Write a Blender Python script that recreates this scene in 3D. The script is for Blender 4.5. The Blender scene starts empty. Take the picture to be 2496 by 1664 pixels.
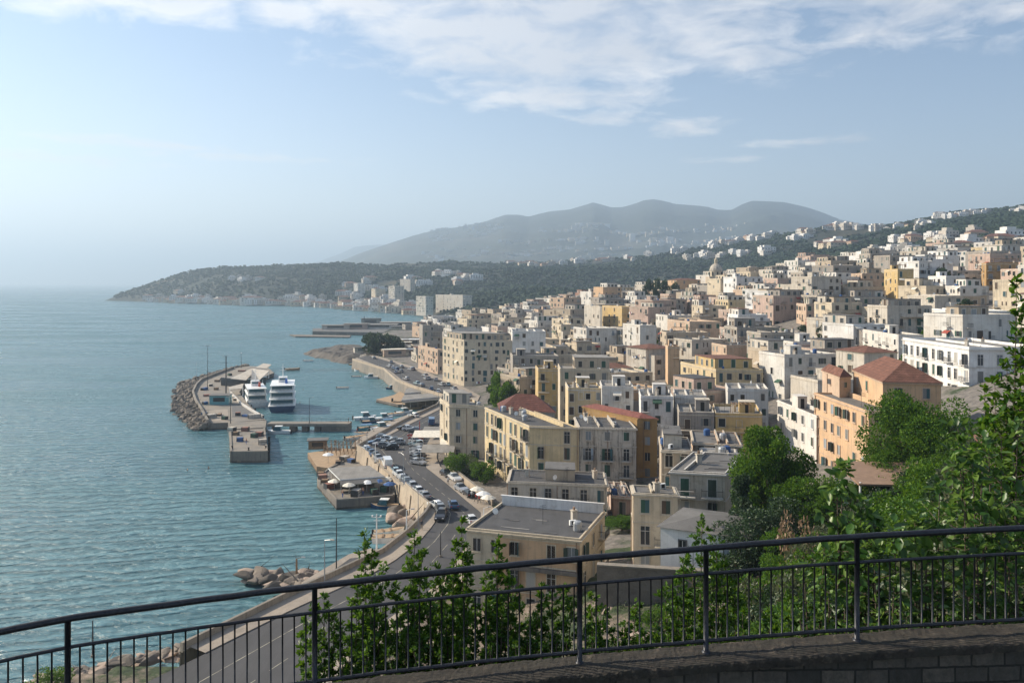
import bpy, math, random
import numpy as np
from mathutils import Vector, noise as mnoise
R = math.radians
sc = bpy.context.scene
col = sc.collection
F, CX, HY, H = 1941.33, 1248.0, 688.0, 48.0     # survey: metres from bearings taken at the viewpoint
# ------------------------------------------------------------------ camera, world, sun, exposure
cam_d = bpy.data.cameras.new('camera'); cam = bpy.data.objects.new('camera', cam_d); col.objects.link(cam)
cam.location = (0, 0, H); cam.rotation_euler = (R(90), 0, 0)
cam_d.lens = 28; cam_d.sensor_width = 36; cam_d.shift_y = -(832 - HY) / 2496
cam_d.clip_start = 0.1; cam_d.clip_end = 60000
sc.camera = cam
SUN_EL, SUN_AZ = 31.0, 68.0          # azimuth: degrees from the view axis (+Y) towards -X
world = bpy.data.worlds.new('World'); sc.world = world; world.use_nodes = True
def build_world():
    nt = world.node_tree; N = nt.nodes; L = nt.links; N.clear()
    def n(t, **k):
        x = N.new(t)
        for a, b in k.items(): setattr(x, a, b)
        return x
    def m(op, a, b=None, c=None, clamp=False):
        x = n('ShaderNodeMath', operation=op); x.use_clamp = clamp
        for i, v in enumerate((a, b, c)):
            if v is None: continue
            if isinstance(v, (int, float)): x.inputs[i].default_value = v
            else: L.new(v, x.inputs[i])
        return x.outputs[0]
    sky = n('ShaderNodeTexSky'); sky.sky_type = 'NISHITA'; sky.sun_disc = False
    sky.sun_elevation = R(SUN_EL); sky.sun_rotation = R(-SUN_AZ)
    sky.air_density = 1.0; sky.dust_density = 0.3; sky.ozone_density = 2.2; sky.altitude = 50
    tc = n('ShaderNodeTexCoord'); sep = n('ShaderNodeSeparateXYZ'); L.new(tc.outputs['Generated'], sep.inputs[0])
    x, y, z = sep.outputs
    hyp = m('SQRT', m('ADD', m('MULTIPLY', x, x), m('MULTIPLY', y, y)))
    el = m('DIVIDE', z, m('MAXIMUM', hyp, 0.001))
    az = m('ARCTAN2', x, y)
    zc = m('MAXIMUM', m('ADD', z, 0.10), 0.02)
    cb = n('ShaderNodeCombineXYZ'); L.new(m('DIVIDE', x, zc), cb.inputs[0]); L.new(m('DIVIDE', y, zc), cb.inputs[1])
    n1 = n('ShaderNodeTexNoise'); n1.inputs['Scale'].default_value = 5.2; n1.inputs['Detail'].default_value = 10; n1.inputs['Roughness'].default_value = 0.64; n1.inputs['Distortion'].default_value = 0.35
    L.new(cb.outputs[0], n1.inputs['Vector'])
    n2 = n('ShaderNodeTexNoise'); n2.inputs['Scale'].default_value = 0.7; n2.inputs['Detail'].default_value = 3
    L.new(cb.outputs[0], n2.inputs['Vector'])
    # cloud banks: (azimuth, elevation, half width, half height, weight)
    cov = None
    banks = [(.08, .285, .30, .05, 1.05), (-.02, .315, .25, .05, 1.1), (.28, .27, .12, .03, .9), (0.0, .35, .30, .085, .95), (.10, .29, .16, .05, .8), (.26, .33, .16, .07, .85), (.50, .33, .2, .055, 1.0), (.62, .30, .16, .05, .95), (.48, .30, .14, .028, .8), (.33, .36, .2, .04, .9), (.43, .285, .07, .025, .8),
             (-.52, .335, .12, .045, 1.35), (-.40, .33, .08, .035, 1.25), (-.28, .325, .06, .026, 1.05), (-.18, .34, .09, .03, 1.0), (-.2, .30, .04, .012, .5), (.06, .232, .18, .024, .95), (.0, .25, .12, .014, .8), (-.10, .29, .10, .02, .5),
             (.22, .19, .06, .016, .85), (-.44, .158, .14, .009, .8), (-.33, .148, .18, .007, .7), (.36, .165, .10, .008, .7), (.27, .150, .09, .008, .6), (-.55, .135, .2, .010, .7), (.12, .205, .08, .012, .8), (-.06, .206, .05, .005, .35)]
    for (a, e, wa, we, s) in banks:
        da = m('DIVIDE', m('SUBTRACT', az, a), wa); de = m('DIVIDE', m('SUBTRACT', el, e), we)
        g = m('MULTIPLY', m('EXPONENT', m('MULTIPLY', m('ADD', m('MULTIPLY', da, da), m('MULTIPLY', de, de)), -1.0)), s)
        cov = g if cov is None else m('MAXIMUM', cov, g)
    # overhead and behind: broken cloud too
    hi = m('MULTIPLY', m('SUBTRACT', el, 0.36), 2.5, clamp=True)
    cov = m('MAXIMUM', cov, m('MULTIPLY', hi, 0.55))
    dens = m('MULTIPLY', m('SUBTRACT', m('ADD', m('MULTIPLY', n1.outputs[0], 1.3), m('MULTIPLY', cov, 0.66)), 0.90), 2.3, clamp=True)
    dens = m('MULTIPLY', dens, m('MULTIPLY', cov, 2.2, clamp=True))
    dens = m('MULTIPLY', dens, 0.88)
    # thick parts are greyer underneath, more so away from the sun
    thick = m('MULTIPLY', m('SUBTRACT', m('ADD', n2.outputs[0], m('MULTIPLY', cov, 0.35)), 0.52), 3.0, clamp=True)
    away = m('MULTIPLY', m('ADD', az, 0.25), 1.1, clamp=True)
    thick = m('MULTIPLY', thick, m('ADD', m('MULTIPLY', away, 0.6), 0.4))
    cc = n('ShaderNodeMixRGB'); cc.inputs[1].default_value = (8.6, 8.4, 8.3, 1); cc.inputs[2].default_value = (3.9, 4.2, 4.9, 1)
    L.new(thick, cc.inputs[0])
    # pale warm veil low over the sea, fading up and to the right
    veil = m('MULTIPLY', m('EXPONENT', m('MULTIPLY', m('MAXIMUM', el, 0.0), -10.0)), m('SUBTRACT', 0.95, m('MULTIPLY', m('ADD', az, .45, clamp=True), .52)))
    vm = n('ShaderNodeMixRGB'); L.new(veil, vm.inputs[0]); L.new(sky.outputs[0], vm.inputs[1]); vm.inputs[2].default_value = (10.5, 9.6, 8.9, 1)
    mx = n('ShaderNodeMixRGB'); L.new(dens, mx.inputs[0]); L.new(vm.outputs[0], mx.inputs[1]); L.new(cc.outputs[0], mx.inputs[2])
    bg = n('ShaderNodeBackground'); bg.inputs[1].default_value = 0.088; L.new(mx.outputs[0], bg.inputs[0])
    out = n('ShaderNodeOutputWorld'); L.new(bg.outputs[0], out.inputs[0])
build_world()
sun_d = bpy.data.lights.new('sun', 'SUN'); sun = bpy.data.objects.new('sun', sun_d); col.objects.link(sun)
sun_d.energy = 5.0; sun_d.angle = R(0.5); sun_d.color = (1.0, 0.88, 0.70)
sdir = Vector((-math.sin(R(SUN_AZ)) * math.cos(R(SUN_EL)), math.cos(R(SUN_AZ)) * math.cos(R(SUN_EL)), math.sin(R(SUN_EL))))
sun.rotation_euler = sdir.to_track_quat('Z', 'Y').to_euler()
vs = sc.view_settings; vs.view_transform = 'Standard'; vs.look = 'None'; vs.exposure = 0.72; vs.gamma = 1.0
sc.cycles.max_bounces = 5; sc.cycles.diffuse_bounces = 2; sc.cycles.glossy_bounces = 2; sc.cycles.transmission_bounces = 2
sc.cycles.volume_bounces = 0; sc.cycles.transparent_max_bounces = 8; sc.cycles.caustics_reflective = False; sc.cycles.caustics_refractive = False
sc.cycles.use_denoising = True
# ------------------------------------------------------------------ helpers
def at(px, py, z=0.0):
    Y = (H - z) * F / (py - HY); return np.array([Y * (px - CX) / F, Y, z])
def atY(px, py, Y): return np.array([Y * (px - CX) / F, Y, H - Y * (py - HY) / F])
MATS = {}
def rgb(*c): return (c[0], c[1], c[2], 1.0)
class NT:
    def __init__(s, name):
        s.m = bpy.data.materials.new(name); s.m.use_nodes = True; s.t = s.m.node_tree; s.N = s.t.nodes; s.L = s.t.links
        s.b = s.N['Principled BSDF']; s.out = s.N['Material Output']; MATS[name] = s.m
    def n(s, t, ins=None, **k):
        x = s.N.new(t)
        for a, b in k.items(): setattr(x, a, b)
        for a, b in (ins or {}).items():
            if isinstance(b, bpy.types.NodeSocket): s.L.new(b, x.inputs[a])
            else: x.inputs[a].default_value = b
        return x
    def math(s, op, a, b=0.0, clamp=False):
        x = s.n('ShaderNodeMath', {0: a, 1: b}, operation=op); x.use_clamp = clamp; return x.outputs[0]
    def noise(s, vec, scale, detail=4, rough=0.55, dist=0.0):
        x = s.n('ShaderNodeTexNoise', {'Scale': scale, 'Detail': detail, 'Roughness': rough, 'Distortion': dist})
        if vec is not None: s.L.new(vec, x.inputs['Vector'])
        return x.outputs[0]
    def ramp(s, f, pts):
        x = s.n('ShaderNodeValToRGB', {0: f}); e = x.color_ramp.elements
        while len(e) < len(pts): e.new(0.5)
        for i, (p, c) in enumerate(pts):
            e[i].position = p; e[i].color = c if len(c) == 4 else rgb(*c)
        return x.outputs[0]
    def mix(s, f, a, b, mode='MIX'):
        return s.n('ShaderNodeMixRGB', {0: f, 1: a, 2: b}, blend_type=mode).outputs[0]
    def vec(s, scale=(1, 1, 1), src='Position'):
        g = s.n('ShaderNodeNewGeometry').outputs[0] if src == 'Position' else s.n('ShaderNodeTexCoord').outputs['Object']
        return s.n('ShaderNodeMapping', {0: g, 3: scale}).outputs[0]
    def set(s, color=None, rough=None, metal=None, bump=None, bstr=0.3, bdist=0.1, spec=None):
        if color is not None:
            if isinstance(color, bpy.types.NodeSocket): s.L.new(color, s.b.inputs['Base Color'])
            else: s.b.inputs['Base Color'].default_value = rgb(*color)
        if rough is not None: s.b.inputs['Roughness'].default_value = rough
        if metal is not None: s.b.inputs['Metallic'].default_value = metal
        if spec is not None: s.b.inputs['Specular IOR Level'].default_value = spec
        if bump is not None:
            bp = s.n('ShaderNodeBump', {'Height': bump, 'Strength': bstr, 'Distance': bdist}); s.L.new(bp.outputs[0], s.b.inputs['Normal'])
        return s.m
def plain(name, c, rough=0.7, metal=0.0, var=0.12, scale=1.5):
    t = NT(name); v = t.vec(); f = t.noise(v, scale, 5)
    a = tuple(max(0, x * (1 - var)) for x in c); b = tuple(min(1, x * (1 + var)) for x in c)
    return t.set(t.ramp(f, [(0.35, a), (0.65, b)]), rough, metal)
def plaster(name, c, dirt=0.5, dcol=(0.13, 0.115, 0.10), rough=0.9):
    """rendered wall: blotches, rain streaks, peeled patches, each with its own shape on the wall"""
    t = NT(name); v = t.vec()
    f1 = t.noise(v, 0.30, 7, 0.65); f2 = t.noise(t.vec((2.2, 2.2, 0.10)), 1.0, 6, 0.7); f3 = t.noise(v, 1.6, 8, 0.75); f4 = t.noise(v, 0.14, 3); f5 = t.noise(v, 0.55, 6, 0.6)
    base = t.ramp(f1, [(0.3, tuple(x * 0.76 for x in c)), (0.52, c), (0.72, tuple(min(1, x * 1.12) for x in c))])
    base = t.mix(t.ramp(f4, [(0.42, (0, 0, 0)), (0.62, (.5, .5, .5))]), base, rgb(*(0.5 * x + 0.5 * y for x, y in zip(c, (0.45, 0.36, 0.26)))))
    pl = t.math('MULTIPLY', t.ramp(f5, [(0.60, (0, 0, 0)), (0.63, (1, 1, 1))]), min(.75, dirt * 1.0)); base = t.mix(pl, base, rgb(*(0.35 * x + 0.65 * y for x, y in zip(c, (0.34, 0.27, 0.20)))))
    st = t.ramp(f2, [(0.50, (0, 0, 0)), (0.70, (1, 1, 1))]); pt = t.ramp(f3, [(0.54, (0, 0, 0)), (0.70, (1, 1, 1))])
    k = t.math('MULTIPLY', t.math('ADD', t.math('MULTIPLY', st, 0.85), t.math('MULTIPLY', pt, 0.55)), dirt, True)
    return t.set(t.mix(k, base, rgb(*dcol)), rough, bump=f3, bstr=0.25, bdist=0.04)
class MB:
    """collects faces by material, links them as one mesh object"""
    def __init__(s): s.v = []; s.f = []; s.k = []; s.A = []
    def face(s, pts, k):
        b = len(s.v); s.v.extend([tuple(map(float, p)) for p in pts]); s.f.append(tuple(range(b, b + len(pts)))); s.k.append(k)
    def box(s, x0, y0, z0, x1, y1, z1, k, top=None, skip=''):
        s.obox((x0, y0), (x1 - x0, 0), (0, y1 - y0), z0, z1, k, top, skip)
    def obox(s, c, a, b, z0, z1, k, top=None, skip=''):
        """box on parallelogram c, c+a, c+a+b, c+b"""
        p = [(c[0], c[1]), (c[0] + a[0], c[1] + a[1]), (c[0] + a[0] + b[0], c[1] + a[1] + b[1]), (c[0] + b[0], c[1] + b[1])]
        s.prism(p, z0, z1, k, top, bottom=('b' not in skip))
    def prism(s, p, z0, z1, k, top=None, bottom=True, cap=True):
        b = len(s.v); n = len(p)
        s.v.extend([(float(q[0]), float(q[1]), float(z0)) for q in p]); s.v.extend([(float(q[0]), float(q[1]), float(z1)) for q in p])
        for i in range(n):
            j = (i + 1) % n; s.f.append((b + i, b + j, b + n + j, b + n + i)); s.k.append(k)
        if cap: s.f.append(tuple(b + n + i for i in range(n))); s.k.append(top or k)
        if bottom: s.f.append(tuple(b + n - 1 - i for i in range(n))); s.k.append(k)
    def frust(s, p, q, k, top=None, cap=True):
        """side faces between two rings of 3d points"""
        b = len(s.v); n = len(p); s.v.extend([tuple(map(float, x)) for x in p]); s.v.extend([tuple(map(float, x)) for x in q])
        for i in range(n):
            j = (i + 1) % n; s.f.append((b + i, b + j, b + n + j, b + n + i)); s.k.append(k)
        if cap:
            s.f.append(tuple(b + n + i for i in range(n))); s.k.append(top or k); s.f.append(tuple(b + n - 1 - i for i in range(n))); s.k.append(k)
    def tube(s, pts, r, k, n=6, cap=True):
        pts = [Vector(p) for p in pts]; rs = r if isinstance(r, (list, tuple)) else [r] * len(pts); b = len(s.v)
        for i, p in enumerate(pts):
            d = (pts[min(i + 1, len(pts) - 1)] - pts[max(i - 1, 0)]).normalized()
            u = d.cross(Vector((0, 0, 1)) if abs(d.z) < 0.9 else Vector((1, 0, 0))).normalized(); w = d.cross(u)
            for j in range(n):
                a = 2 * math.pi * j / n; q = p + (u * math.cos(a) + w * math.sin(a)) * rs[i]; s.v.append((q.x, q.y, q.z))
        for i in range(len(pts) - 1):
            for j in range(n):
                j2 = (j + 1) % n; s.f.append((b + i * n + j, b + i * n + j2, b + (i + 1) * n + j2, b + (i + 1) * n + j)); s.k.append(k)
        if cap:
            s.f.append(tuple(b + j for j in range(n))); s.k.append(k); e = b + (len(pts) - 1) * n
            s.f.append(tuple(e + n - 1 - j for j in range(n))); s.k.append(k)
    def lathe(s, prof, k, n=10, c=(0, 0)):
        b = len(s.v)
        for (r, z) in prof:
            for j in range(n):
                a = 2 * math.pi * j / n; s.v.append((c[0] + r * math.cos(a), c[1] + r * math.sin(a), z))
        for i in range(len(prof) - 1):
            for j in range(n):
                j2 = (j + 1) % n; s.f.append((b + i * n + j, b + i * n + j2, b + (i + 1) * n + j2, b + (i + 1) * n + j)); s.k.append(k)
        s.f.append(tuple(b + (len(prof) - 1) * n + j for j in range(n))); s.k.append(k)
    def arr(s, V, Fa, k): s.A.append((np.asarray(V, float), np.asarray(Fa, int), k))
    def mesh(s, name, smooth=False):
        me = bpy.data.meshes.new(name); keys = []
        for k in s.k + [a[2] for a in s.A]:
            if k not in keys: keys.append(k)
        nv = len(s.v); V = [np.array(s.v, float).reshape(-1, 3)]; lt = [len(f) for f in s.f]; li = [i for f in s.f for i in f]
        mi = [keys.index(k) for k in s.k]; LT = [np.array(lt, int)]; LI = [np.array(li, int)]; MI = [np.array(mi, int)]
        for (av, af, k) in s.A:
            V.append(av); LI.append((af + nv).ravel()); LT.append(np.full(len(af), af.shape[1])); MI.append(np.full(len(af), keys.index(k))); nv += len(av)
        V = np.concatenate(V); LI = np.concatenate(LI).astype(np.int32); LT = np.concatenate(LT).astype(np.int32); MI = np.concatenate(MI).astype(np.int32)
        me.vertices.add(len(V)); me.vertices.foreach_set('co', V.ravel().astype(np.float32))
        me.loops.add(len(LI)); me.loops.foreach_set('vertex_index', LI)
        me.polygons.add(len(LT)); st = np.concatenate([[0], np.cumsum(LT)[:-1]]).astype(np.int32)
        me.polygons.foreach_set('loop_start', st); me.polygons.foreach_set('loop_total', LT); me.polygons.foreach_set('material_index', MI)
        me.polygons.foreach_set('use_smooth', np.full(len(LT), bool(smooth)))
        me.update(calc_edges=True)
        for k in keys: me.materials.append(MATS[k])
        return me
    def build(s, name, parent=None, smooth=False, loc=None): return obj(name, s.mesh(name, smooth), parent, loc)
def obj(name, me, parent=None, loc=None, rz=None):
    o = bpy.data.objects.new(name, me); col.objects.link(o)
    if parent is not None: o.parent = parent
    if loc is not None: o.location = [float(x) for x in loc]
    if rz is not None: o.rotation_euler = (0, 0, float(rz))
    return o
def tag(o, label, cat, group=None, kind=None):
    if kind: o['kind'] = kind
    if label: o['label'] = label
    if cat: o['category'] = cat
    if group: o['group'] = group
    return o
def empty(name, loc, label, cat, group=None, rz=0):
    o = obj(name, None, None, loc, rz); o.empty_display_size = 0.5; return tag(o, label, cat, group)
def copy_tree(o, parent=None):
    c = o.copy(); col.objects.link(c)
    if parent is not None: c.parent = parent
    for ch in CH.get(o.name, []): copy_tree(ch, c)
    return c
CH = {}
def index_children(o):
    CH[o.name] = [c for c in o.children]
    for c in o.children: index_children(c)
ORD = 'first second third fourth fifth sixth seventh eighth ninth tenth eleventh twelfth thirteenth fourteenth fifteenth sixteenth seventeenth eighteenth nineteenth twentieth'.split()
def ordinal(i):
    if i < 20: return ORD[i]
    t, u = divmod(i + 1, 10); tens = ['', '', 'twent', 'thirt', 'fort', 'fift', 'sixt', 'sevent', 'eight', 'ninet'][t % 10]
    return tens + 'ieth' if u == 0 else tens + 'y-' + ORD[u - 1]
# ------------------------------------------------------------------ materials of the setting
def mat_water():
    t = NT('water')
    g = t.n('ShaderNodeNewGeometry').outputs[0]
    def wv(rot, sx, sy): return t.n('ShaderNodeMapping', {0: g, 2: (0, 0, R(rot)), 3: (sx, sy, 1)}).outputs[0]
    def wave(rot, sc_, dis, det=3): return t.n('ShaderNodeTexWave', {0: wv(rot, 0.55, 1), 'Scale': sc_, 'Distortion': dis, 'Detail': det, 'Detail Scale': 1.6, 'Detail Roughness': .65}, bands_direction='Y').outputs[1]
    a = wave(-11, 0.085, 8.0); b = wave(-22, 0.17, 6.0); w2 = t.noise(wv(-18, 0.5, 1.5), 1.0, 5, 0.62, 0.3); w3 = t.noise(wv(8, 0.03, 0.08), 1.0, 3, 0.5)
    hgt = t.math('ADD', t.math('MULTIPLY', a, 0.34), t.math('ADD', t.math('MULTIPLY', b, 0.22), t.math('ADD', t.math('MULTIPLY', w2, 0.5), t.math('MULTIPLY', w3, 0.9))))
    big = t.noise(wv(20, 0.004, 0.012), 1.0, 4, 0.6); ab = t.math('ADD', t.math('MULTIPLY', a, .5), t.math('MULTIPLY', w2, .5))
    c = t.ramp(ab, [(0.28, (0.034, 0.105, 0.122)), (0.75, (0.11, 0.235, 0.265))])  # light and dark of the ripples put into the water colour, following the waves
    c = t.mix(t.ramp(big, [(0.35, (0, 0, 0)), (0.65, (.4, .4, .4))]), c, rgb(0.08, 0.19, 0.23))
    t.set(c, 0.22, bump=hgt, bstr=1.0, bdist=1.0, spec=0.5)
    t.b.inputs['IOR'].default_value = 1.33
    t.L.new(t.math('ADD', t.math('MULTIPLY', t.ramp(t.noise(wv(12, 0.006, 0.02), 1.0, 5, .65, .6), [(.38, (0, 0, 0)), (.62, (1, 1, 1))]), .26), .16), t.b.inputs['Roughness'])
mat_water()
def mat_ground():
    t = NT('ground'); v = t.vec()
    f = t.noise(v, 0.15, 8, 0.65); g = t.noise(v, 0.9, 8, 0.7)
    c1 = t.ramp(g, [(0.3, (0.10, 0.085, 0.065)), (0.5, (0.22, 0.17, 0.13)), (0.72, (0.40, 0.32, 0.26))])
    c2 = t.ramp(g, [(0.3, (0.015, 0.03, 0.01)), (0.7, (0.07, 0.10, 0.035))])
    t.set(t.mix(t.ramp(f, [(0.46, (0, 0, 0)), (0.56, (1, 1, 1))]), c1, c2), 0.95, bump=g, bstr=1.0, bdist=0.8)
mat_ground()
def mat_town_ground():
    t = NT('town_ground'); v = t.vec(); f = t.noise(v, 0.08, 8, 0.65); g = t.noise(v, 0.7, 8, 0.7)
    t.set(t.mix(t.ramp(f, [(0.55, (0, 0, 0)), (0.62, (1, 1, 1))]), t.ramp(g, [(0.3, (0.07, 0.065, 0.06)), (0.5, (0.15, 0.135, 0.12)), (0.72, (0.26, 0.23, 0.20))]), t.ramp(g, [(0.3, (0.02, 0.035, 0.012)), (0.7, (0.05, 0.07, 0.03))])), 0.95, bump=g, bstr=.6, bdist=.5)
mat_town_ground()
def mat_hill(name, c1, c2, c3, s1, s2):
    t = NT(name); v = t.vec(); f = t.noise(v, s1, 9, 0.66); g = t.noise(v, s2, 9, 0.7); h = t.noise(t.vec((1, 1, 5)), s1 * 2.1, 6)
    a = t.ramp(g, [(0.35, c1), (0.65, c2)])
    k = t.math('MULTIPLY', t.ramp(f, [(0.52, (0, 0, 0)), (0.66, (1, 1, 1))]), t.ramp(h, [(0.42, (.15, .15, .15)), (0.6, (1, 1, 1))]))
    t.set(t.mix(k, a, rgb(*c3)), 0.95, bump=g, bstr=1.0, bdist=8)
mat_hill('hill', (0.007, 0.014, 0.009), (0.020, 0.030, 0.016), (0.10, 0.08, 0.05), 0.006, 0.05)
mat_hill('mountain', (0.018, 0.03, 0.024), (0.045, 0.055, 0.038), (0.10, 0.09, 0.07), 0.0012, 0.008)
def mat_asphalt(name, c, s=0.25):
    t = NT(name); v = t.vec(); f = t.noise(v, s, 6, 0.6); g = t.noise(t.vec((0.9, 0.12, 1)), 1.0, 5)
    a = t.ramp(f, [(0.3, tuple(x * 0.75 for x in c)), (0.7, tuple(x * 1.2 for x in c))])
    t.set(t.mix(t.ramp(g, [(0.5, (0, 0, 0)), (0.75, (.5, .5, .5))]), a, rgb(*(x * 1.5 for x in c))), 0.85)
mat_asphalt('asphalt', (0.055, 0.054, 0.057), .12); mat_asphalt('roof_felt', (0.065, 0.064, 0.066), 0.4); mat_asphalt('roof_pale', (0.235, 0.22, 0.20), 0.4); mat_asphalt('roof_grey', (0.12, 0.115, 0.11), 0.4)
plaster('pavement', (0.30, 0.255, 0.21), 0.5); plaster('seawall', (0.44, 0.36, 0.27), 1.0, (0.17, 0.13, 0.10)); plaster('concrete', (0.20, 0.18, 0.155), 0.8)
plaster('concrete_dark', (0.15, 0.13, 0.115), 0.7, (0.05, 0.05, 0.045)); plaster('waterline', (0.035, 0.035, 0.03), 0.5, (0.015, 0.02, 0.015))
def mat_rock(name, a, b):
    t = NT(name); v = t.vec(); g = t.noise(v, 0.8, 8, 0.7); h = t.noise(v, 0.25, 3)
    t.set(t.mix(h, t.ramp(g, [(0.3, a), (0.7, b)]), rgb(*(0.6 * (x + y) for x, y in zip(a, b)))), 0.95, bump=g, bstr=0.8, bdist=0.3)
mat_rock('rock', (0.07, 0.055, 0.045), (0.26, 0.22, 0.18)); mat_rock('rock_pale', (0.17, 0.125, 0.095), (0.46, 0.36, 0.29)); mat_rock('rock_dark', (0.045, 0.04, 0.035), (0.16, 0.135, 0.11))
plain('road_paint', (0.26, 0.24, 0.19), 0.8, var=.5, scale=.8)
# ------------------------------------------------------------------ coast, road and terrain
W_PX = [(440, 1584), (700, 1456), (800, 1410), (930, 1349), (991, 1301), (1032, 1260), (1047, 1237), (1010, 1207), (962, 1160), (917, 1122), (870, 1092), (900, 1074), (981, 1029), (1064, 990),
        (1080, 966), (1000, 942), (966, 928), (936, 901), (859, 877)]
WALL = [at(a, b, 5.0)[:2] for a, b in W_PX]
near = [at(a, b, 3.0)[:2] for a, b in [(-300, 1760), (60, 1668), (200, 1640), (330, 1622)]]
far = [at(a, b, 0)[:2] for a, b in [(862, 885), (884, 866), (884, 842), (890, 822), (905, 812), (960, 804), (1040, 798), (1095, 790),
       (1098, 782), (1060, 776), (1010, 769), (912, 761), (850, 756), (785, 750), (690, 746), (594, 746), (500, 741), (425, 740), (360, 736), (300, 734)]]
back = [np.array(p) for p in [(-1075, 2080), (-1120, 2260), (-1300, 2700), (-1400, 3600), (6000, 3600), (6000, -60), (-120, -60), (-120, 40)]]
COAST = np.array(near + WALL + far + back)
def seg_dist(P, A, B):
    d = B - A; t = np.clip(((P - A) @ d) / max(d @ d, 1e-9), 0, 1); return np.linalg.norm(P - (A + t[:, None] * d), axis=1)
def poly_dist(P, poly, closed=True):
    n = len(poly); D = np.full(len(P), 1e9)
    for i in range(n if closed else n - 1): D = np.minimum(D, seg_dist(P, poly[i], poly[(i + 1) % n]))
    return D
def inside(P, poly):
    x, y = P[:, 0], P[:, 1]; c = np.zeros(len(P), bool); n = len(poly)
    for i in range(n):
        x1, y1 = poly[i]; x2, y2 = poly[(i + 1) % n]
        if y1 == y2: continue
        k = ((y1 > y) != (y2 > y)) & (x < (x2 - x1) * (y - y1) / (y2 - y1) + x1); c ^= k
    return c
def land(P):
    D = poly_dist(P, COAST); return np.where(inside(P, COAST), D, -D)
RL = [(60, 1800), (300, 1690), (500, 1592), (700, 1492), (800, 1446), (900, 1402), (960, 1368), (1020, 1322), (1058, 1278), (1066, 1252), (1045, 1223), (1006, 1201), (955, 1156), (917, 1124), (884, 1097), (935, 1068), (995, 1036), (1072, 998), (1092, 968), (1012, 940), (978, 925), (948, 902), (870, 872)]
RR = [(400, 1980), (620, 1780), (760, 1660), (880, 1560), (960, 1500), (1060, 1430), (1110, 1370), (1150, 1310), (1172, 1270), (1172, 1248), (1134, 1217), (1083, 1173), (1040, 1140), (1032, 1117), (1036, 1092), (1050, 1066), (1080, 1035), (1130, 1000), (1150, 965), (1092, 934), (1050, 920), (1010, 900), (900, 866)]
ROADL = np.array([at(a, b, 5.05)[:2] for a, b in RL]); ROADR = np.array([at(a, b, 5.05)[:2] for a, b in RR]); ROADC = (ROADL + ROADR) / 2
PXC = np.array([-900, 0, 250, 500, 750, 1000, 1250, 1500, 1750, 2000, 2250, 2500, 3400.]); SC = (PXC - CX) / F
YR = np.array([6, 10, 14, 20, 30, 45, 60, 85, 110, 150, 200, 260, 330, 420, 520, 650, 800, 1000, 1300, 1600, 1900, 2200, 2600, 3600.])
TAB = np.array([
 [42, 42, 42, 42, 42, 42, 42, 42, 42, 42, 43, 43.5, 44], [40, 40, 40, 40, 40.5, 41, 42, 42, 42.5, 43, 43.3, 43.5, 44],
 [30, 30, 31, 33, 34, 36, 37, 38, 39, 41, 42, 43, 44], [20, 20, 22, 24, 26, 29, 30, 32, 34, 38, 40, 42, 43],
 [6, 8, 10, 13, 16, 19, 22, 24, 28, 33, 37, 40, 41], [5, 5, 5, 7, 9, 12, 15, 18, 22, 28, 33, 37, 39],
 [5, 5, 5, 5, 6, 8, 11, 15, 18, 24, 29, 33, 36], [5, 5, 5, 5, 5, 5.5, 7.5, 13, 15, 20, 25, 30, 34],
 [5, 5, 5, 5, 5, 5, 6, 9, 11, 15, 21, 27, 33], [5, 5, 5, 5, 5, 5, 5, 7, 9, 14, 20, 28, 34],
 [5, 5, 5, 5, 5, 5, 6, 9, 12, 19, 24, 32, 40], [5, 5, 5, 5, 5, 5, 7, 12, 17, 27, 33, 38, 48],
 [5, 5, 5, 5, 5, 5, 8, 15, 23, 36, 42, 46, 56], [5, 5, 5, 5, 5, 5, 10, 20, 31, 43, 50, 56, 66],
 [5, 5, 5, 5, 5, 5, 13, 26, 37, 50, 58, 66, 80], [5, 5, 5, 5, 5, 6, 16, 33, 43, 57, 66, 75, 90],
 [5, 5, 5, 5, 5, 6, 15, 32, 40, 62, 74, 88, 110], [5, 5, 5, 5, 5, 6, 14, 20, 38, 70, 96, 122, 150],
 [5, 5, 5, 5, 6, 14, 32, 42, 66, 112, 150, 176, 210], [6, 6, 6, 8, 12, 40, 58, 74, 108, 160, 186, 203, 250],
 [8, 8, 12, 40, 66, 70, 82, 108, 146, 181, 192, 215, 240], [10, 10, 24, 84, 96, 98, 101, 122, 150, 170, 180, 190, 200],
 [0, 0, 0, 60, 70, 70, 70, 90, 110, 130, 140, 150, 150], [0] * 13], float)
TAB[18:22, 7:] -= 15; TAB[17, 8:] -= 8
def table(X, Y):
    s = np.clip(X / np.maximum(Y, 1), SC[0], SC[-1]); ly = np.log(np.clip(Y, YR[0], YR[-1])); LY = np.log(YR)
    i = np.clip(np.searchsorted(SC, s) - 1, 0, len(SC) - 2); j = np.clip(np.searchsorted(LY, ly) - 1, 0, len(LY) - 2)
    u = (s - SC[i]) / (SC[i + 1] - SC[i]); v = (ly - LY[j]) / (LY[j + 1] - LY[j])
    return (TAB[j, i] * (1 - u) + TAB[j, i + 1] * u) * (1 - v) + (TAB[j + 1, i] * (1 - u) + TAB[j + 1, i + 1] * u) * v
def fbm(X, Y, s, o=4, seed=0.0):
    out = np.zeros(len(X))
    for k in range(len(X)): out[k] = mnoise.fractal(Vector((X[k] * s + seed, Y[k] * s, seed * 1.7)), 1.0, 2.1, o)
    return out
def sstep(x, a, b): t = np.clip((x - a) / (b - a), 0, 1); return t * t * (3 - 2 * t)
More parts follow.
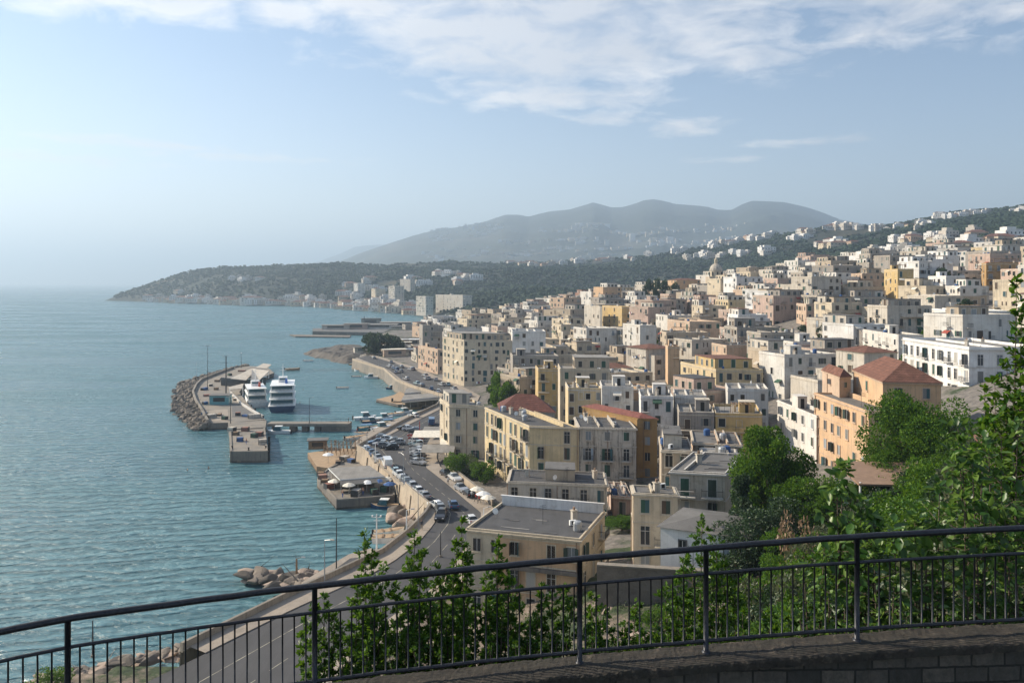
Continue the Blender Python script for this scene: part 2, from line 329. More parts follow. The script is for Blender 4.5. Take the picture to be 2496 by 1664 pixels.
def ground_z(X, Y, rough=True):
    X = np.atleast_1d(np.asarray(X, float)); Y = np.atleast_1d(np.asarray(Y, float)); P = np.stack([X, Y], 1)
    z = table(X, Y); d = land(P)
    if rough:
        z = z + fbm(X, Y, 1 / 220., 5) * np.where(Y > 850, 16, 0) * sstep(Y, 850, 1400) * sstep(d, 30, 250)
        z = z + fbm(X, Y, 1 / 9., 4, 3.1) * 0.9 * sstep(X / np.maximum(Y, 1), -0.12, 0.02) * (Y < 140)
    rd = poly_dist(P, ROADC, False); z = np.where(Y < 500, 4.9 + (z - 4.9) * sstep(rd, 9, 26), z)
    z = np.where(Y < 500, np.minimum(z, -6 + (d - 1.5) * 5), np.minimum(z, -3 + d * 0.40 + np.where(d > 20, 1.5, 0)))
    return np.maximum(z, -6)
def gz(x, y): return float(ground_z([x], [y], False)[0])
def lattice(name, ys, ss, mat, label=None):
    YY, SS = np.meshgrid(ys, ss, indexing='ij'); X = (SS * YY).ravel(); Y = YY.ravel(); Z = ground_z(X, Y)
    ny, ns = len(ys), len(ss); idx = np.arange(ny * ns).reshape(ny, ns)
    Fa = np.stack([idx[:-1, :-1], idx[:-1, 1:], idx[1:, 1:], idx[1:, :-1]], -1).reshape(-1, 4)
    keep = Z[Fa].max(1) > -5.9; mb = MB(); mb.arr(np.stack([X, Y, Z], 1), Fa[keep], mat); o = mb.build(name, smooth=True); o['kind'] = 'structure'; return o
lattice('slope', np.exp(np.linspace(math.log(9.2), math.log(118), 130)), np.linspace(SC[0], SC[-1] + .3, 380), 'ground'); lattice('ground', np.exp(np.linspace(math.log(118), math.log(700), 110)), np.linspace(SC[0], SC[-1] + .3, 380), 'town_ground')
lattice('hills', np.exp(np.linspace(math.log(700), math.log(3500), 110)), np.linspace(SC[0], SC[-1] + .2, 300), 'hill')
mb = MB(); mb.face([(-26000, -800, 0), (26000, -800, 0), (26000, 30000, 0), (-26000, 30000, 0)], 'water'); mb.build('water')['kind'] = 'structure'
def ribbon(name, A, B, z, mat, kind='structure'):
    mb = MB()
    for i in range(len(A) - 1): mb.face([(*A[i], z), (*B[i], z), (*B[i + 1], z), (*A[i + 1], z)], mat)
    o = mb.build(name); o['kind'] = kind; return o
def offset(line, d):
    line = np.array(line); out = []
    for i in range(len(line)):
        t = line[min(i + 1, len(line) - 1)] - line[max(i - 1, 0)]; t = t / (np.linalg.norm(t) + 1e-9); out.append(line[i] + d * np.array([t[1], -t[0]]))
    return np.array(out)
ribbon('road', ROADL, ROADR, 5.05, 'asphalt')
def strip(name, A, B, z, mat):
    """raised paving: top sheet and its two kerb faces, no overlaps"""
    mb = MB()
    for i in range(len(A) - 1):
        mb.face([(*A[i], z), (*B[i], z), (*B[i + 1], z), (*A[i + 1], z)], mat)
        mb.face([(*A[i], 4.5), (*A[i], z), (*A[i + 1], z), (*A[i + 1], 4.5)], mat); mb.face([(*B[i + 1], 4.5), (*B[i + 1], z), (*B[i], z), (*B[i], 4.5)], mat)
    o = mb.build(name); o['kind'] = 'structure'
def dense(line, n):
    line = np.array(line); d = np.concatenate([[0], np.cumsum(np.linalg.norm(np.diff(line, axis=0), axis=1))]); t = np.linspace(0, d[-1], n)
    return np.stack([np.interp(t, d, line[:, 0]), np.interp(t, d, line[:, 1])], 1)
strip('pavement', ROADR, offset(ROADR, 3.2), 5.17, 'pavement')
WD = dense(np.array(WALL), 400); pa = dense(ROADL[2:], 120); pb = np.array([WD[np.argmin(np.linalg.norm(WD - p, axis=1))] for p in pa]); dd = np.linalg.norm(pb - pa, axis=1)
pb = pa + (pb - pa) * (np.minimum(dd, 4.5) / dd)[:, None]
strip('promenade', pb, pa, 5.17, 'pavement')
mb = MB()
for i in range(0, len(ROADL) - 1):   # edge line and broken centre line
    for (fr, w) in ((0.30, 0.14), (0.62, 0.12)):
        a = ROADL[i] * (1 - fr) + ROADR[i] * fr; b = ROADL[i + 1] * (1 - fr) + ROADR[i + 1] * fr; n = int(np.linalg.norm(b - a) / 6) + 1
        t = (b - a) / np.linalg.norm(b - a); nn = np.array([-t[1], t[0]]) * w / 2
        for k in range(n):
            p = a + (b - a) * k / n; q = a + (b - a) * (k + (1.0 if fr < .5 else .55)) / n
            mb.face([(*(p - nn), 5.056), (*(p + nn), 5.056), (*(q + nn), 5.056), (*(q - nn), 5.056)], 'road_paint')
mb.build('road_markings')['kind'] = 'structure'
# ------------------------------------------------------------------ mountains
def mountain(name, prof, Yc, depth, seed, base=0, gain=1.0):
    pr = np.array(prof, float) * 1.06122; s_ = (pr[:, 0] - CX) / F; h_ = H + (HY - pr[:, 1]) / F * Yc
    ns, ny = 420, 90; ss = np.linspace(s_[0], s_[-1], ns); tt = np.linspace(-1, 1, ny)
    TT, SS = np.meshgrid(tt, ss, indexing='ij'); Hh = np.interp(SS.ravel(), s_, h_)
    Yy = Yc + TT.ravel() * depth; Xx = SS.ravel() * Yy; t = TT.ravel()
    n1 = fbm(Xx, Yy, 1 / 1500., 6, seed); n2 = np.abs(fbm(Xx, Yy, 1 / 700., 5, seed + 9))
    shape = np.clip(1 - np.abs(t) ** 1.25, 0, 1); Z = Hh * shape * (1 + 0.0 * n1) + (n1 * 90 - n2 * 110) * np.clip(1 - shape, 0, 1) ** 0.6 * np.clip(shape * 3, 0, 1) * gain
    idx = np.arange(ny * ns).reshape(ny, ns); Fa = np.stack([idx[:-1, :-1], idx[:-1, 1:], idx[1:, 1:], idx[1:, :-1]], -1).reshape(-1, 4)
    mb = MB(); mb.arr(np.stack([Xx, Yy, Z - 5], 1), Fa, 'mountain'); o = mb.build(name, smooth=True); o['kind'] = 'structure'
    return Xx.reshape(ny, ns), Yy.reshape(ny, ns), Z.reshape(ny, ns) - 5
MT = mountain('mountain', [(640, 652), (730, 618), (780, 600), (830, 580), (900, 556), (950, 540), (1000, 529), (1060, 520), (1110, 509), (1160, 492), (1190, 492), (1215, 496), (1240, 489), (1262, 484), (1310, 479), (1340, 470), (1362, 463),
    (1385, 469), (1405, 475), (1430, 474), (1455, 467), (1480, 458), (1500, 456), (1525, 460), (1550, 467), (1600, 471), (1625, 474), (1650, 481), (1680, 481), (1705, 468), (1728, 460), (1760, 461), (1800, 463), (1850, 474), (1890, 487), (1930, 503), (1970, 511), (2010, 515), (2080, 530), (2200, 560), (2500, 620)], 6800, 3600, 4.0)
mountain('far_mountain', [(600, 640), (690, 612), (730, 600), (780, 582), (815, 566), (850, 562), (900, 560), (960, 570), (1050, 600), (1200, 640)], 12500, 3000, 12.0)
# ------------------------------------------------------------------ air
t = NT('air'); t.N.remove(t.b); pv = t.n('ShaderNodeVolumePrincipled'); pv.inputs['Color'].default_value = (0.60, 0.79, 1.0, 1); pv.inputs['Density'].default_value = 0.00019
pv.inputs['Anisotropy'].default_value = 0.32; t.L.new(pv.outputs[0], t.out.inputs['Volume'])
mb = MB(); mb.box(-27000, -900, -8, 27000, 31000, 850, 'air'); hz = mb.build('haze'); hz['kind'] = 'stuff'
# ------------------------------------------------------------------ building materials
WALLC = {'cream': (0.58, 0.49, 0.36), 'pale_yellow': (0.61, 0.48, 0.28), 'yellow': (0.52, 0.37, 0.16), 'ochre': (0.38, 0.225, 0.08), 'orange': (0.57, 0.37, 0.215), 'peach': (0.52, 0.37, 0.265),
         'pink': (0.48, 0.35, 0.29), 'white': (0.62, 0.595, 0.55), 'offwhite': (0.53, 0.485, 0.42), 'grey': (0.30, 0.275, 0.25), 'beige': (0.43, 0.35, 0.26), 'brick_red': (0.27, 0.11, 0.08), 'bright_white': (0.74, 0.73, 0.71)}
DIRT = {'white': .5, 'bright_white': .34, 'grey': .9, 'offwhite': .7, 'beige': .7, 'pink': .7, 'ochre': .4, 'orange': .5, 'peach': .65, 'cream': .55, 'pale_yellow': .5}
for k_, c_ in WALLC.items(): plaster(k_, c_, DIRT.get(k_, 0.4))
plaster('stained', (0.50, 0.45, 0.38), 1.3, (0.045, 0.04, 0.036)); plaster('trim', (0.52, 0.46, 0.37), 0.5); plaster('trim_white', (0.62, 0.60, 0.57), 0.4)
def mat_tiles(name, c):
    t = NT(name); v = t.vec(); w = t.n('ShaderNodeTexWave', {0: t.vec((1.0, 0.9, 0.0)), 'Scale': 1.3, 'Distortion': 0.5}).outputs[1]
    w2 = t.n('ShaderNodeTexWave', {0: v, 'Scale': 0.9, 'Distortion': 0.4}, bands_direction='Z').outputs[1]
    f = t.noise(v, 0.9, 7, 0.7); a = t.ramp(f, [(0.3, tuple(x * 0.5 for x in c)), (0.55, c), (0.75, tuple(min(1, x * 1.5 + .03) for x in c))])
    t.set(t.mix(t.ramp(w, [(0.1, (.55, .55, .55)), (0.5, (0, 0, 0))]), a, rgb(*(x * 0.35 for x in c))), 0.9, bump=t.math('ADD', w, w2), bstr=0.8, bdist=0.08)
mat_tiles('roof_tiles', (0.20, 0.085, 0.055)); mat_tiles('roof_tiles_dark', (0.15, 0.05, 0.036)); plain('roof_red', (0.17, 0.055, 0.042), 0.85, var=.2)
def mat_glass():
    t = NT('glass'); f = t.n('ShaderNodeObjectInfo').outputs['Random']; t.set(t.ramp(f, [(0.0, (0.012, 0.014, 0.016)), (0.6, (0.03, 0.035, 0.04)), (0.85, (0.07, 0.08, 0.09)), (0.9, (0.20, 0.23, 0.25)), (1.0, (0.34, 0.33, 0.30))]), 0.12)  # random pane tone; the palest ones have a sky reflection painted into the colour
mat_glass()
plain('dark', (0.02, 0.018, 0.016), 0.9)
def mat_shutter(name, cs):
    t = NT(name); f = t.n('ShaderNodeObjectInfo').outputs['Random']; w = t.n('ShaderNodeTexWave', {0: t.vec(), 'Scale': 4.0}, bands_direction='Z').outputs[1]
    a = t.ramp(f, [(i / len(cs), c) for i, c in enumerate(cs)]); a.node.color_ramp.interpolation = 'CONSTANT'
    t.set(t.mix(t.ramp(w, [(.3, (.3, .3, .3)), (.7, (0, 0, 0))]), a, rgb(.02, .02, .02)), 0.7)
mat_shutter('shutter', [(0.025, 0.085, 0.055), (0.08, 0.05, 0.03), (0.03, 0.09, 0.10), (0.20, 0.20, 0.19), (0.035, 0.06, 0.045)])
mat_shutter('shutter_pale', [(0.30, 0.34, 0.38), (0.42, 0.40, 0.36), (0.25, 0.26, 0.26)])
plain('iron', (0.03, 0.03, 0.032), 0.6); plain('metal_grey', (0.35, 0.36, 0.37), 0.45, 0.3); plain('pipe', (0.28, 0.18, 0.12), 0.7); plain('paint_white', (0.80, 0.80, 0.78), 0.45)
plain('awning', (0.70, 0.65, 0.55), 0.8); plain('awning_red', (0.30, 0.06, 0.04), 0.8); plain('awning_green', (0.03, 0.08, 0.05), 0.8); plain('wood', (0.22, 0.14, 0.08), 0.85, var=.3)
plain('red', (0.42, 0.03, 0.02), 0.5); plain('blue', (0.02, 0.10, 0.38), 0.5); plain('cloth_blue', (0.04, 0.10, 0.25), 0.9)
# ------------------------------------------------------------------ windows: shared meshes, x along the wall, -y outwards, origin at the sill centre
def ring(mb, w, h, b, d, k, z0=0.0):
    for (x0, x1, za, zb) in ((-w / 2 - b, -w / 2, z0 - b, z0 + h + b), (w / 2, w / 2 + b, z0 - b, z0 + h + b), (-w / 2, w / 2, z0 + h, z0 + h + b), (-w / 2, w / 2, z0 - b, z0)):
        mb.box(x0, -d, za, x1, 0.05, zb, k)
def win_frame(w, h, k, arch=False):
    mb = MB(); ring(mb, w, h, 0.13, 0.10, k); mb.box(-0.03, -0.05, 0, 0.03, 0.02, h, 'trim_white'); mb.box(-w / 2 - .2, -0.2, -0.22, w / 2 + .2, 0.03, -0.13, k)
    if h > 1.9: mb.box(-w / 2, -0.045, h * .72, w / 2, 0.02, h * .72 + .05, 'trim_white')
    if arch:
        n = 8; pts = [(-(w / 2 + .13) * math.cos(math.pi * i / n), (w / 2 + .13) * math.sin(math.pi * i / n)) for i in range(n + 1)]
        mb.face([(x, -0.104, h + .10 + z) for x, z in pts], k); q = [(x * .72, z * .72) for x, z in pts]; mb.face([(x, -0.11, h + .10 + z) for x, z in q], 'glass')
        for (a, b) in zip(pts[:-1], pts[1:]): mb.face([(a[0], -0.104, h + .1 + a[1]), (b[0], -0.104, h + .1 + b[1]), (b[0], 0, h + .1 + b[1]), (a[0], 0, h + .1 + a[1])], k)
    return mb.mesh('window')
def pane_mesh(w, h):
    mb = MB(); mb.face([(-w / 2, -0.012, 0), (w / 2, -0.012, 0), (w / 2, -0.012, h), (-w / 2, -0.012, h)], 'glass'); return mb.mesh('pane')
def shutter_mesh(w, h, k, ang):
    mb = MB(); c, s = math.cos(ang), math.sin(ang); hw = w / 2   # leaf hinged at x=0, opening towards -y
    mb.obox((0, -0.10), (c * hw, -s * hw), (s * .05, c * .05), 0.02, h - .02, k); return mb.mesh('shutter')
def far_window(w, h, kf, kp, bal=False, shut=0):
    mb = MB(); ring(mb, w, h, 0.12, 0.07, kf); mb.face([(-w / 2, -0.02, 0), (w / 2, -0.02, 0), (w / 2, -0.02, h), (-w / 2, -0.02, h)], kp)
    if shut:
        for s in (-1, 1): mb.box(s * (w * .5 + .06) if s > 0 else -w - .0, -0.13, 0, (w if s > 0 else -w * .5 - .06), -0.07, h, 'shutter')
    if bal:
        mb.box(-w, -0.85, -.14, w, 0, 0, kf)
        for z in (.9,): mb.box(-w, -.85, z, w, -.8, z + .06, 'iron')
        for i in range(9): x = -w + 2 * w * i / 8; mb.box(x - .02, -.84, 0, x + .02, -.81, .9, 'iron')
    return mb.mesh('window')
WLIB = {}
def wlib(kf):
    if kf not in WLIB:
        WLIB[kf] = [far_window(1.0, 1.6, kf, 'glass'), far_window(1.1, 1.7, kf, 'shutter'), far_window(1.0, 2.2, kf, 'glass', True), far_window(.9, 1.5, kf, 'glass', False, 1),
                    far_window(1.1, 2.2, kf, 'shutter'), far_window(1.0, 2.1, kf, 'shutter_pale', True), far_window(1.5, 1.5, kf, 'glass')]
    return WLIB[kf]
EX = []
for k_ in ('awning', 'awning_red', 'awning_green', 'awning', 'offwhite'):
    mb = MB(); mb.frust([(-1.0, -1.15, 1.45), (1.0, -1.15, 1.45), (1.0, -.02, 2.05), (-1.0, -.02, 2.05)], [(-1.0, -1.15, 1.5), (1.0, -1.15, 1.5), (1.0, -.02, 2.1), (-1.0, -.02, 2.1)], k_); mb.box(-1.0, -1.17, 1.25, 1.0, -1.14, 1.5, k_); EX.append(mb.mesh('awning'))
for sd_ in (1, 2, 3):
    rr_ = random.Random(sd_); mb = MB(); mb.tube([(-1.3, -.6, 0), (1.3, -.6, 0)], .015, 'iron', 3); x_ = -1.2
    while x_ < 1.0: w_ = rr_.uniform(.25, .6); mb.box(x_, -.61, -rr_.uniform(.5, 1.0), x_ + w_, -.59, -.02, rr_.choice(['paint_white', 'cloth_blue', 'awning_red', 'offwhite', 'awning'])); x_ += w_ + .06
    EX.append(mb.mesh('laundry'))
mb = MB(); mb.box(-.45, -.4, -.75, .45, -.05, -.2, 'paint_white'); mb.box(-.3, -.41, -.68, .15, -.4, -.27, 'dark'); EX += [mb.mesh('air_conditioner')] * 2
NL = {}
def nlib(kf):
    if kf not in NL: NL[kf] = {'w': win_frame(1.05, 1.65, kf), 'd': win_frame(1.1, 2.3, kf), 'a': win_frame(1.1, 1.7, kf, True), 's': win_frame(.7, 1.0, kf)}
    return NL[kf]
WS = {'w': (1.05, 1.65), 'd': (1.1, 2.3), 'a': (1.1, 1.7), 's': (.7, 1.0)}
PANE = {k: pane_mesh(*v) for k, v in WS.items()}
SHUT = {(k, p, j): shutter_mesh(WS[k][0], WS[k][1], p, a) for k in WS for p in ('shutter', 'shutter_pale') for j, a in enumerate((0.12, 2.6, 1.7))}
def balcony_mesh(w, d, kf, bal=True):
    mb = MB(); mb.box(-w / 2, -d, -.16, w / 2, 0, 0, kf)
    for s in (-.4, .4): mb.box(w * s - .08, -d * .7, -.42, w * s + .08, 0, -.16, kf)
    m = mb.mesh('balcony'); r = MB()
    n = int(w / .16)
    for i in range(n + 1): x = -w / 2 + .04 + (w - .08) * i / n; r.box(x - .012, -d + .03, 0, x + .012, -d + .055, .95, 'iron')
    for s in (-1, 1):
        for i in range(4): y = -d + .05 + (d - .1) * i / 4; r.box(s * (w / 2 - .04) - .012, y, 0, s * (w / 2 - .04) + .012, y + .025, .95, 'iron')
        r.box(s * (w / 2 - .04) - .025, -d + .02, .95, s * (w / 2 - .04) + .025, 0, 1.0, 'iron')
    r.box(-w / 2, -d + .02, .95, w / 2, -d + .07, 1.0, 'iron'); return m, r.mesh('railing')
BALC = {}
def balc(w, kf):
    if (w, kf) not in BALC: BALC[(w, kf)] = balcony_mesh(w, .95, kf)
    return BALC[(w, kf)]
# rooftop pieces (parts of their building)
def small_meshes():
    d = {}
    mb = MB(); mb.lathe([(0.55, 0), (0.6, .1), (0.6, 1.0), (.5, 1.25), (.15, 1.35)], 'metal_grey', 10); d['water_tank'] = mb.mesh('water_tank')
    mb = MB(); mb.lathe([(0.5, 0), (0.55, .1), (0.55, .9), (.45, 1.1), (.15, 1.2)], 'cloth_blue', 10); d['blue_tank'] = mb.mesh('water_tank')
    mb = MB(); mb.tube([(0, 0, 0), (0, 0, 2.6)], .03, 'iron', 4)
    for z, l in ((2.5, .5), (2.25, .7), (2.0, .6)): mb.tube([(-l, 0, z), (l, 0, z)], .02, 'iron', 4)
    d['antenna'] = mb.mesh('antenna')
    mb = MB(); mb.box(-.35, -.3, 0, .35, .3, 1.3, 'offwhite'); mb.box(-.45, -.4, 1.3, .45, .4, 1.42, 'trim'); mb.tube([(0, 0, 1.42), (0, 0, 1.85)], .16, 'pipe', 6); d['chimney'] = mb.mesh('chimney')
    mb = MB(); mb.tube([(0, 0, 0), (0, 0, .8)], .04, 'metal_grey', 4)
    n = 10; c = [(0.45 * math.cos(2 * math.pi * i / n), 0.45 * math.sin(2 * math.pi * i / n)) for i in range(n)]
    mb.frust([(x, -.25 - .1 * 0, 1.0 + z) for x, z in c], [(x * .3, -.05, 1.0 + z * .3) for x, z in c], 'paint_white'); d['satellite_dish'] = mb.mesh('satellite_dish')
    mb = MB(); mb.box(-.45, -.18, .1, .45, .18, .75, 'paint_white'); mb.box(-.2, -.19, .2, .3, -.18, .68, 'dark'); mb.box(-.4, -.1, 0, -.3, .1, .1, 'iron'); mb.box(.3, -.1, 0, .4, .1, .1, 'iron'); d['air_conditioner'] = mb.mesh('air_conditioner')
    return d
SM = small_meshes()
def solve_face(P, Q): # outward normal for a face read left to right from outside
    d = np.array(Q) - np.array(P); L = np.linalg.norm(d); return d / L, L, np.array([d[1], -d[0]]) / L
def slab_roof(mb, foot, z, k, th=0.18, over=0.25):
    c = np.mean(foot, axis=0); p = [q + (q - c) / np.linalg.norm(q - c) * over for q in foot]; mb.prism(p, z, z + th, k)
def house(label, C, Rv, Lv, z0, z1, wall='white', roof='roof_pale', trim='trim', fh=3.2, cols=(None, None, None), style='far', parapet=0.6, skip=0.06, seed=0, group=None,
          cat='building', bal=0.15, clutter=4, sets=(), name='apartment_building', faces='FLR', rowstyle=None, hip=None, base=None, cornice=True, roofhut=0.5, sink=4.0, spacing=3.0, shutp=0.6, balp=.35, name_roof='roof', pipes=True, w0=0, extra=0.0, annex=(), panel=None):
    rnd = random.Random(seed); C = np.array(C, float); Rv = np.array(Rv, float); Lv = np.array(Lv, float); foot = [C, C + Rv, C + Rv + Lv, C + Lv]; ctr = C + Rv / 2 + Lv / 2
    root = empty(name, (ctr[0], ctr[1], z0), label, cat, group); O = np.array([ctr[0], ctr[1]])
    loc = [p - O for p in foot]; h = z1 - z0
    mb = MB(); n = 4; inn = [q * (1 - 0.28 / max(np.linalg.norm(q), 1)) for q in loc]; ph = h + (parapet if hip is None else 0)
    bott = [(q[0], q[1], -sink) for q in loc]; top = [(q[0], q[1], ph) for q in loc]; mb.frust(bott, top, wall, cap=False)
    if hip is None:
        it = [(q[0], q[1], ph) for q in inn]; ib = [(q[0], q[1], h - .1) for q in inn]
        for i in range(4):
            j = (i + 1) % 4; mb.face([top[i], top[j], it[j], it[i]], trim); mb.face([it[i], it[j], ib[j], ib[i]], wall)
    mb.build('wall', root)
    if panel:   # differently painted part of the front, a thin coat of render proud of the wall
        a_, b_, pk = panel; d_ = Rv / np.linalg.norm(Rv); n_o = np.array([d_[1], -d_[0]]); pm = MB(); q0, q1 = loc[0] + Rv * a_, loc[0] + Rv * b_; pm.obox(q0 + n_o * .012, q1 - q0, -n_o * .01, h - fh * 1.12, h - .5, pk); pm.obox(q0 + n_o * .012, q1 - q0, -n_o * .01, -sink, h - fh * 1.25, pk)
        pm.obox(q0 + n_o * .5, q1 - q0, -n_o * .49, h - fh * 1.25, h - fh * 1.12, 'concrete_dark'); pm.build('painted_front', root)
    rm = MB()
    if hip is None:
        rm.face([(q[0], q[1], h) for q in inn], roof)
        if style == 'near' or extra > 0:
            for kk in range(rnd.randint(0, 2)):
                t = rnd.uniform(.2, .8); p = C - O + Rv * t + Lv * .03; rm.obox(p, Rv / np.linalg.norm(Rv) * .22, Lv * .93, h, h + rnd.uniform(.4, .9), wall, trim, 'b')
            for kk in range(6 if style == 'near' else 3):
                t = rnd.uniform(.1, .8); u = rnd.uniform(.05, .7); p = C - O + Rv * t + Lv * u; rm.obox(p, Rv / np.linalg.norm(Rv) * rnd.uniform(1, 5), Lv / np.linalg.norm(Lv) * rnd.uniform(.12, .3), h, h + .05 + .004 * kk, rnd.choice(['roof_pale', 'roof_grey', 'roof_felt']))
    else:
        e = 0.55; f2 = [q * (1 + e / np.linalg.norm(q)) for q in loc]; lw, ld = np.linalg.norm(Rv), np.linalg.norm(Lv)
        if lw >= ld: m1 = (f2[0] + f2[3]) / 2; m2 = (f2[1] + f2[2]) / 2; dd = (m2 - m1) / np.linalg.norm(m2 - m1) * ld * .5; r1, r2 = m1 + dd, m2 - dd; idx = [(0, 1, 'b', 'a'), (1, 2, 'b'), (2, 3, 'a', 'b'), (3, 0, 'a')]
        else: m1 = (f2[0] + f2[1]) / 2; m2 = (f2[2] + f2[3]) / 2; dd = (m2 - m1) / np.linalg.norm(m2 - m1) * lw * .5; r1, r2 = m1 + dd, m2 - dd; idx = [(0, 1, 'a'), (1, 2, 'b', 'a'), (2, 3, 'b'), (3, 0, 'a', 'b')]
        RD = {'a': (r1[0], r1[1], h + hip), 'b': (r2[0], r2[1], h + hip)}
        for it_ in idx:
            i, j = it_[0], it_[1]; rm.face([(*f2[i], h), (*f2[j], h)] + [RD[x] for x in it_[2:]], roof)
        rm.face([(*q, h - .02) for q in f2[::-1]], trim)
        for i in range(4): j = (i + 1) % 4; rm.face([(*f2[i], h - .02), (*f2[j], h - .02), (*f2[j], h + .0), (*f2[i], h + .0)], trim)
    rm.build(name_roof, root)
    if cornice:
        cm = MB(); o2 = [q * (1 + .16 / np.linalg.norm(q)) for q in loc]; o3 = [q * (1 + .34 / np.linalg.norm(q)) for q in loc]; i2 = [q * (1 + .004) for q in loc]
        zc = h - .15 if hip is None else h - .32
        def band(za, zb, oo):
            for i in range(4):
                j = (i + 1) % 4; a, b = i2[i], i2[j]; c, d = oo[i], oo[j]
                cm.face([(*c, za), (*d, za), (*d, zb), (*c, zb)], trim); cm.face([(*a, zb), (*c, zb), (*d, zb), (*b, zb)][::-1], trim); cm.face([(*a, za), (*c, za), (*d, za), (*b, za)], trim)
        band(zc, zc + .22, o3 if style == 'near' else o2)
        if style == 'near' and h > 6:
            z = h - fh
            while z > 2: band(z - .35, z - .2, o2); z -= fh * (2 if len(sets) == 0 else 1)
        cm.build('cornice', root)
    # windows
    FC = {'F': (loc[0], loc[1]), 'L': (loc[3], loc[0]), 'R': (loc[1], loc[2])}; rows = max(1, int(round(h / fh)))
    kf = trim; nwin = 0
    for fi, fk in enumerate('FLR'):
        if fk not in faces: continue
        P, Q = FC[fk]; d, Ln, nn = solve_face(P, Q); nc = cols[fi] if cols[fi] is not None else max(1, int(Ln / spacing)); rz = math.atan2(d[1], d[0])
        wp = P + O; 
        for c in range(nc):
            t = (c + .5) / nc + rnd.uniform(-.02, .02); colstyle = rnd.random()
            for r in range(rows):
                if rnd.random() < skip or nwin >= 98: continue
                zf = h - (r + 1) * fh + (0.95 if True else 0)
                if zf < .3: continue
                p = P + d * Ln * t; nwin += 1
                if style == 'near':
                    ty = (rowstyle[min(r, len(rowstyle) - 1)] if rowstyle else ('d' if colstyle < bal * 1.5 else 'w'))
                    if ty == 'd': zf -= .75
                    wo = obj('window', nlib(kf)[ty], root, (p[0], p[1], zf), rz); obj('pane', PANE[ty], wo, (0, 0, 0))
                    w, hh = WS[ty]
                    if rnd.random() < shutp:
                        sp = 'shutter' if rnd.random() < .75 else 'shutter_pale'; j = rnd.choice((0, 0, 0, 1, 2))
                        obj('shutter', SHUT[(ty, sp, j)], wo, (-w / 2, 0, 0))
                        s2 = obj('shutter', SHUT[(ty, sp, j)], wo, (w / 2, 0, 0)); s2.scale = (-1, 1, 1)
                    if (ty == 'd' and rnd.random() < balp) or rnd.random() < bal * .2:
                        bm, br = balc(1.9 if rnd.random() < .6 else 2.8, trim); bo = obj('balcony', bm, root, (p[0] + nn[0] * .0, p[1] + nn[1] * .0, zf - .02), rz); obj('railing', br, bo, (0, 0, 0))
                else:
                    lib = wlib(kf); u = rnd.random(); i = (2 if u < bal * .5 else 5 if u < bal else rnd.choice((0, 0, 1, 3, 4, 0, 6 if colstyle > .85 else 1)))
                    if i in (2, 4, 5): zf -= .6
                    wo = obj('window', lib[i], root, (p[0] + d[0] * rnd.uniform(-.25, .25), p[1] + d[1] * rnd.uniform(-.25, .25), zf + rnd.uniform(-.08, .08)), rz); wo.scale = (rnd.uniform(.75, 1.2) * (1 if rnd.random() > .1 else 1.5), 1, rnd.uniform(.85, 1.1))
                    if rnd.random() < extra: j = rnd.randint(0, len(EX) - 1); obj(EX[j].name.split('.')[0], EX[j], root, (p[0], p[1], zf), rz)
    if style == 'far' and extra > 0 and rows > 1 and len(annex) == 0 and rnd.random() < .5:   # long balconies across the front
        P, Q = FC['F']; d, Ln, nn = solve_face(P, Q); t0 = rnd.choice((0, .3, .5)); t1 = min(1, t0 + rnd.uniform(.35, .8))
        for r in range(rows - 1):
            if rnd.random() < .35: continue
            zf = h - (r + 1) * fh + .1
            if zf < 1: continue
            q = P + d * Ln * t0; bmh = MB(); w_ = d * Ln * (t1 - t0); bmh.obox(q + nn * 1.1, w_, -nn * 1.09, zf - .16, zf, kf)
            if rnd.random() < .5: bmh.obox(q + nn * 1.1, w_, -nn * .1, zf, zf + .9, wall, trim, 'b')
            else:
                bmh.obox(q + nn * 1.1, w_, -nn * .05, zf + .88, zf + .94, 'iron')
                for k in range(int(Ln * (t1 - t0) / .35)): p = q + nn * 1.08 + d * k * .35; bmh.obox(p, d * .03, -nn * .03, zf, zf + .9, 'iron', skip='b')
            bmh.build('balcony', root)
        if rnd.random() < .4:
            q = P + d * Ln * rnd.uniform(0, .4) - nn * 1.0; w_ = d * Ln * .4; pg = MB(); dz = h + 2.3
            for k in range(5): pp_ = q + w_ * k / 4; pg.obox(pp_, d * .08, -nn * 2.6, dz, dz + .1, 'wood')
            for (e, f_) in ((0, 0), (1, 0), (0, 1), (1, 1)): pp_ = q + w_ * e * .98 - nn * 2.4 * f_; pg.obox(pp_, d * .12, -nn * .12, h, dz, 'wood', skip='b')
            pg.obox(q - nn * .1, w_ * 1.02, -nn * .1, dz - .1, dz + .01, 'wood'); pg.obox(q - nn * 2.4, w_ * 1.02, -nn * .1, dz - .1, dz + .01, 'wood'); pg.build('pergola', root)
    if pipes and style == 'near':
        for k in range(2):
            P, Q = FC[rnd.choice('FL')]; d, Ln, nn = solve_face(P, Q); p = P + d * Ln * rnd.choice((.03, .97, .5, .33)) + nn * .09; pm = MB(); pm.tube([(p[0], p[1], -sink), (p[0], p[1], h - .2)], .06, 'pipe', 6); pm.build('drainpipe', root)
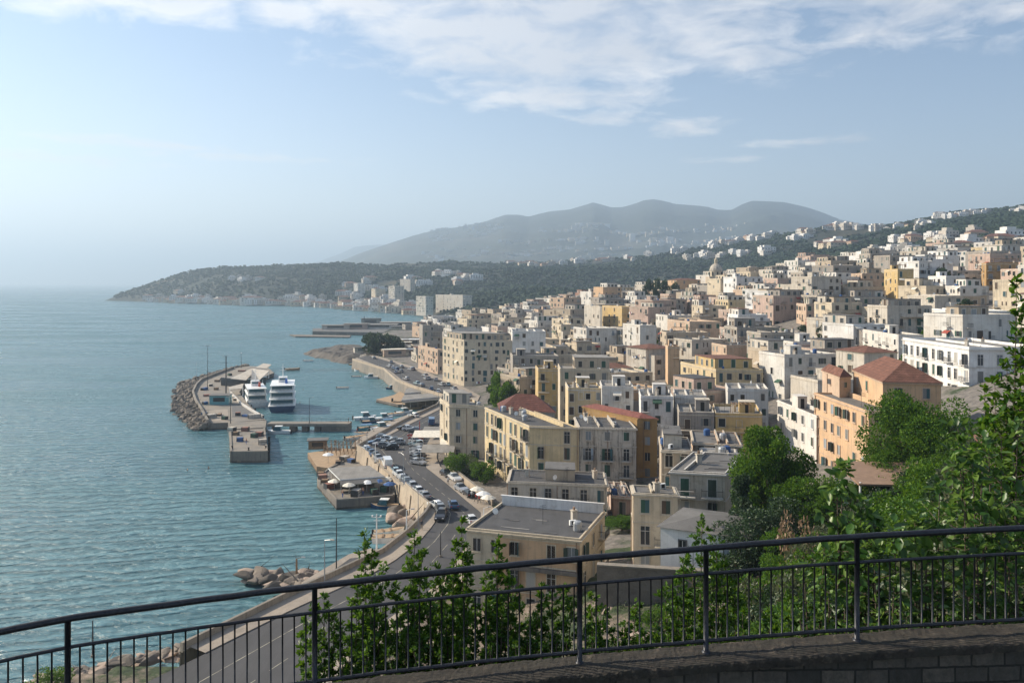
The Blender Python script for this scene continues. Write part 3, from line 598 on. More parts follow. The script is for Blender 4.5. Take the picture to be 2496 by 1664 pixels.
    for (t0, t1, dep, fr, wk) in annex:   # lower wing in front with its own terrace and parapet
        nL = Lv / np.linalg.norm(Lv); q = C - O + Rv * t0 - nL * dep; a = Rv * (t1 - t0); b = nL * (dep - .02); hh = h * fr; m = MB(); m.obox(q, a, b, -sink, hh, wk, roof, 'b')
        for (e0, e1) in ((q, a), (q, b * .95)):
            n2 = np.array([-e1[1], e1[0]]) / np.linalg.norm(e1) * .2 * (1 if e1 is a else -1); m.obox(e0 + n2 * .02, e1, n2, hh, hh + .8, wk, trim, 'b')
        ao = m.build('wing', root); d, Ln, nn = solve_face(q, q + a); k = max(1, int(Ln / 2.7)); rz = math.atan2(d[1], d[0]); fl_ = max(1, int(hh / fh))
        for c in range(k):
            for r in range(fl_):
                zf = hh - (r + 1) * fh + .9
                if zf < .2 or nwin > 98 or rnd.random() < .15: continue
                p = q + d * Ln * (c + .5) / k; nwin += 1; obj('window', wlib(kf)[rnd.choice((0, 1, 4, 6, 3))], ao, (p[0], p[1], zf - (.5 if rnd.random() < .3 else 0)), rz)
    # upper setback storeys / huts: (t0,u0,t1,u1,height,wall,roof)
    for (t0, u0, t1, u1, hh, wk, rk) in sets:
        q = C - O + Rv * t0 + Lv * u0; a = Rv * (t1 - t0); b = Lv * (u1 - u0); m = MB(); m.obox(q, a, b, h - .05, h + hh, wk, rk, 'b')
        slab_roof(m, [q, q + a, q + a + b, q + b], h + hh, rk, .15, .2); so = m.build('upper_storey', root)
        for (P, Q) in ((q, q + a), (q + b, q)):
            d, Ln, nn = solve_face(P, Q); k = max(1, int(Ln / 2.6)); rz = math.atan2(d[1], d[0])
            for c in range(k):
                if nwin > 98 or hh < 2.1: break
                p = P + d * Ln * (c + .5) / k; nwin += 1; obj('window', wlib(kf)[rnd.choice((0, 1, 4, 6))], so, (p[0], p[1], h + (.25 if hh < 2.8 else .7)), rz)
    if hip is None:
        if rnd.random() < roofhut:
            t = rnd.uniform(.1, .55); u = rnd.uniform(.3, .6); w = min(.4, 3.2 / np.linalg.norm(Rv)); dd = min(.35, 3 / np.linalg.norm(Lv)); q = C - O + Rv * t + Lv * u; m = MB()
            m.obox(q, Rv * w, Lv * dd, h - .05, h + 2.3, wall, roof, 'b'); slab_roof(m, [q, q + Rv * w, q + Rv * w + Lv * dd, q + Lv * dd], h + 2.3, trim, .12, .15)
            p = q + Rv * w * .5; d = Rv / np.linalg.norm(Rv); a, b = p - d * .4, p + d * .4; nn = np.array([d[1], -d[0]]) * .03; m.face([(*(a + nn), h), (*(b + nn), h), (*(b + nn), h + 1.9), (*(a + nn), h + 1.9)], 'dark'); m.build('roof_hut', root)
        for k in range(clutter):
            if rnd.random() < .3: continue
            kk = rnd.choice(['water_tank', 'blue_tank', 'antenna', 'antenna', 'chimney', 'chimney', 'satellite_dish', 'air_conditioner']); t, u = rnd.uniform(.08, .92), rnd.uniform(.08, .92); q = C - O + Rv * t + Lv * u
            obj('water_tank' if 'tank' in kk else kk, SM[kk], root, (q[0], q[1], h), rnd.uniform(-1, 1))
    return root
HZ = []
FOOT = []   # taken ground: (centre, radius vectors)
def hb(label, cx, ry, Y, Lf, Rt, z0, **k):
    """near corner seen at (cx, ry) at distance Y; far ends of its left and right faces as (px, distance)"""
    C = atY(cx, ry, Y); l = np.array([Lf[1] * (Lf[0] - CX) / F, Lf[1]]); r = np.array([Rt[1] * (Rt[0] - CX) / F, Rt[1]])
    Lv, Rv = l - C[:2], r - C[:2]; pp = k.get('parapet', .6) if k.get('hip') is None else 0
    FOOT.append([C[:2], C[:2] + Rv, C[:2] + Rv + Lv, C[:2] + Lv]); HZ.append(C[2])
    return house(label, C[:2], Rv, Lv, z0, C[2] - pp, **k)
N = dict(style='near')
hb('cream four-storey corner block with glazed roof room beside the coast road', 1095, 985, 195, (1072, 206), (1180, 193), 5, wall='cream', cols=(2, 2, 0), rowstyle='wwwd', seed=3, sets=[(.05, .2, .65, .8, 3.0, 'offwhite', 'roof_pale')], roofhut=0, shutp=.9, spacing=3, **N)
hb('long yellow block with a bright cream side facing the sea', 1290, 1037, 160, (1182, 184), (1411, 158), 5, wall='pale_yellow', roof='roof_felt', cols=(2, 9, 0), rowstyle='ddda', balp=.14, seed=11, skip=.04, bal=.1, roofhut=0, parapet=.25, shutp=.85, clutter=12, **N)
hb('grey stained apartment block with small balconies joined to the yellow block', 1412, 1040, 158, (1400, 170), (1551, 156.5), 5, wall='stained', roof='roof_felt', cols=(3, 0, 0), rowstyle='wddw', seed=5, skip=0, trim='offwhite', roofhut=0, parapet=.25, clutter=12, w0=0, **N)
hb('deep ochre wing behind the grey stained block', 1553, 1018, 163, (1420, 178), (1602, 162), 5, wall='ochre', roof='roof_red', cols=(1, 0, 0), rowstyle='w', seed=6, hip=.9, roofhut=0, trim='ochre', **N)
hb('low attic block with a dark red tiled roof on the yellow building', 1222, 998, 181, (1215, 190), (1352, 177), 12, wall='offwhite', roof='roof_tiles_dark', cols=(2, 0, 0), hip=3.2, seed=8, rowstyle='s', sink=6, fh=2.5, **N)
hb('weathered white low house with red door awnings between the yellow block and flat dark roof', 1238, 1172, 137, (1246, 146), (1480, 134.5), 5, wall='offwhite', roof='roof_felt', cols=(6, 0, 3), seed=21, rowstyle='dw', parapet=.3, bal=.05, sets=[(.38, .3, .68, .9, 1.9, 'beige', 'roof_grey')], roofhut=0, clutter=12, trim='trim', shutp=.5, **N)
# the nearest block: roof corners fixed by bearings
def roof4(label, pts, Y0, z0, **k):
    z = H - Y0 * (pts[0][1] - HY) / F; P = [at(a, b, z)[:2] for a, b in pts]; FOOT.append(P); HZ.append(z); pp = k.get('parapet', .6)
    return house(label, P[0], P[1] - P[0], P[3] - P[0], z0, z - pp, **k)
roof4('peach and cream block with a broad flat dark roof nearest the viewer', [(1137, 1285), (1414, 1312), (1474, 1232), (1224, 1222)], 105, 5, wall='cream', roof='roof_felt', cols=(6, 0, 3), rowstyle='wdd', seed=31, panel=(.27, .995, 'orange'), sets=[(0.01, .96, .99, .99, 1.3, 'bright_white', 'bright_white')], parapet=.35, trim='cream', roofhut=0, clutter=9, bal=.2, shutp=.45, skip=.05, fh=3.5, **N)
hb('narrow pinkish house in the gap right of the flat dark roof', 1493, 1207, 140, (1480, 150), (1541, 139), 6, wall='pink', cols=(1, 0, 0), seed=33, parapet=.3, **N)
hb('low peach terrace house with a grey flat roof left of the tall green tree', 1690, 1078, 128, (1684, 139), (1808, 126), 8, wall='peach', roof='roof_grey', cols=(3, 0, 0), seed=81, parapet=.25, rowstyle='a', roofhut=0, clutter=7, **N)
hb('stepped cream house with patched grey roofs beside the deep ochre wing', 1612, 1096, 121, (1606, 132), (1688, 120), 8, wall='beige', roof='roof_grey', cols=(2, 0, 0), seed=82, parapet=.25, rowstyle='a', roofhut=0, clutter=8, sets=[(.1, .3, .7, .95, 2.0, 'stained', 'roof_grey')], **N)
hb('low whitewashed annex in front of the peach terrace house', 1712, 1110, 118, (1708, 124), (1800, 117), 9, wall='bright_white', roof='roof_pale', cols=(3, 0, 0), seed=83, parapet=.2, rowstyle='s', roofhut=0, clutter=4, **N)
hb('pale cream four-storey house with a teal window blind above the stone wall', 1545, 1200, 100, (1540, 104), (1652, 99), 10, wall='cream', roof='roof_grey', cols=(2, 0, 0), rowstyle='wdw', seed=35, parapet=.2, fh=3.2, shutp=.7, roofhut=0, clutter=3, skip=0, **N)
hb('whitish two-storey house with an arched doorway and iron balcony', 1633, 1146, 107, (1690, 119), (1768, 105.5), 11, wall='offwhite', roof='roof_grey', cols=(2, 0, 1), rowstyle='da', seed=36, parapet=.25, skip=0, roofhut=.0, clutter=4, trim='trim_white', shutp=1, balp=1, **N)
hb('white rendered house with a sloping grey roof just above the railing', 1610, 1282, 88, (1672, 95), (1826, 84), 12, wall='bright_white', roof='roof_grey', cols=(2, 0, 0), rowstyle='s', seed=37, hip=0.8, roofhut=0, trim='roof_grey', cornice=False, skip=0, **N)
hb('orange five-storey building with tall sunlit side wall and roof terrace', 2117, 1001, 130, (1985, 152), (2300, 129), 10, wall='orange', roof='roof_grey', cols=(3, 7, 0), rowstyle='w', seed=41, parapet=.3, fh=3.4, skip=.08, roofhut=0, clutter=2, trim='peach', shutp=.75, **N)
hb('orange penthouse floor under a hipped terracotta tile roof', 2152, 930, 133, (2080, 151), (2294, 131.5), 26.5, wall='orange', roof='roof_tiles', cols=(2, 3, 0), rowstyle='w', seed=42, hip=3.1, fh=3.6, trim='peach', roofhut=0, sink=2, **N)
hb('small tiled-roof room on the orange terrace', 2046, 918, 147, (2004, 158), (2074, 148), 26.5, wall='peach', roof='roof_tiles', cols=(1, 1, 0), rowstyle='s', seed=43, hip=1.3, fh=3, sink=2, trim='peach', **N)
hb('white narrow building on the left of the orange building', 1990, 1012, 150, (1895, 170), (2050, 151), 9, wall='white', roof='roof_felt', cols=(1, 5, 0), seed=44, rowstyle='w', parapet=.3, fh=3.4, skip=.05, trim='trim_white', shutp=.6, **N)
hb('long bright white four-storey building behind the big round tree', 2362, 845, 172, (2200, 202), (2560, 170), 17, wall='bright_white', roof='roof_pale', cols=(4, 9, 0), rowstyle='d', seed=45, fh=3.6, bal=.15, skip=.05, trim='trim_white', shutp=.6, clutter=4, **N)
hb('stone hut with a pink tiled roof half hidden by big leaves', 2388, 1100, 70, (2380, 77), (2500, 69), 22, wall='stained', roof='roof_tiles', cols=(1, 0, 0), rowstyle='s', seed=47, hip=1.0, roofhut=0, **N)
M_ = dict(style='far', extra=.06)
hb('white and cream block with two sunlit bays above the tiled penthouse', 2190, 815, 215, (2103, 240), (2250, 214), 22, wall='white', cols=(2, 5, 0), seed=51, trim='trim_white', **M_)
hb('long low white villa with a dark roof terrace on the right', 2335, 757, 250, (2267, 275), (2463, 249), 27, wall='bright_white', roof='roof_pale', cols=(4, 3, 0), seed=52, trim='trim_white', **M_)
hb('brick red long low house among white houses', 1970, 780, 290, (1962, 300), (2120, 288), 26, wall='brick_red', roof='roof_grey', cols=(5, 0, 0), seed=53, **M_)
hb('tall bright yellow house standing above the white roofs', 2188, 655, 330, (2155, 350), (2227, 329), 39, wall='yellow', cols=(2, 3, 0), seed=54, skip=0, trim='cream', **M_)
hb('large white block with rooftop planting right of the tall yellow house', 2306, 672, 320, (2262, 335), (2352, 318), 36, wall='bright_white', cols=(3, 4, 0), seed=55, trim='trim_white', **M_)
hb('brown ochre block on the skyline at the right', 2404, 640, 330, (2392, 345), (2560, 329), 40, wall='ochre', cols=(7, 1, 0), seed=56, bal=.3, **M_)
hb('yellow house with an orange roof terrace and planters', 1745, 899, 215, (1659, 236), (1860, 214), 12, wall='pale_yellow', cols=(5, 5, 0), seed=57, sets=[(.1, .15, .9, .7, 3.0, 'yellow', 'roof_tiles')], **M_)
hb('white low terrace house with four dark doorways', 1774, 946, 185, (1768, 195), (1873, 184), 12, wall='white', roof='roof_pale', cols=(4, 0, 0), seed=58, trim='trim_white', bal=0, **M_)
hb('ochre yellow terrace house below the white doorways', 1744, 1006, 165, (1738, 178), (1858, 164), 11, wall='yellow', roof='roof_pale', cols=(3, 0, 0), seed=59, **M_)
hb('grey low house with a dark arched entrance left of the ochre terrace', 1655, 1003, 166, (1650, 178), (1741, 165), 10, wall='grey', roof='roof_pale', cols=(2, 0, 0), seed=60, **M_)
hb('cream house with a wide flat roof and four tall windows', 1365, 897, 212, (1360, 224), (1488, 210), 8, wall='cream', cols=(4, 0, 0), seed=61, sets=[(.3, .2, 1, .9, 3.2, 'beige', 'roof_pale')], **M_)
hb('pale yellow house with blue curtains behind the terracotta attic', 1385, 944, 194, (1378, 205), (1466, 193), 8, wall='pale_yellow', roof='roof_pale', cols=(4, 0, 0), seed=62, trim='trim_white', **M_)
hb('white block with a green awning behind the red roof', 1467, 940, 189, (1462, 200), (1544, 188), 8, wall='white', roof='roof_pale', cols=(3, 0, 0), seed=63, trim='trim_white', bal=.4, **M_)
hb('white house with closed pale shutters behind the ochre wing', 1562, 964, 178, (1556, 190), (1641, 177), 9, wall='bright_white', roof='roof_pale', cols=(3, 0, 0), seed=64, trim='trim_white', bal=.4, **M_)
hb('whitewashed stepped house right of the pale shutters', 1646, 962, 180, (1641, 190), (1722, 179), 10, wall='white', roof='roof_pale', cols=(2, 0, 0), seed=65, trim='trim_white', **M_)
hb('bright yellow small house with blue arches by the garden', 1312, 898, 235, (1305, 245), (1364, 234), 7, wall='yellow', cols=(2, 0, 0), seed=66, **M_)
hb('big pale cream hotel with rows of square windows facing the harbour', 1131, 828, 330, (1079, 349), (1248, 326), 5, wall='cream', roof='roof_pale', cols=(8, 5, 0), fh=2.9, seed=67, skip=0, bal=0, sets=[(.05, .2, .95, .9, 3.0, 'beige', 'roof_pale')], **M_)
hb('white block adjoining the right end of the cream hotel', 1249, 806, 326, (1246, 340), (1330, 324), 6, wall='bright_white', cols=(4, 0, 0), seed=68, trim='trim_white', **M_)
hb('long low cream curved terrace left of the hotel on the waterfront', 1067, 852, 372, (1019, 398), (1083, 371), 5, wall='peach', roof='roof_grey', cols=(1, 8, 0), fh=3.3, seed=69, skip=0, **M_)
hb('grey old palazzo block in shade beside the cream hotel', 1250, 866, 290, (1244, 302), (1362, 288), 6, wall='grey', roof='roof_grey', cols=(6, 0, 0), seed=70, **M_)
hb('cream block with a wide sunlit side in the middle of town', 1398, 779, 400, (1345, 420), (1424, 399), 14, wall='cream', cols=(1, 4, 0), seed=71, skip=0, **M_)
hb('whitish grey block left of the yellow town block', 1462, 746, 408, (1424, 425), (1468, 407), 16, wall='offwhite', cols=(0, 4, 0), seed=72, **M_)
hb('yellow town block with green shutters in four rows', 1516, 747, 400, (1468, 422), (1546, 399), 17, wall='yellow', cols=(1, 4, 0), seed=73, skip=0, fh=3.0, **M_)
hb('white terraced block with a roof deck below the yellow town block', 1560, 792, 330, (1518, 345), (1600, 329), 14, wall='white', cols=(1, 3, 0), seed=74, **M_)
hb('peach block with a shaded front in the middle of the hillside', 1681, 783, 330, (1627, 352), (1758, 328), 20, wall='peach', cols=(4, 4, 0), seed=75, skip=0, **M_)
hb('narrow orange tower house over grey roofs', 1628, 843, 260, (1622, 268), (1656, 259), 13, wall='orange', cols=(1, 0, 0), seed=76, skip=.7, **M_)
hb('ruined grey stone building by the waterfront pines', 1030, 792, 470, (1022, 485), (1078, 468), 5, wall='grey', cols=(3, 1, 0), seed=77, cornice=False, **M_)
for (lb, a) in [('wide white slab tower block across the bay', (1128, 719, 1070, (1062, 1120), (1150, 1068))), ('pale tower block left of the wide white slab', (1038, 722, 1090, (1014, 1110), (1056, 1088))), ('tall slim white tower block on the far shore', (962, 697, 1300, (947, 1315), (985, 1298)))]:
    hb(lb, *a, 6 if a[2] < 1200 else 14, wall='offwhite', cols=(3, 8, 0), fh=3.6, spacing=5, bal=0, skip=0, seed=int(a[0]), clutter=0, roofhut=.8, name='tower_block', cat='tower block', trim='trim_white', **M_)
for (lb, a, wk) in [('cream far block on the hillside left of the slim tower', (915, 704, 1350, (905, 1365), (940, 1348)), 'cream'), ('white far block half up the wooded headland', (872, 690, 1500, (862, 1512), (890, 1498)), 'white'), ('white stepped flats behind the slim tower', (1000, 680, 1450, (975, 1470), (1012, 1448)), 'offwhite')]:
    hb(lb, *a, 20, wall=wk, cols=(2, 4, 0), spacing=5, bal=0, seed=int(a[0]), clutter=0, cat='building', trim='trim_white', sink=20, **M_)
# church with its dome
def church():
    C = atY(1740, 697, 560); z0 = 34.0; h = C[2] - z0; r = empty('church', (C[0], C[1], z0), 'pale church with a small ribbed dome and lantern on the town skyline', 'church')
    m = MB(); m.box(-12, 0, -6, 16, 18, h, 'cream', 'roof_pale'); m.build('nave', r)
    m = MB(); m.box(-2, 3, h - .2, 9, 14, h + 5, 'beige', 'roof_pale'); m.build('crossing', r)
    m = MB(); m.lathe([(4.0, h + 5), (4.0, h + 8.5), (4.3, h + 8.7)], 'cream', 12, (3.5, 8.5))
    for i in range(8):
        a = i * math.pi / 4; x, y = 3.5 + 4.05 * math.cos(a), 8.5 + 4.05 * math.sin(a); m.box(x - .35, y - .35, h + 5.4, x + .35, y + .35, h + 8, 'dark')
    m.build('drum', r)
    m = MB(); m.lathe([(4.2, h + 8.7), (4.0, h + 10.3), (3.3, h + 11.8), (2.1, h + 13), (1.0, h + 13.5)], 'stained', 14, (3.5, 8.5)); dm = m.build('dome', r)
    m = MB(); m.lathe([(1.0, h + 13.5), (1.0, h + 15.6), (1.25, h + 15.8), (.5, h + 17), (.15, h + 17.4), (.12, h + 19)], 'cream', 8, (3.5, 8.5)); m.build('lantern', dm); r.scale = (1.1, 1.1, 1.1)
    for x in (-9, -5, 12):
        for z in (2.5, 6): 
            if z < h - 2: obj('window', wlib('trim')[0], r, (x, 0, z), 0)
    FOOT.append([C[:2] + np.array(q) for q in ((-12, 0), (16, 0), (16, 18), (-12, 18))]); HZ.append(C[2])
church()
# ------------------------------------------------------------------ the rest of the town, house by house
def proj(x, y, z): return CX + F * x / y, HY + F * (H - z) / y
def town():
    rnd = random.Random(77); W8 = ['white', 'white', 'bright_white', 'offwhite', 'cream', 'grey', 'beige', 'pale_yellow', 'peach', 'orange', 'pink', 'yellow', 'brick_red']
    wl = [6, 4, 2, 9, 9, 7, 9, 3.5, 4, .9, 4, .8, .5]; wr = [12, 8, 7, 9, 6, 5, 4, 2, 2.5, 1.0, 2, .8, .6]
    CN = {'white': 'white', 'bright_white': 'bright white', 'offwhite': 'off-white', 'cream': 'cream', 'grey': 'grey', 'beige': 'beige', 'pale_yellow': 'pale yellow', 'peach': 'peach', 'orange': 'orange', 'pink': 'pinkish', 'yellow': 'deep yellow', 'brick_red': 'brick red', 'ochre': 'ochre'}
    polys = [np.array(f) for f in FOOT]; cents = [p.mean(0) for p in polys]; rads = [max(np.linalg.norm(q - c) for q in p) for p, c in zip(polys, cents)]
    def clash(P, c, r):
        for q, cc, rr in zip(polys, cents, rads):
            if np.linalg.norm(c - cc) > r + rr: continue
            if r < 0.62 * np.linalg.norm(c - cc) and rr < .5 * np.linalg.norm(c - cc): continue
            mid = np.concatenate([P, (P + np.roll(P, -1, 0)) / 2, [c]]); mid2 = np.concatenate([q, (q + np.roll(q, -1, 0)) / 2, [cc]])
            if inside(mid, q).any() or inside(mid2, P).any(): return True
        return False
    cand = []; Y = 168.0
    while Y < 800:
        step = 10.5 + Y * .014; x0 = -0.16 * Y; x1 = 0.70 * Y; x = x0 + rnd.uniform(0, 8)
        while x < x1:
            w = rnd.uniform(7, 14) + Y * .011; px = CX + F * x / Y; cand.append((x, Y + rnd.uniform(-3, 3), w, step)); x += w + rnd.uniform(-.5, 1.5) + (4 if rnd.random() < .18 else 0)
        Y += step
    out = []
    for (x, y, w, st) in cand:
        px0 = CX + F * x / y; z = gz(x + w / 2, y); yaw = R(rnd.gauss(22 if px0 < 1750 else 15, 8)); d = rnd.uniform(.7, .98) * st; Rv = np.array([math.cos(yaw), math.sin(yaw) * .6]) * w; Lv = np.array([-math.sin(yaw), math.cos(yaw)]) * d; C = np.array([x, y])
        P = np.array([C, C + Rv, C + Rv + Lv, C + Lv]); c = P.mean(0)
        if land(np.concatenate([P, [c]])).min() < (14 if y < 500 else 30): continue
        if y < 520 and poly_dist(np.concatenate([P, [c]]), ROADC, False).min() < 13: continue
        px, py = proj(c[0], c[1], z)
        if px < 1240 and y < 262: continue
        if y < 230 and 1180 < px < 1370: continue
        if px < 1080 and 480 < y < 760 and px > 1000: 
            if rnd.random() < .5: continue
        if px < 885 or y > 800 - max(0, px - 1700) * .34: continue
        if px > 1830 and y < 162 + (px - 1830) * .05: continue
        if clash(P, c, max(w, d) * .7): continue
        fl = rnd.choice([2, 2, 2, 3, 3, 4]) + (1 if px < 1500 and y > 300 and rnd.random() < .4 else 0); 
        if y > 600 or y < 270: fl = min(fl, 3)
        if px < 1120: fl = 1 if px < 1000 or rnd.random() < .5 else 2
        zb = min(gz(*q) for q in P); zt = z + fl * 3.1 + rnd.uniform(-.3, .6); polys.append(P); cents.append(c); rads.append(max(np.linalg.norm(q - c) for q in P)); out.append([y, C, Rv, Lv, zb, zt, fl, px, rnd.random()])
    # leave out what nearer houses hide completely
    buf = np.full(340, 5000.0); items = [(np.mean(np.array(f)[:, 1]), f, None) for f in FOOT]; FZ = {}
    allb = sorted([(o[0], o) for o in out], key=lambda t: t[0]); hand = sorted([(min(q[1] for q in f), f, zt) for f, zt in zip(FOOT, HZ)], key=lambda t: t[0]); hi = 0; keep = []
    def cols_of(P):
        pxs = [CX + F * q[0] / q[1] for q in P]; return max(0, int(min(pxs) // 10 + 20)), min(339, int(max(pxs) // 10 + 20))
    for yy, o in allb:
        while hi < len(hand) and hand[hi][0] < yy:
            _, f, zt = hand[hi]; a, b = cols_of(f); py = HY + F * (H - zt) / max(q[1] for q in f); buf[a + 1:b] = np.minimum(buf[a + 1:b], py); hi += 1
        P = np.array([o[1], o[1] + o[2], o[1] + o[2] + o[3], o[1] + o[3]]); a, b = cols_of(P)
        if b < 20 or a > 272: continue
        py = HY + F * (H - o[5]) / yy; vis = (buf[a:b + 1] - py)
        if vis.max() < 5 + 900 / yy: continue
        keep.append(o + [float(vis.max()) * (b - a + 1)]); buf[a + 1:b] = np.minimum(buf[a + 1:b], py + 1)
    keep.sort(key=lambda o: -o[9]); open('/tmp/n.txt', 'w').write(str(len(keep)))
    main, rest = keep[:232], keep[232:]
    main.sort(key=lambda o: (o[7])); seen = {}
    zones = [(1010, 'on the waterfront left of the hotel'), (1250, 'by the cream hotel'), (1420, 'behind the red attic roof'), (1600, 'near the yellow town block'), (1800, 'near the peach hillside block'), (2000, 'right of the church'), (2200, 'near the tall yellow house'), (9999, 'under the right-hand skyline')]
    for o in main:
        y, C, Rv, Lv, zb, zt, fl, px, u, v = o; f = (px - 1250) / 1200 + (y - 200) / 900
        wk = rnd.choices(W8, wr if rnd.random() < f else wl)[0]
        if y < 420 and wk in ('brick_red',): wk = 'peach'
        roof = rnd.choices(['roof_pale', 'roof_grey', 'roof_tiles', 'roof_felt'], [7, 5, .7, 2])[0]; hip = 1.3 if roof == 'roof_tiles' and rnd.random() < .6 else None
        zone = next(t for lim, t in zones if px < lim); dist = 'front' if y < 260 else 'middle' if y < 400 else 'upper' if y < 560 else 'far'
        sets = []
        if hip is None and rnd.random() < .55: t0 = rnd.choice((0, .05, .3, .45)); sets.append((t0, rnd.uniform(.1, .4), min(1, t0 + rnd.uniform(.35, .6)), rnd.uniform(.75, 1), rnd.choice((2.6, 3.0, 3.3)), rnd.choice([wk, wk, 'offwhite', 'white']), rnd.choice(['roof_pale', 'roof_grey', 'roof_felt', 'roof_grey', 'roof_tiles'])))
        if hip is None and rnd.random() < .35: sets.append((rnd.uniform(0, .3), rnd.uniform(0, .2), rnd.uniform(.5, .95), rnd.uniform(.4, .6), rnd.choice((1.4, 2.4, 2.8)), rnd.choice(['beige', wk, 'offwhite', 'grey']), rnd.choice(['roof_pale', 'roof_grey', 'roof_felt'])))
        ann = [] if rnd.random() < .45 else [(rnd.choice((0, .1, .35)), rnd.uniform(.6, 1.0), rnd.uniform(1.5, 3.2), rnd.choice((.45, .62, .75)), rnd.choice([wk, 'white', 'beige', 'offwhite', 'cream', 'grey']))]
        feat = (', tiled hip roof,' if hip else ', set-back upper floor,' if sets else '')
        base = f"{CN[wk]} {['', 'one', 'two', 'three', 'four', 'five'][fl]}-storey house{feat} {zone}, {dist} rows"
        seen.setdefault(base, []).append(o); k = len(seen[base]) - 1; o.append((wk, roof, hip, sets, base, k, rnd.randint(0, 9999), ann))
    for o in main:
        y, C, Rv, Lv, zb, zt, fl, px, u, v, (wk, roof, hip, sets, base, k, sd, ann) = o
        lab = base.replace(' house ', ' house ') if len(seen[base]) == 1 else ordinal(k) + ' ' + base
        trim = 'trim_white' if wk in ('white', 'bright_white') else 'trim'
        house(lab, C, Rv, Lv, zb, zt, wall=wk, roof=roof, hip=hip, trim=trim, sets=sets, seed=sd, group='town houses on the hillside', clutter=8 if y < 330 else 4 if y < 480 else 2, roofhut=.45, spacing=2.9 if y < 420 else 3.6, faces='FL' , cornice=(y < 500), bal=.2, sink=5 + 8 * (y > 500), fh=3.1, style='far', name='town_house', parapet=.5, extra=.10 if y < 420 else 0, annex=ann if y < 560 else (), skip=.12)
    m = MB()
    for o in rest:
        y, C, Rv, Lv, zb, zt, fl, px, u, v = o; wk = rnd.choice(['white', 'offwhite', 'cream', 'bright_white']); m.obox(C, Rv, Lv, zb - 8, zt, wk, 'roof_pale', 'b')
        for (P, Q) in ((C, C + Rv), (C + Lv, C)):
            d, Ln, nn = solve_face(P, Q)
            for i in range(int(Ln / 3.4)):
                for r in range(fl):
                    p = P + d * (i + .5) * 3.4 + nn * .03; z = zt - (r + 1) * 3.1 + 1; m.face([(*(p - d * .5), z), (*(p + d * .5), z), (*(p + d * .5), z + 1.6), (*(p - d * .5), z + 1.6)], 'glass')
    if rest: tag(m.build('distant_houses'), 'packed small pale houses filling gaps at the far edge of town', 'houses', kind='stuff')
    return polys
TOWN = town()
# ------------------------------------------------------------------ seawall and quay
def wall_run(name, line, z0, z1, th, k, label, cat, parap=True, butt=0):
    line = np.array(line); inn = offset(line, th); r = empty(name, (*line[0], z0), label, cat); o = np.array([*line[0], z0]); m = MB()
    def q(p, z): return (p[0] - o[0], p[1] - o[1], z - o[2])
    flo = offset(line, -0.9)
    for i in range(len(line) - 1):
        a, b, c, d = line[i], line[i + 1], inn[i + 1], inn[i]; fa, fb = flo[i], flo[i + 1]
        m.face([q(fa, z0), q(a, z1), q(b, z1), q(fb, z0)], k); m.face([q(a, z1), q(d, z1), q(c, z1), q(b, z1)], k)
        m.face([q(fa * .97 + a * .03 - (a - d) * -.0, 0.5), q(a * .1 + fa * .9, .55), q(b * .1 + fb * .9, .55), q(fb, .5)], 'waterline')
    m.build('wall_face', r)
    if parap:
        m = MB(); ou = offset(line, -0.05); ii = offset(line, .38)
        for i in range(len(line) - 1):
            a, b, c, d = ou[i], ou[i + 1], ii[i + 1], ii[i]; m.prism([q(d, 0)[:2], q(c, 0)[:2], q(b, 0)[:2], q(a, 0)[:2]], z1 - .3 - o[2], z1 + .85 - o[2], 'seawall', 'concrete', bottom=False)
        m.build('parapet', r)
    if butt:
        L = dense(line, int(np.sum(np.linalg.norm(np.diff(line, axis=0), axis=1)) / butt) + 1); of = offset(L, -1.0); of2 = offset(L, -.35)
        for i in range(1, len(L) - 1):
            t = L[i + 1] - L[i - 1]; t = t / np.linalg.norm(t) * .35; m = MB(); a = [q(p, z0) for p in (L[i] - t, L[i] + t, of[i] + t, of[i] - t)]; b = [q(p, z1 - .6) for p in (L[i] - t, L[i] + t, of2[i] + t, of2[i] - t)]; m.frust(a, b, k); m.build('buttress', r)
    return r
wl = [np.array(w) for w in WALL]
wall_run('seawall', wl[0:4], -3, 5.1, .6, 'seawall', 'lower stretch of pale seawall beside the bottom-left road', 'seawall')
wall_run('seawall', wl[3:12], -3, 5.1, .6, 'seawall', 'tall plastered seawall with buttresses under the row of parked cars', 'seawall', butt=9)
wall_run('seawall', wl[11:14], -3, 5.1, .6, 'concrete_dark', 'dark quay wall behind the moored boats of the little marina', 'seawall')
wall_run('seawall', wl[13:], -3, 5.1, .6, 'concrete', 'pale curved seawall running out to the rocky point', 'seawall')
def poly_thing(name, pts, z, z0, k, top, label, cat, px=True, edge=None, parent=None):
    P = [at(a, b, z)[:2] for a, b in pts] if px else [np.array(p) for p in pts]; c = np.mean(P, axis=0)
    area = sum(P[i][0] * P[(i + 1) % len(P)][1] - P[(i + 1) % len(P)][0] * P[i][1] for i in range(len(P)))
    if area < 0: P = P[::-1]
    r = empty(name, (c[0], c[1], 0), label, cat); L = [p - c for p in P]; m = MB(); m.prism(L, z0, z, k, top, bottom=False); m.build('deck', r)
    m = MB(); sc_ = [q * 1.004 for q in L]; m.prism(sc_, z0, .45, 'waterline', bottom=False, cap=False); m.build('tide_band', r)
    if edge:
        m = MB(); n = len(L)
        for i in range(n):
            a, b = L[i], L[(i + 1) % n]; d = b - a; ln = np.linalg.norm(d); nn = np.array([-d[1], d[0]]) / ln * edge; m.obox(a, d, nn, z, z + .28, 'concrete', skip='b')
        m.build('kerb', r)
    return r, c
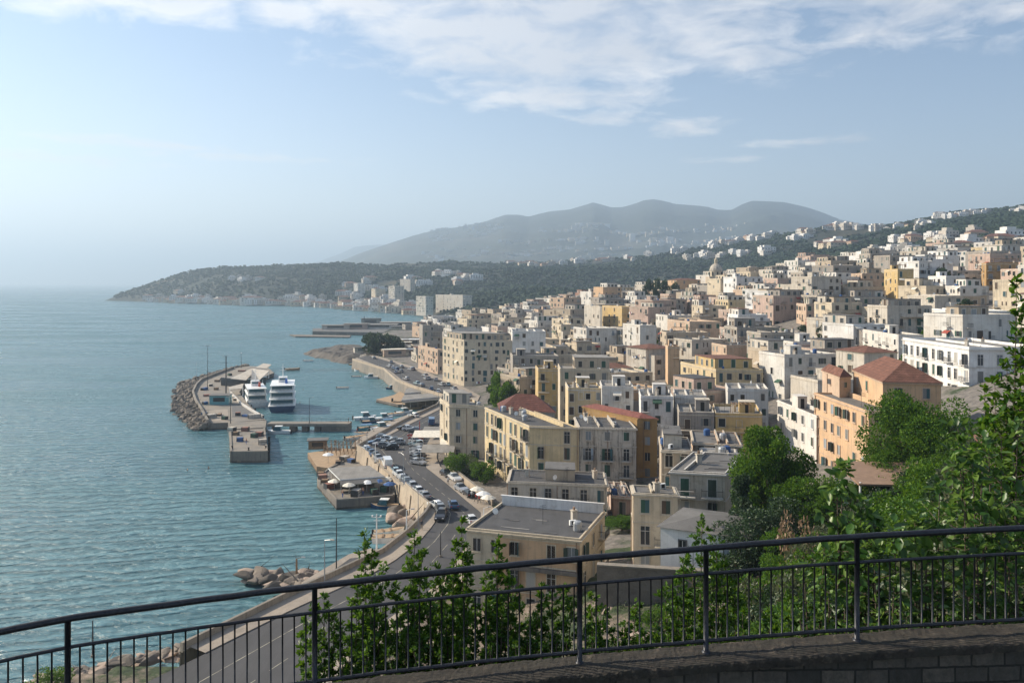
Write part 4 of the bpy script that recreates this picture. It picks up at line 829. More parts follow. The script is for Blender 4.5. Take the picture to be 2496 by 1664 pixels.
def rock_mesh(seed, sx=1, sy=1, sz=.7, k='rock', sub=2):
    """angular broken stone: hull of scattered points, edges knocked off"""
    import bmesh
    bm = bmesh.new(); rr = random.Random(seed * 13 + 5)
    for i in range(13 if sub > 1 else 12):
        v = Vector((rr.gauss(0, 1), rr.gauss(0, 1), rr.gauss(0, 1))).normalized() * rr.uniform(.75, 1.1); bm.verts.new((v.x * sx, v.y * sy, v.z * sz))
    r = bmesh.ops.convex_hull(bm, input=bm.verts[:]); bmesh.ops.delete(bm, geom=[g for g in r['geom_interior'] if isinstance(g, bmesh.types.BMVert)], context='VERTS')
    if sub > 1: bmesh.ops.bevel(bm, geom=bm.edges[:], offset=.07, segments=1, affect='EDGES')
    if sub < 2: bmesh.ops.triangulate(bm, faces=bm.faces[:])
    me = bpy.data.meshes.new('boulder'); bm.to_mesh(me); bm.free(); me.materials.append(MATS[k]); return me
ROCKS = [rock_mesh(i, 1.0 + .2 * (i % 3), .8, .65, 'rock' if i % 3 else 'rock_dark', 2) for i in range(6)]; PALER = [rock_mesh(i + 20, 1.3, .9, .5, 'rock_pale') for i in range(4)]
Q = [(504, 1031), (561, 1029), (647, 1022), (605, 985), (583, 955), (600, 935), (668, 908), (650, 893), (605, 892), (567, 898), (519, 916), (489, 928), (477, 940), (468, 958), (474, 979), (486, 997)]
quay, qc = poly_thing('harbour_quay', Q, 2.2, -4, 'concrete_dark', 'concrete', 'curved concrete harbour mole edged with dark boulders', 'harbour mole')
m = MB()
for a, b in zip(Q[9:] + Q[:1], Q[10:] + Q[:1]):
    if a == b: continue
    p, q_ = at(*a, 2.2)[:2] - qc, at(*b, 2.2)[:2] - qc; d = q_ - p; nn = np.array([d[1], -d[0]]) / (np.linalg.norm(d) + 1e-6) * -.7; m.obox(p, d, nn, 2.2, 3.3, 'concrete', skip='b')
m.build('wave_wall', quay)
m = MB(); pts = [at(a, b, 2.2)[:2] - qc for a, b in [(560, 958), (585, 985), (612, 1003), (640, 1018)]]
for a, b in zip(pts[:-1], pts[1:]): d = b - a; nn = np.array([-d[1], d[0]]) / np.linalg.norm(d) * .5; m.obox(a, d, nn, 2.2, 3.0, 'trim_white', skip='b')
m.build('barrier', quay)
m = MB()
for (a, b, c, d) in [((510, 1000), (555, 998), (559, 1026), (512, 1027)), ((565, 985), (600, 990), (632, 1016), (566, 1016))]: m.prism([at(*p, 2.2)[:2] - qc for p in (a, d, c, b)][::1], 2.0, 2.26, 'pavement' if a[0] < 560 else 'roof_grey', bottom=False)
m.build('paving', quay)
INN = [(504, 1033), (486, 997), (474, 979), (468, 958), (477, 940), (489, 928), (519, 916), (567, 898), (605, 892)]; OUT = [(474, 1048), (450, 1026), (420, 1000), (418, 978), (420, 955), (438, 934), (478, 920), (548, 901), (603, 889)]
ip = dense([at(a, b, 2)[:2] for a, b in INN], 200); op = dense([at(a, b, 0)[:2] for a, b in OUT], 200); rnd = random.Random(4); cand = []
for k in range(620):
    i = min(199, int(200 * rnd.random() ** 1.7)); t = rnd.random(); p = ip[i] * (1 - t) + op[i] * t + np.array([rnd.uniform(-.5, .5), rnd.uniform(-.5, .5)]); cand.append((p, 2.4 * (1 - t) - .2 + rnd.uniform(-.3, .3), rnd.uniform(.9, 1.7)))
cand.sort(key=lambda c: c[0][1])
for j, (p, z, s) in enumerate(cand[:250]):
    o = obj('boulder', ROCKS[j % 6], None, (p[0], p[1], z), rnd.uniform(0, 6)); o.rotation_euler[0] = rnd.uniform(-.5, .5); o.rotation_euler[1] = rnd.uniform(-.5, .5); o.scale = (s, s, s); tag(o, 'dark angular boulder in the rock armour around the harbour mole', 'boulder', 'boulders armouring the mole')
import mathutils
m = MB(); base_v = np.array([v.co[:] for v in ROCKS[0].vertices]); base_f = None
bm_ = rock_mesh(2, 1, .8, .65, 'rock', 1); base_v = np.array([v.co[:] for v in bm_.vertices]); base_f = np.array([p.vertices[:] for p in bm_.polygons])
for j, (p, z, s) in enumerate(cand[250:]):
    e = np.array(mathutils.Euler((rnd.uniform(-.5, .5), rnd.uniform(-.5, .5), rnd.uniform(0, 6))).to_matrix()); m.arr(base_v @ e.T * s * 1.1 + np.array([p[0], p[1], z]), base_f, 'rock')
tag(m.build('riprap'), 'packed dark boulders along the far side of the mole', 'boulders', kind='stuff')
t = NT('foam'); f_ = t.noise(t.vec((.5, .9, 1)), 1.1, 9, .75); tb = t.n('ShaderNodeBsdfTransparent'); t.set((.75, .8, .8), .9); t.L.new(t.n('ShaderNodeMixShader', {0: t.ramp(f_, [(.56, (0, 0, 0)), (.68, (.8, .8, .8))]), 1: tb.outputs[0], 2: t.b.outputs[0]}).outputs[0], t.out.inputs[0])
m = MB()
for line, w_, sg in ((np.array([at(a, b, 0)[:2] for a, b in OUT]), 2.6, -1), (offset(np.array(WALL[:11]), -1.0), 1.8, -1), (offset(np.array(WALL[13:]), -1.0), 1.4, -1)):
    ln_ = dense(line, 160); a_ = offset(ln_, 1.0 * (1 if sg < 0 else 1)); b_ = offset(ln_, -w_)
    for i in range(159): m.face([(*a_[i], .05), (*a_[i + 1], .05), (*b_[i + 1], .05), (*b_[i], .05)], 'foam')
tag(m.build('foam'), 'thin white wash along the seawall and mole rocks', 'foam', kind='stuff')
# masts
def mast(px, py0, py1, z, label, lamp='two', r=.14, k='iron', group='light masts on the harbour mole', name='light_mast', cat='light mast'):
    b = at(px, py1, z); h = (py1 - py0) / F * b[1]; e = empty(name, b, label, cat, group); m = MB(); m.tube([(0, 0, 0), (0, 0, h)], [r, r * .6], k, 6); m.lathe([(r * 2.2, 0), (r * 2.2, .25)], 'concrete', 8); m.build('pole', e)
    m = MB()
    if lamp == 'two':
        for s in (-1, 1): m.tube([(0, 0, h - .3), (s * 1.1, 0, h)], .05, k, 4); m.box(s * 1.1 - .35, -.2, h - .08, s * 1.1 + .35, .2, h + .08, 'metal_grey')
    elif lamp == 'one': m.tube([(0, 0, h), (.9, 0, h + .25)], .04, k, 4); m.box(.75, -.14, h + .18, 1.35, .14, h + .3, 'metal_grey')
    elif lamp == 'cross': m.tube([(-.8, 0, h - .5), (.8, 0, h - .5)], .06, k, 4); m.tube([(-.5, 0, h - 1.1), (.5, 0, h - 1.1)], .05, k, 4); m.lathe([(.12, h - .5), (.14, h - .2)], 'paint_white', 6, (.7, 0)); m.lathe([(.12, h - .5), (.14, h - .2)], 'paint_white', 6, (-.7, 0))
    elif lamp == 'ball': m.lathe([(.05, h), (.22, h + .1), (.25, h + .3), (.1, h + .5)], 'paint_white', 8)
    if m.v: m.build('lamp_head' if lamp != 'cross' else 'crossarm', e)
    return e
mast(506, 842, 946, 2.2, 'tallest light mast on the mole, standing among the far boulders'); mast(551, 867, 979, 2.2, 'thick dark light mast beside the teal kiosk on the mole', r=.3)
mast(562, 967, 1033, 2.2, 'slim mast at the near corner of the mole above the concrete pier'); mast(588, 861, 896, 2.2, 'short mast with a red top at the far end of the mole', lamp='ball'); mast(479, 882, 921, 2.2, 'thin pale pole among the boulders on the seaward side', lamp='', r=.07, k='metal_grey')
mast(754, 970, 1031, 2.6, 'slim lamp post in the middle of the jetty', lamp='one', r=.1, group='lamp posts')
for (a, b, c, z, l, t, kk) in [(820, 1262, 1388, 3.5, 'dark bare pole on the dark seaside terrace', '', 'iron'), (918, 1252, 1342, 3.5, 'thick pale utility pole with crossarms by the terrace', 'cross', 'paint_white'), (991, 1243, 1300, 5.2, 'white lamp post on the promenade above the seawall bend', 'one', 'paint_white'),
        (1074, 1295, 1356, 5.1, 'thin black pole standing in the road near the flat roof', '', 'iron'), (915, 1079, 1128, 5.2, 'white street lamp beside the parked white van', 'one', 'paint_white'), (1061, 1243, 1262, 5.2, 'short post at the corner of the promenade', '', 'iron'), (1179, 1238, 1262, 5.2, 'curved white lamp beside the white car', 'one', 'paint_white')]:
    mast(a, b, c, z, l, lamp=t, r=.11 if kk == 'iron' else .16, k=kk, group='poles and street lamps', name='street_lamp' if t == 'one' else 'pole', cat='street lamp' if t == 'one' else 'pole')
mast(1023, 1026, 1058, 5.1, 'red pole standing in the car park', lamp='', r=.16, k='red', group='poles and street lamps', name='pole', cat='pole')
mast(723, 1361, 1409, 1.5, 'weathered timber post standing on the rocks', lamp='one', r=.2, k='wood', group='poles and street lamps', name='pole', cat='pole'); mast(226, 1512, 1600, 5.1, 'lone dark pole by the rocks at the bottom left', lamp='', r=.1, group='poles and street lamps', name='pole', cat='pole')
# concrete pier in front of the mole
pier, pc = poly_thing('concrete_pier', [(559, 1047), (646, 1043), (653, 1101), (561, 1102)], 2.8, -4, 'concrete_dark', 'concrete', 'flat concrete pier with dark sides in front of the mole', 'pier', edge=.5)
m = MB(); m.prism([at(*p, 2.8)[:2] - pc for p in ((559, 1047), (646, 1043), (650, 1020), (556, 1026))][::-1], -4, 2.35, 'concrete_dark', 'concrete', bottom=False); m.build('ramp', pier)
rnd = random.Random(9)
def crate_mesh(sx, sy, sz, k, k2):
    m = MB(); m.box(-sx, -sy, 0, sx, sy, sz, k)
    for x in (-sx, sx): m.box(x - .05, -sy - .03, .02, x + .05, sy + .03, sz + .03, k2)
    m.box(-sx + .05, -sy - .03, sz * .45, sx - .05, -sy, sz * .55, k2); return m.mesh('crate')
CR = {'wood': crate_mesh(.8, .6, 1.0, 'wood', 'iron'), 'blue': crate_mesh(.9, .7, 1.1, 'cloth_blue', 'iron'), 'white': crate_mesh(1.1, .8, 1.4, 'offwhite', 'iron'), 'rust': crate_mesh(1.0, .8, 1.2, 'brick_red', 'iron'), 'green': crate_mesh(.8, .7, 1.2, 'awning_green', 'iron')}
for (kk, px, py, l) in [('rust', 632, 1062, 'rust coloured crate near the right edge of the concrete pier'), ('wood', 575, 1060, 'wooden crate at the left side of the concrete pier'), ('green', 620, 1066, 'green crate on the concrete pier beside the rust one'), ('blue', 585, 1075, 'blue crate in the middle of the concrete pier'),
        ('white', 565, 1052, 'white locker at the back left corner of the concrete pier'), ('rust', 598, 1050, 'rust crate at the back edge of the concrete pier'), ('white', 640, 1082, 'white locker on the right edge of the concrete pier'), ('blue', 520, 985, 'blue crate on the mole left of the teal kiosk'), ('wood', 527, 950, 'wooden crate on the mole beyond the kiosk')]:
    o = obj('crate', CR[kk], None, at(px, py, 2.8 if py > 1045 else 2.2), rnd.uniform(-.4, .4)); tag(o, l, 'crate', 'crates on the quays')
def fender(px, py, z, i): 
    b = at(px, py, z); m = MB(); m.tube([(0, 0, .2), (0, 0, 2.2)], .35, 'dark', 8); o = m.build('fender', None, loc=(b[0], b[1], 0)); tag(o, f'black rubber fender hanging on the concrete pier side, {ordinal(i)} from the far end', 'fender', 'pier fenders')
for i in range(4): fender(656 - .3 * i, 1058 + i * 14, 2.8, i)
# jetty on legs
def jetty():
    y = 256.; a = (651 - CX) / F * y; b = (851 - CX) / F * y; r = empty('jetty', ((a + b) / 2, y, 0), 'narrow concrete jetty on thick legs reaching towards the marina', 'jetty'); w = (b - a) / 2
    m = MB(); m.box(-w, 0, 1.7, w, 4.5, 2.6, 'concrete'); m.box(w - 9, .3, -2, w, 4.2, 1.7, 'concrete_dark'); m.build('deck', r)
    for px in (668, 711, 741, 772, 803): x = (px - CX) / F * y - (a + b) / 2; m = MB(); m.box(x - .9, .6, -3, x + .9, 3.9, 1.7, 'concrete_dark'); m.build('leg', r)
    m = MB()
    for i in range(12): x = -w + 10 + i * 1.6; m.tube([(x, 4.3, 2.6), (x, 4.3, 3.5)], .04, 'iron', 4)
    m.tube([(-w + 10, 4.3, 3.5), (-w + 27.6, 4.3, 3.5)], .05, 'iron', 4); m.build('railing', r)
jetty()
# ------------------------------------------------------------------ vessels
plain('hull_white', (0.78, 0.78, 0.76), .35); plain('hull_blue', (0.02, 0.06, 0.13), .35); plain('hull_teal', (0.10, 0.30, 0.33), .4); plain('deck_wood', (0.36, 0.25, 0.15), .8); plain('hull_dark', (0.03, 0.035, 0.04), .5); plain('tarp', (0.12, 0.22, 0.36), .9); plain('hull_red', (0.35, 0.06, 0.03), .5); plain('glass_blue', (0.03, 0.10, 0.13), .12)
def hull(m, L, B, z0, z1, k, kd, bow=.35, n=10, flare=1.0):
    """hull along +x with pointed bow"""
    lo, hi, dk = [], [], []
    for i in range(n + 1):
        t = i / n; x = -L / 2 + L * t; f = 1 if t < 1 - bow else math.cos((t - (1 - bow)) / bow * math.pi / 2) ** .8; rise = (max(0, t - .6) / .4) ** 2 * (z1 - z0) * .35
        lo.append((x * .94, B / 2 * f * .75, z0)); hi.append((x, B / 2 * f * flare, z1 + rise))
    L1 = [(x, -y, z) for x, y, z in lo] + [(x, y, z) for x, y, z in lo[::-1]]; H1 = [(x, -y, z) for x, y, z in hi] + [(x, y, z) for x, y, z in hi[::-1]]
    m.frust(L1, H1, k, kd)
def small_boat(kind):
    r = empty('boat', (0, 0, 0), 'boat', 'boat'); m = MB(); k = {'open': 'hull_white', 'cabin': 'hull_white', 'blue': 'hull_blue', 'wood': 'deck_wood', 'teal': 'hull_teal'}[kind]; hull(m, 6.2, 2.2, -.3, .75, k, 'deck_wood' if kind != 'cabin' else 'hull_white'); m.build('hull', r)
    if kind in ('cabin', 'blue'):
        m = MB(); m.frust([(-.6, -.8, .75), (1.6, -.7, .85), (1.6, .7, .85), (-.6, .8, .75)], [(-.5, -.7, 1.9), (.9, -.6, 1.95), (.9, .6, 1.95), (-.5, .7, 1.9)], 'glass_blue'); m.box(-.9, -.8, 1.9, 1.0, .8, 2.02, 'hull_white'); m.build('cabin', r)
    elif kind == 'teal': m = MB(); m.box(-2.2, -.95, 1.5, 1.0, .95, 1.6, 'tarp'); [m.tube([(x, y, .7), (x, y, 1.5)], .03, 'metal_grey', 4) for x in (-2.1, .9) for y in (-.9, .9)]; m.build('canopy', r)
    else:
        for x in (-1.4, .2): m = MB(); m.box(x, -.95, .8, x + .35, .95, .9, 'wood'); m.build('bench', r)
    m = MB(); m.box(-3.35, -.2, .1, -3.0, .2, 1.15, 'dark'); m.build('outboard_motor', r); index_children(r); return r
PROTO = {k: small_boat(k) for k in ('open', 'cabin', 'blue', 'wood', 'teal')}; usedp = set()
def place(proto, key, loc, rz, label, cat, group, s=1.0, name=None):
    o = proto if key not in usedp else copy_tree(proto); usedp.add(key); o.location = [float(x) for x in loc]; o.rotation_euler = (0, 0, rz); o.scale = (s, s, s); tag(o, label, cat, group)
    if name: o.name = name
    return o
BO = [('cabin', 905, 922, 200, 1.2, 'white cabin boat anchored off the curved seawall'), ('open', 881, 905, 175, 1.3, 'long white open boat near the tip of the curved seawall'), ('wood', 922, 917, 190, 1.1, 'brown boat moored close under the curved seawall'), ('open', 870, 919, 5, .8, 'tiny dinghy floating off the curved seawall'), ('wood', 862, 889, 30, .9, 'small boat by the rocky point at the seawall end'),
      ('blue', 957, 948, 200, 1.0, 'dark boat by the beach club pier'), ('open', 836, 947, 10, .9, 'dinghy alone in the middle of the bay'), ('open', 752, 881, 0, 1.0, 'small boat in open water beyond the ferry'), ('wood', 713, 902, 20, 1.3, 'low raft-like boat far beyond the ferry'), ('cabin', 889, 1022, 20, 1.3, 'white cabin boat at the outer dock end'),
      ('teal', 898, 1046, 25, 1.1, 'canopied boat at the near dock with a blue cover'), ('cabin', 928, 1046, 30, 1.2, 'cabin boat beside the marina wall, windows to the sea'), ('open', 886, 1059, 200, 1.0, 'open white boat nearest the jetty side of the marina'), ('open', 868, 1070, 35, 1.2, 'white boat lowest in the marina by the car park wall'), ('wood', 916, 1060, 40, .9, 'brown rowing boat tucked against the marina wall'),
      ('cabin', 935, 1022, 20, 1.1, 'white cabin boat second row of the marina'), ('teal', 950, 1032, 25, 1.0, 'small canopied boat against the marina quay'), ('open', 965, 1012, 30, 1.1, 'open boat in the upper marina row'), ('cabin', 985, 1008, 30, 1.1, 'cabin boat at the upper end of the marina'), ('blue', 905, 1030, 15, 1.0, 'dark blue boat between white cabin boats'),
      ('wood', 1010, 997, 25, 1.0, 'wooden boat at the top corner of the marina'), ('cabin', 680, 1056, 185, 1.2, 'cabin boat moored under the start of the jetty'), ('open', 948, 1300, 20, .9, 'upper of two white boats on the seaside terrace'), ('open', 951, 1316, 5, 1.0, 'lower of two white boats on the seaside terrace'), ('blue', 938, 1238, 175, 1.0, 'black boat under the seawall beside the bathing platform'), ('wood', 1000, 985, 10, 2.2, 'large dark wooden boat beside the beach club'), ('open', 888, 878, 200, .9, 'small boat just inside the rocky point')]
BO = [b for b in BO if b[1] not in (888,)]
for (k, px, py, a, s, l) in BO:
    z = 0.0 if py < 1290 else 3.75; place(PROTO[k], k, at(px, py, z), R(a), l, 'boat', 'small boats', s)
def ferry(px, py, rz, L, B, label, kh, seed, decks=3):
    r = empty('ferry', at(px, py, 0), label, 'ferry', 'ferries at the mole'); m = MB(); hull(m, L, B, -.8, 2.4, kh, 'hull_white', bow=.4, flare=1.08); m.build('hull', r)
    m = MB(); m.box(-L / 2 + .2, -B / 2 - .05, 2.1, L * .12, B / 2 + .05, 2.5, 'hull_white'); m.build('rubbing_strake', r); z = 2.4
    for d in range(decks):
        x0 = -L / 2 + .6 + d * .9; x1 = L * (.30 - .04 * d); hw = B / 2 - .2 - .12 * d; h = 2.5 if d < decks - 1 else 2.3; m = MB(); m.box(x0 + 1.2, -hw, z, x1, hw, z + h, 'hull_white'); m.box(x0 - .6, -hw - .25, z + h - .12, x1 + .8, hw + .25, z + h + .06, 'hull_white')
        so = m.build('deckhouse', r); m = MB(); m.box(x0 + 1.12, -hw + .4, z + .55, x0 + 1.2, hw - .4, z + 2.0, 'glass_blue'); m.build('window', so)
        for s in (-1, 1):
            m = MB(); m.box(x0 + 1.8, s * (hw + .02) - .03, z + .9, x1 - .6, s * (hw + .02) + .03, z + 1.75, 'glass_blue'); m.build('window', so)
        m = MB()
        for i in range(7): y = -hw + 2 * hw * i / 6; m.tube([(x0 - .5, y, z), (x0 - .5, y, z + 1.0)], .04, 'hull_white', 4)
        m.tube([(x0 - .5, -hw, z + 1), (x0 - .5, hw, z + 1)], .05, 'hull_white', 4); m.tube([(x0 - .5, -hw, z + .5), (x0 - .5, hw, z + .5)], .04, 'hull_white', 4); m.build('railing', r)
        z += h
    m = MB(); m.box(-L * .05, -1.6, z, L * .08, 1.6, z + 2, 'hull_white'); m.box(-L * .05 - .02, -1.3, z + .9, -L * .05, 1.3, z + 1.6, 'glass_blue'); m.build('bridge', r)
    m = MB(); m.tube([(-L * .02, 0, z + 2), (-L * .02, 0, z + 7)], [.18, .06], 'hull_white', 6); m.tube([(-L * .02, -1.3, z + 4.6), (-L * .02, 1.3, z + 4.6)], .06, 'hull_white', 4); m.tube([(-L * .02, -.8, z + 5.8), (-L * .02, .8, z + 5.8)], .05, 'hull_white', 4); m.build('mast', r)
    m = MB(); m.frust([(-L * .2, -1.8, z), (-L * .12, -1.8, z), (-L * .12, -.9, z), (-L * .2, -.9, z)], [(-L * .22, -1.7, z + 1.8), (-L * .15, -1.7, z + 1.8), (-L * .15, -1.0, z + 1.8), (-L * .22, -1.0, z + 1.8)], 'blue' if seed else 'hull_red'); m.build('funnel', r); r.rotation_euler = (0, 0, rz); return r
fe = ferry(690, 992, R(104), 27, 9.0, 'blue-hulled white ferry with three decks moored by the mole', 'hull_blue', 1); ferry(622, 984, R(112), 22, 7.2, 'smaller all-white ferry between the mole and the blue-hulled ferry', 'hull_white', 0, 2)
# ferry terminal on the mole
def terminal():
    c = at(600, 935, 2.2); r = empty('ferry_terminal', c, 'ferry terminal with angular white canopies on the mole', 'terminal'); P = lambda a, b, z: at(a, b, z) - c
    def plate(pts, z, dz=.25, k='paint_white'): m = MB(); q = [P(a, b, zz) for a, b, zz in pts]; m.frust([(x, y, zz - dz) for x, y, zz in q], [tuple(p) for p in q], 'offwhite' if k == 'paint_white' else k); m.build('canopy', r)
    plate([(562, 922, 6.5), (600, 926, 6.0), (625, 898, 8.5), (612, 898, 8.5)], 8); plate([(612, 932, 7.0), (632, 926, 6.2), (657, 903, 9), (614, 898, 9)], 8); plate([(557, 943, 5.2), (560, 949, 4.6), (590, 946, 4.8), (594, 934, 5.6)], 5); plate([(622, 896, 8), (650, 898, 7.6), (662, 888, 8.2), (642, 885, 8.4)], 8)
    m = MB(); a = P(600, 945, 2.2); b = P(648, 938, 2.2); d = b[:2] - a[:2]; u = np.array([-d[1], d[0]]) / np.linalg.norm(d) * 16; m.obox(a[:2], d, u, 0, 3.6, 'glass', 'roof_pale', 'b'); m.build('hall', r)
    m = MB(); m.obox(a[:2] - d * .02, d * 1.04, -u * .03, 3.5, 3.9, 'paint_white'); m.build('fascia', r)
    for (x, y) in ((560, 948), (592, 944), (600, 926), (640, 926), (655, 905), (574, 924)): p = P(x, y, 5.5); m = MB(); m.tube([(p[0], p[1], 0), (p[0], p[1], 3.4)], .14, 'paint_white', 6); m.build('column', r)
terminal()
def kiosk(px, py, z, w, d, h, wk, rk, label, rz=0, cat='kiosk', over=.4):
    r = empty('kiosk', at(px, py, z), label, cat, None, rz); m = MB(); m.box(-w / 2, -d / 2, 0, w / 2, d / 2, h, wk); m.build('wall', r); m = MB(); m.box(-w / 2 - over, -d / 2 - over, h, w / 2 + over, d / 2 + over, h + .18, rk); m.build('roof', r)
    m = MB(); m.box(-w * .3, -d / 2 - .03, h * .35, w * .3, -d / 2, h * .8, 'glass'); m.build('window', r); return r
kiosk(538, 984, 2.2, 7, 5, 3.4, 'hull_teal', 'roof_grey', 'teal kiosk at the foot of the thick light mast', .1)
# bathing platform with pavilion
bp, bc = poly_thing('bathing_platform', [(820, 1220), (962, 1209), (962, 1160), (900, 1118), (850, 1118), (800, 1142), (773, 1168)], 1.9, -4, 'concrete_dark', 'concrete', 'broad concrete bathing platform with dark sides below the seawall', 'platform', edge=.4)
def pavilion(pts, z0, zf, zb, label, post='offwhite'):
    P = [at(a, b, z)[:2] for (a, b), z in zip(pts, (zf, zf, zb, zb))]; c = np.mean(P, axis=0); r = empty('pavilion', (c[0], c[1], z0), label, 'pavilion'); L = [p - c for p in P]
    m = MB(); zz = (zf, zf, zb, zb); m.frust([(p[0], p[1], z - z0 - .25) for p, z in zip(L, zz)], [(p[0], p[1], z - z0) for p, z in zip(L, zz)], 'paint_white', 'roof_pale'); m.build('roof', r)
    for t in np.linspace(.02, .98, 6):
        for a, b in ((0, 1), (3, 2)):
            p = (L[a] * (1 - t) + L[b] * t) * .97; m = MB(); m.tube([(p[0], p[1], 0), (p[0], p[1], zf - z0 - .2)], .1, post, 6); m.build('post', r)
    p = [q * .88 for q in (L[0] * .5 + L[3] * .5, L[1] * .5 + L[2] * .5, L[2], L[3])]; m = MB(); m.prism(p, 0, min(zf, zb) - z0 - .3, 'concrete_dark', bottom=False); m.build('back_room', r)
    m = MB(); d = L[1] - L[0]; nn = np.array([d[1], -d[0]]) / np.linalg.norm(d); m.frust([(*(L[0]), zf - z0 - .3), (*(L[1]), zf - z0 - .3), (*(L[1] + nn * 2), zf - z0 - .9), (*(L[0] + nn * 2), zf - z0 - .9)], [(*(L[0]), zf - z0 - .2), (*(L[1]), zf - z0 - .2), (*(L[1] + nn * 2), zf - z0 - .8), (*(L[0] + nn * 2), zf - z0 - .8)], 'awning_green', 'roof_grey'); m.build('awning', r)
pavilion([(828, 1168), (938, 1160), (900, 1134), (800, 1140)], 1.9, 4.9, 5.6, 'open pavilion with a wide pale roof on the bathing platform')
pavilion([(985, 958), (1080, 950), (1078, 940), (990, 946)], 1.2, 4.2, 4.8, 'beach club pavilion with a long white roof near the hotel'); pavilion([(978, 975), (1076, 966), (1080, 957), (985, 962)], 1.2, 4.5, 4.9, 'lower beach club roof nearest the dark wooden boat')
pl, _ = poly_thing('club_deck', [(970, 985), (1066, 988), (1082, 965), (1040, 944), (985, 948), (960, 962), (917, 973)], 1.2, -4, 'concrete_dark', 'deck_wood', 'timber beach club deck tapering to a thin pier', 'deck')
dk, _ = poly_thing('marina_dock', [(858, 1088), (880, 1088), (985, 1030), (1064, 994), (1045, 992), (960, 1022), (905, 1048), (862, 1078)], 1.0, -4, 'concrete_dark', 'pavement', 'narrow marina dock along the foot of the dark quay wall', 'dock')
tp, tc = poly_thing('timber_platform', [(750, 1103), (785, 1098), (800, 1090), (866, 1094), (880, 1125), (800, 1140), (772, 1136)], 1.7, -3, 'wood', 'deck_wood', 'ramshackle timber platform between the pier and the bathing pavilion', 'platform')
rnd = random.Random(12); m = MB(); a = at(790, 1112, 1.7)[:2] - tc; b = at(868, 1104, 1.7)[:2] - tc
for i in range(9):
    for j in range(3):
        p = a + (b - a) * i / 8 + np.array([0, j * 4.]); m.tube([(p[0], p[1], 1.7), (p[0] + rnd.uniform(-.2, .2), p[1], 4.3 + rnd.uniform(-.6, .9))], .09, 'wood', 4)
        if i < 8: q_ = a + (b - a) * (i + 1) / 8 + np.array([0, j * 4.]); m.tube([(p[0], p[1], 4.1 + rnd.uniform(-.3, .3)), (q_[0], q_[1], 4.1 + rnd.uniform(-.5, .5))], .07, 'trim', 4)
    m.tube([(a[0] + (b[0] - a[0]) * i / 8, a[1] + (b[1] - a[1]) * i / 8, 4.2), (a[0] + (b[0] - a[0]) * i / 8, a[1] + (b[1] - a[1]) * i / 8 + 8, 4.2)], .06, 'wood', 4)
m.build('timber_frame', tp)
kiosk(775, 1092, 1.7, 5, 3.5, 2.4, 'wood', 'roof_grey', 'brown hut at the seaward end of the timber platform', .2)
# terrace and rock shelf at the bottom
poly_thing('stone_terrace', [(735, 1418), (790, 1385), (850, 1350), (905, 1335), (935, 1352), (930, 1400), (880, 1432), (760, 1450)], 3.4, -3, 'rock_pale', 'pavement', 'pale stone terrace around the dark seaside forecourt', 'terrace')
poly_thing('dark_forecourt', [(796, 1400), (820, 1384), (853, 1360), (888, 1356), (912, 1390), (877, 1415), (805, 1412)], 3.7, 3.0, 'pavement', 'asphalt', 'dark asphalt forecourt set in the pale stone terrace', 'forecourt')
rnd = random.Random(21)
for i in range(46):
    t = rnd.random(); px = 590 + 170 * t + rnd.uniform(-8, 8); py = 1398 + rnd.uniform(0, 38) - 10 * (1 - t); z = rnd.uniform(.1, 1.4) + t * .8; o = obj('rock', (PALER[:2] + ROCKS)[rnd.randint(0, 7)], None, at(px, py, z), rnd.uniform(0, 6)); s = rnd.uniform(.8, 2.1); o.scale = (s * 1.2, s, s * .8); tag(o, 'brown slab of rock in the low reef left of the stone terrace', 'rock', 'rocks of the reef')
for i in range(70): t = i / 69; px = 110 + 330 * t + rnd.uniform(-12, 12); py = 1662 - 75 * t + rnd.uniform(-14, 14); o = obj('rock', (PALER + ROCKS)[i % 10], None, at(px, py, rnd.uniform(.8, 3.6)), rnd.uniform(0, 6)); s = rnd.uniform(.5, 1.5); o.scale = (s * 1.4, s, s * .6); tag(o, 'pale flat rock along the shore at the bottom left', 'rock', 'shore rocks at the bottom left')
for (px, py, s) in [(960, 1262, 2.6), (978, 1276, 2.2), (1003, 1262, 2.4), (985, 1250, 2.0), (1010, 1284, 2.0), (965, 1246, 1.8), (996, 1240, 2.2)]: o = obj('rock', PALER[int(px) % 4] if s > 2.1 else ROCKS[int(px) % 6], None, at(px, py, .6), px); o.scale = (s, s, s * 1.2); tag(o, 'jagged rock at the foot of the seawall bend', 'rock', 'rocks at the seawall foot')
# rocky point
m = MB(); pts = [(735, 862), (765, 870), (800, 876), (845, 884), (880, 878), (900, 850), (880, 842), (840, 843), (800, 847), (765, 853)]; L = [at(a, b, .5)[:2] for a, b in pts]; c = np.mean(L, axis=0); L2 = [c + (p - c) * .86 for p in L]
n_ = 26; V = []; Fa = []
gx, gy = np.meshgrid(np.linspace(min(p[0] for p in L) - 4, max(p[0] for p in L) + 4, 60), np.linspace(min(p[1] for p in L) - 4, max(p[1] for p in L) + 4, 60)); PX = np.stack([gx.ravel(), gy.ravel()], 1); dd = poly_dist(PX, np.array(L)) * np.where(inside(PX, np.array(L)), 1, -1)
zz = np.clip(dd * .35, -3, 2.6) + fbm(gx.ravel(), gy.ravel(), .12, 5, 2.) * 1.4; idx = np.arange(3600).reshape(60, 60); Fa = np.stack([idx[:-1, :-1], idx[:-1, 1:], idx[1:, 1:], idx[1:, :-1]], -1).reshape(-1, 4); m.arr(np.stack([gx.ravel(), gy.ravel(), zz], 1), Fa, 'rock_dark'); tag(m.build('rocky_point'), None, None, kind='structure')
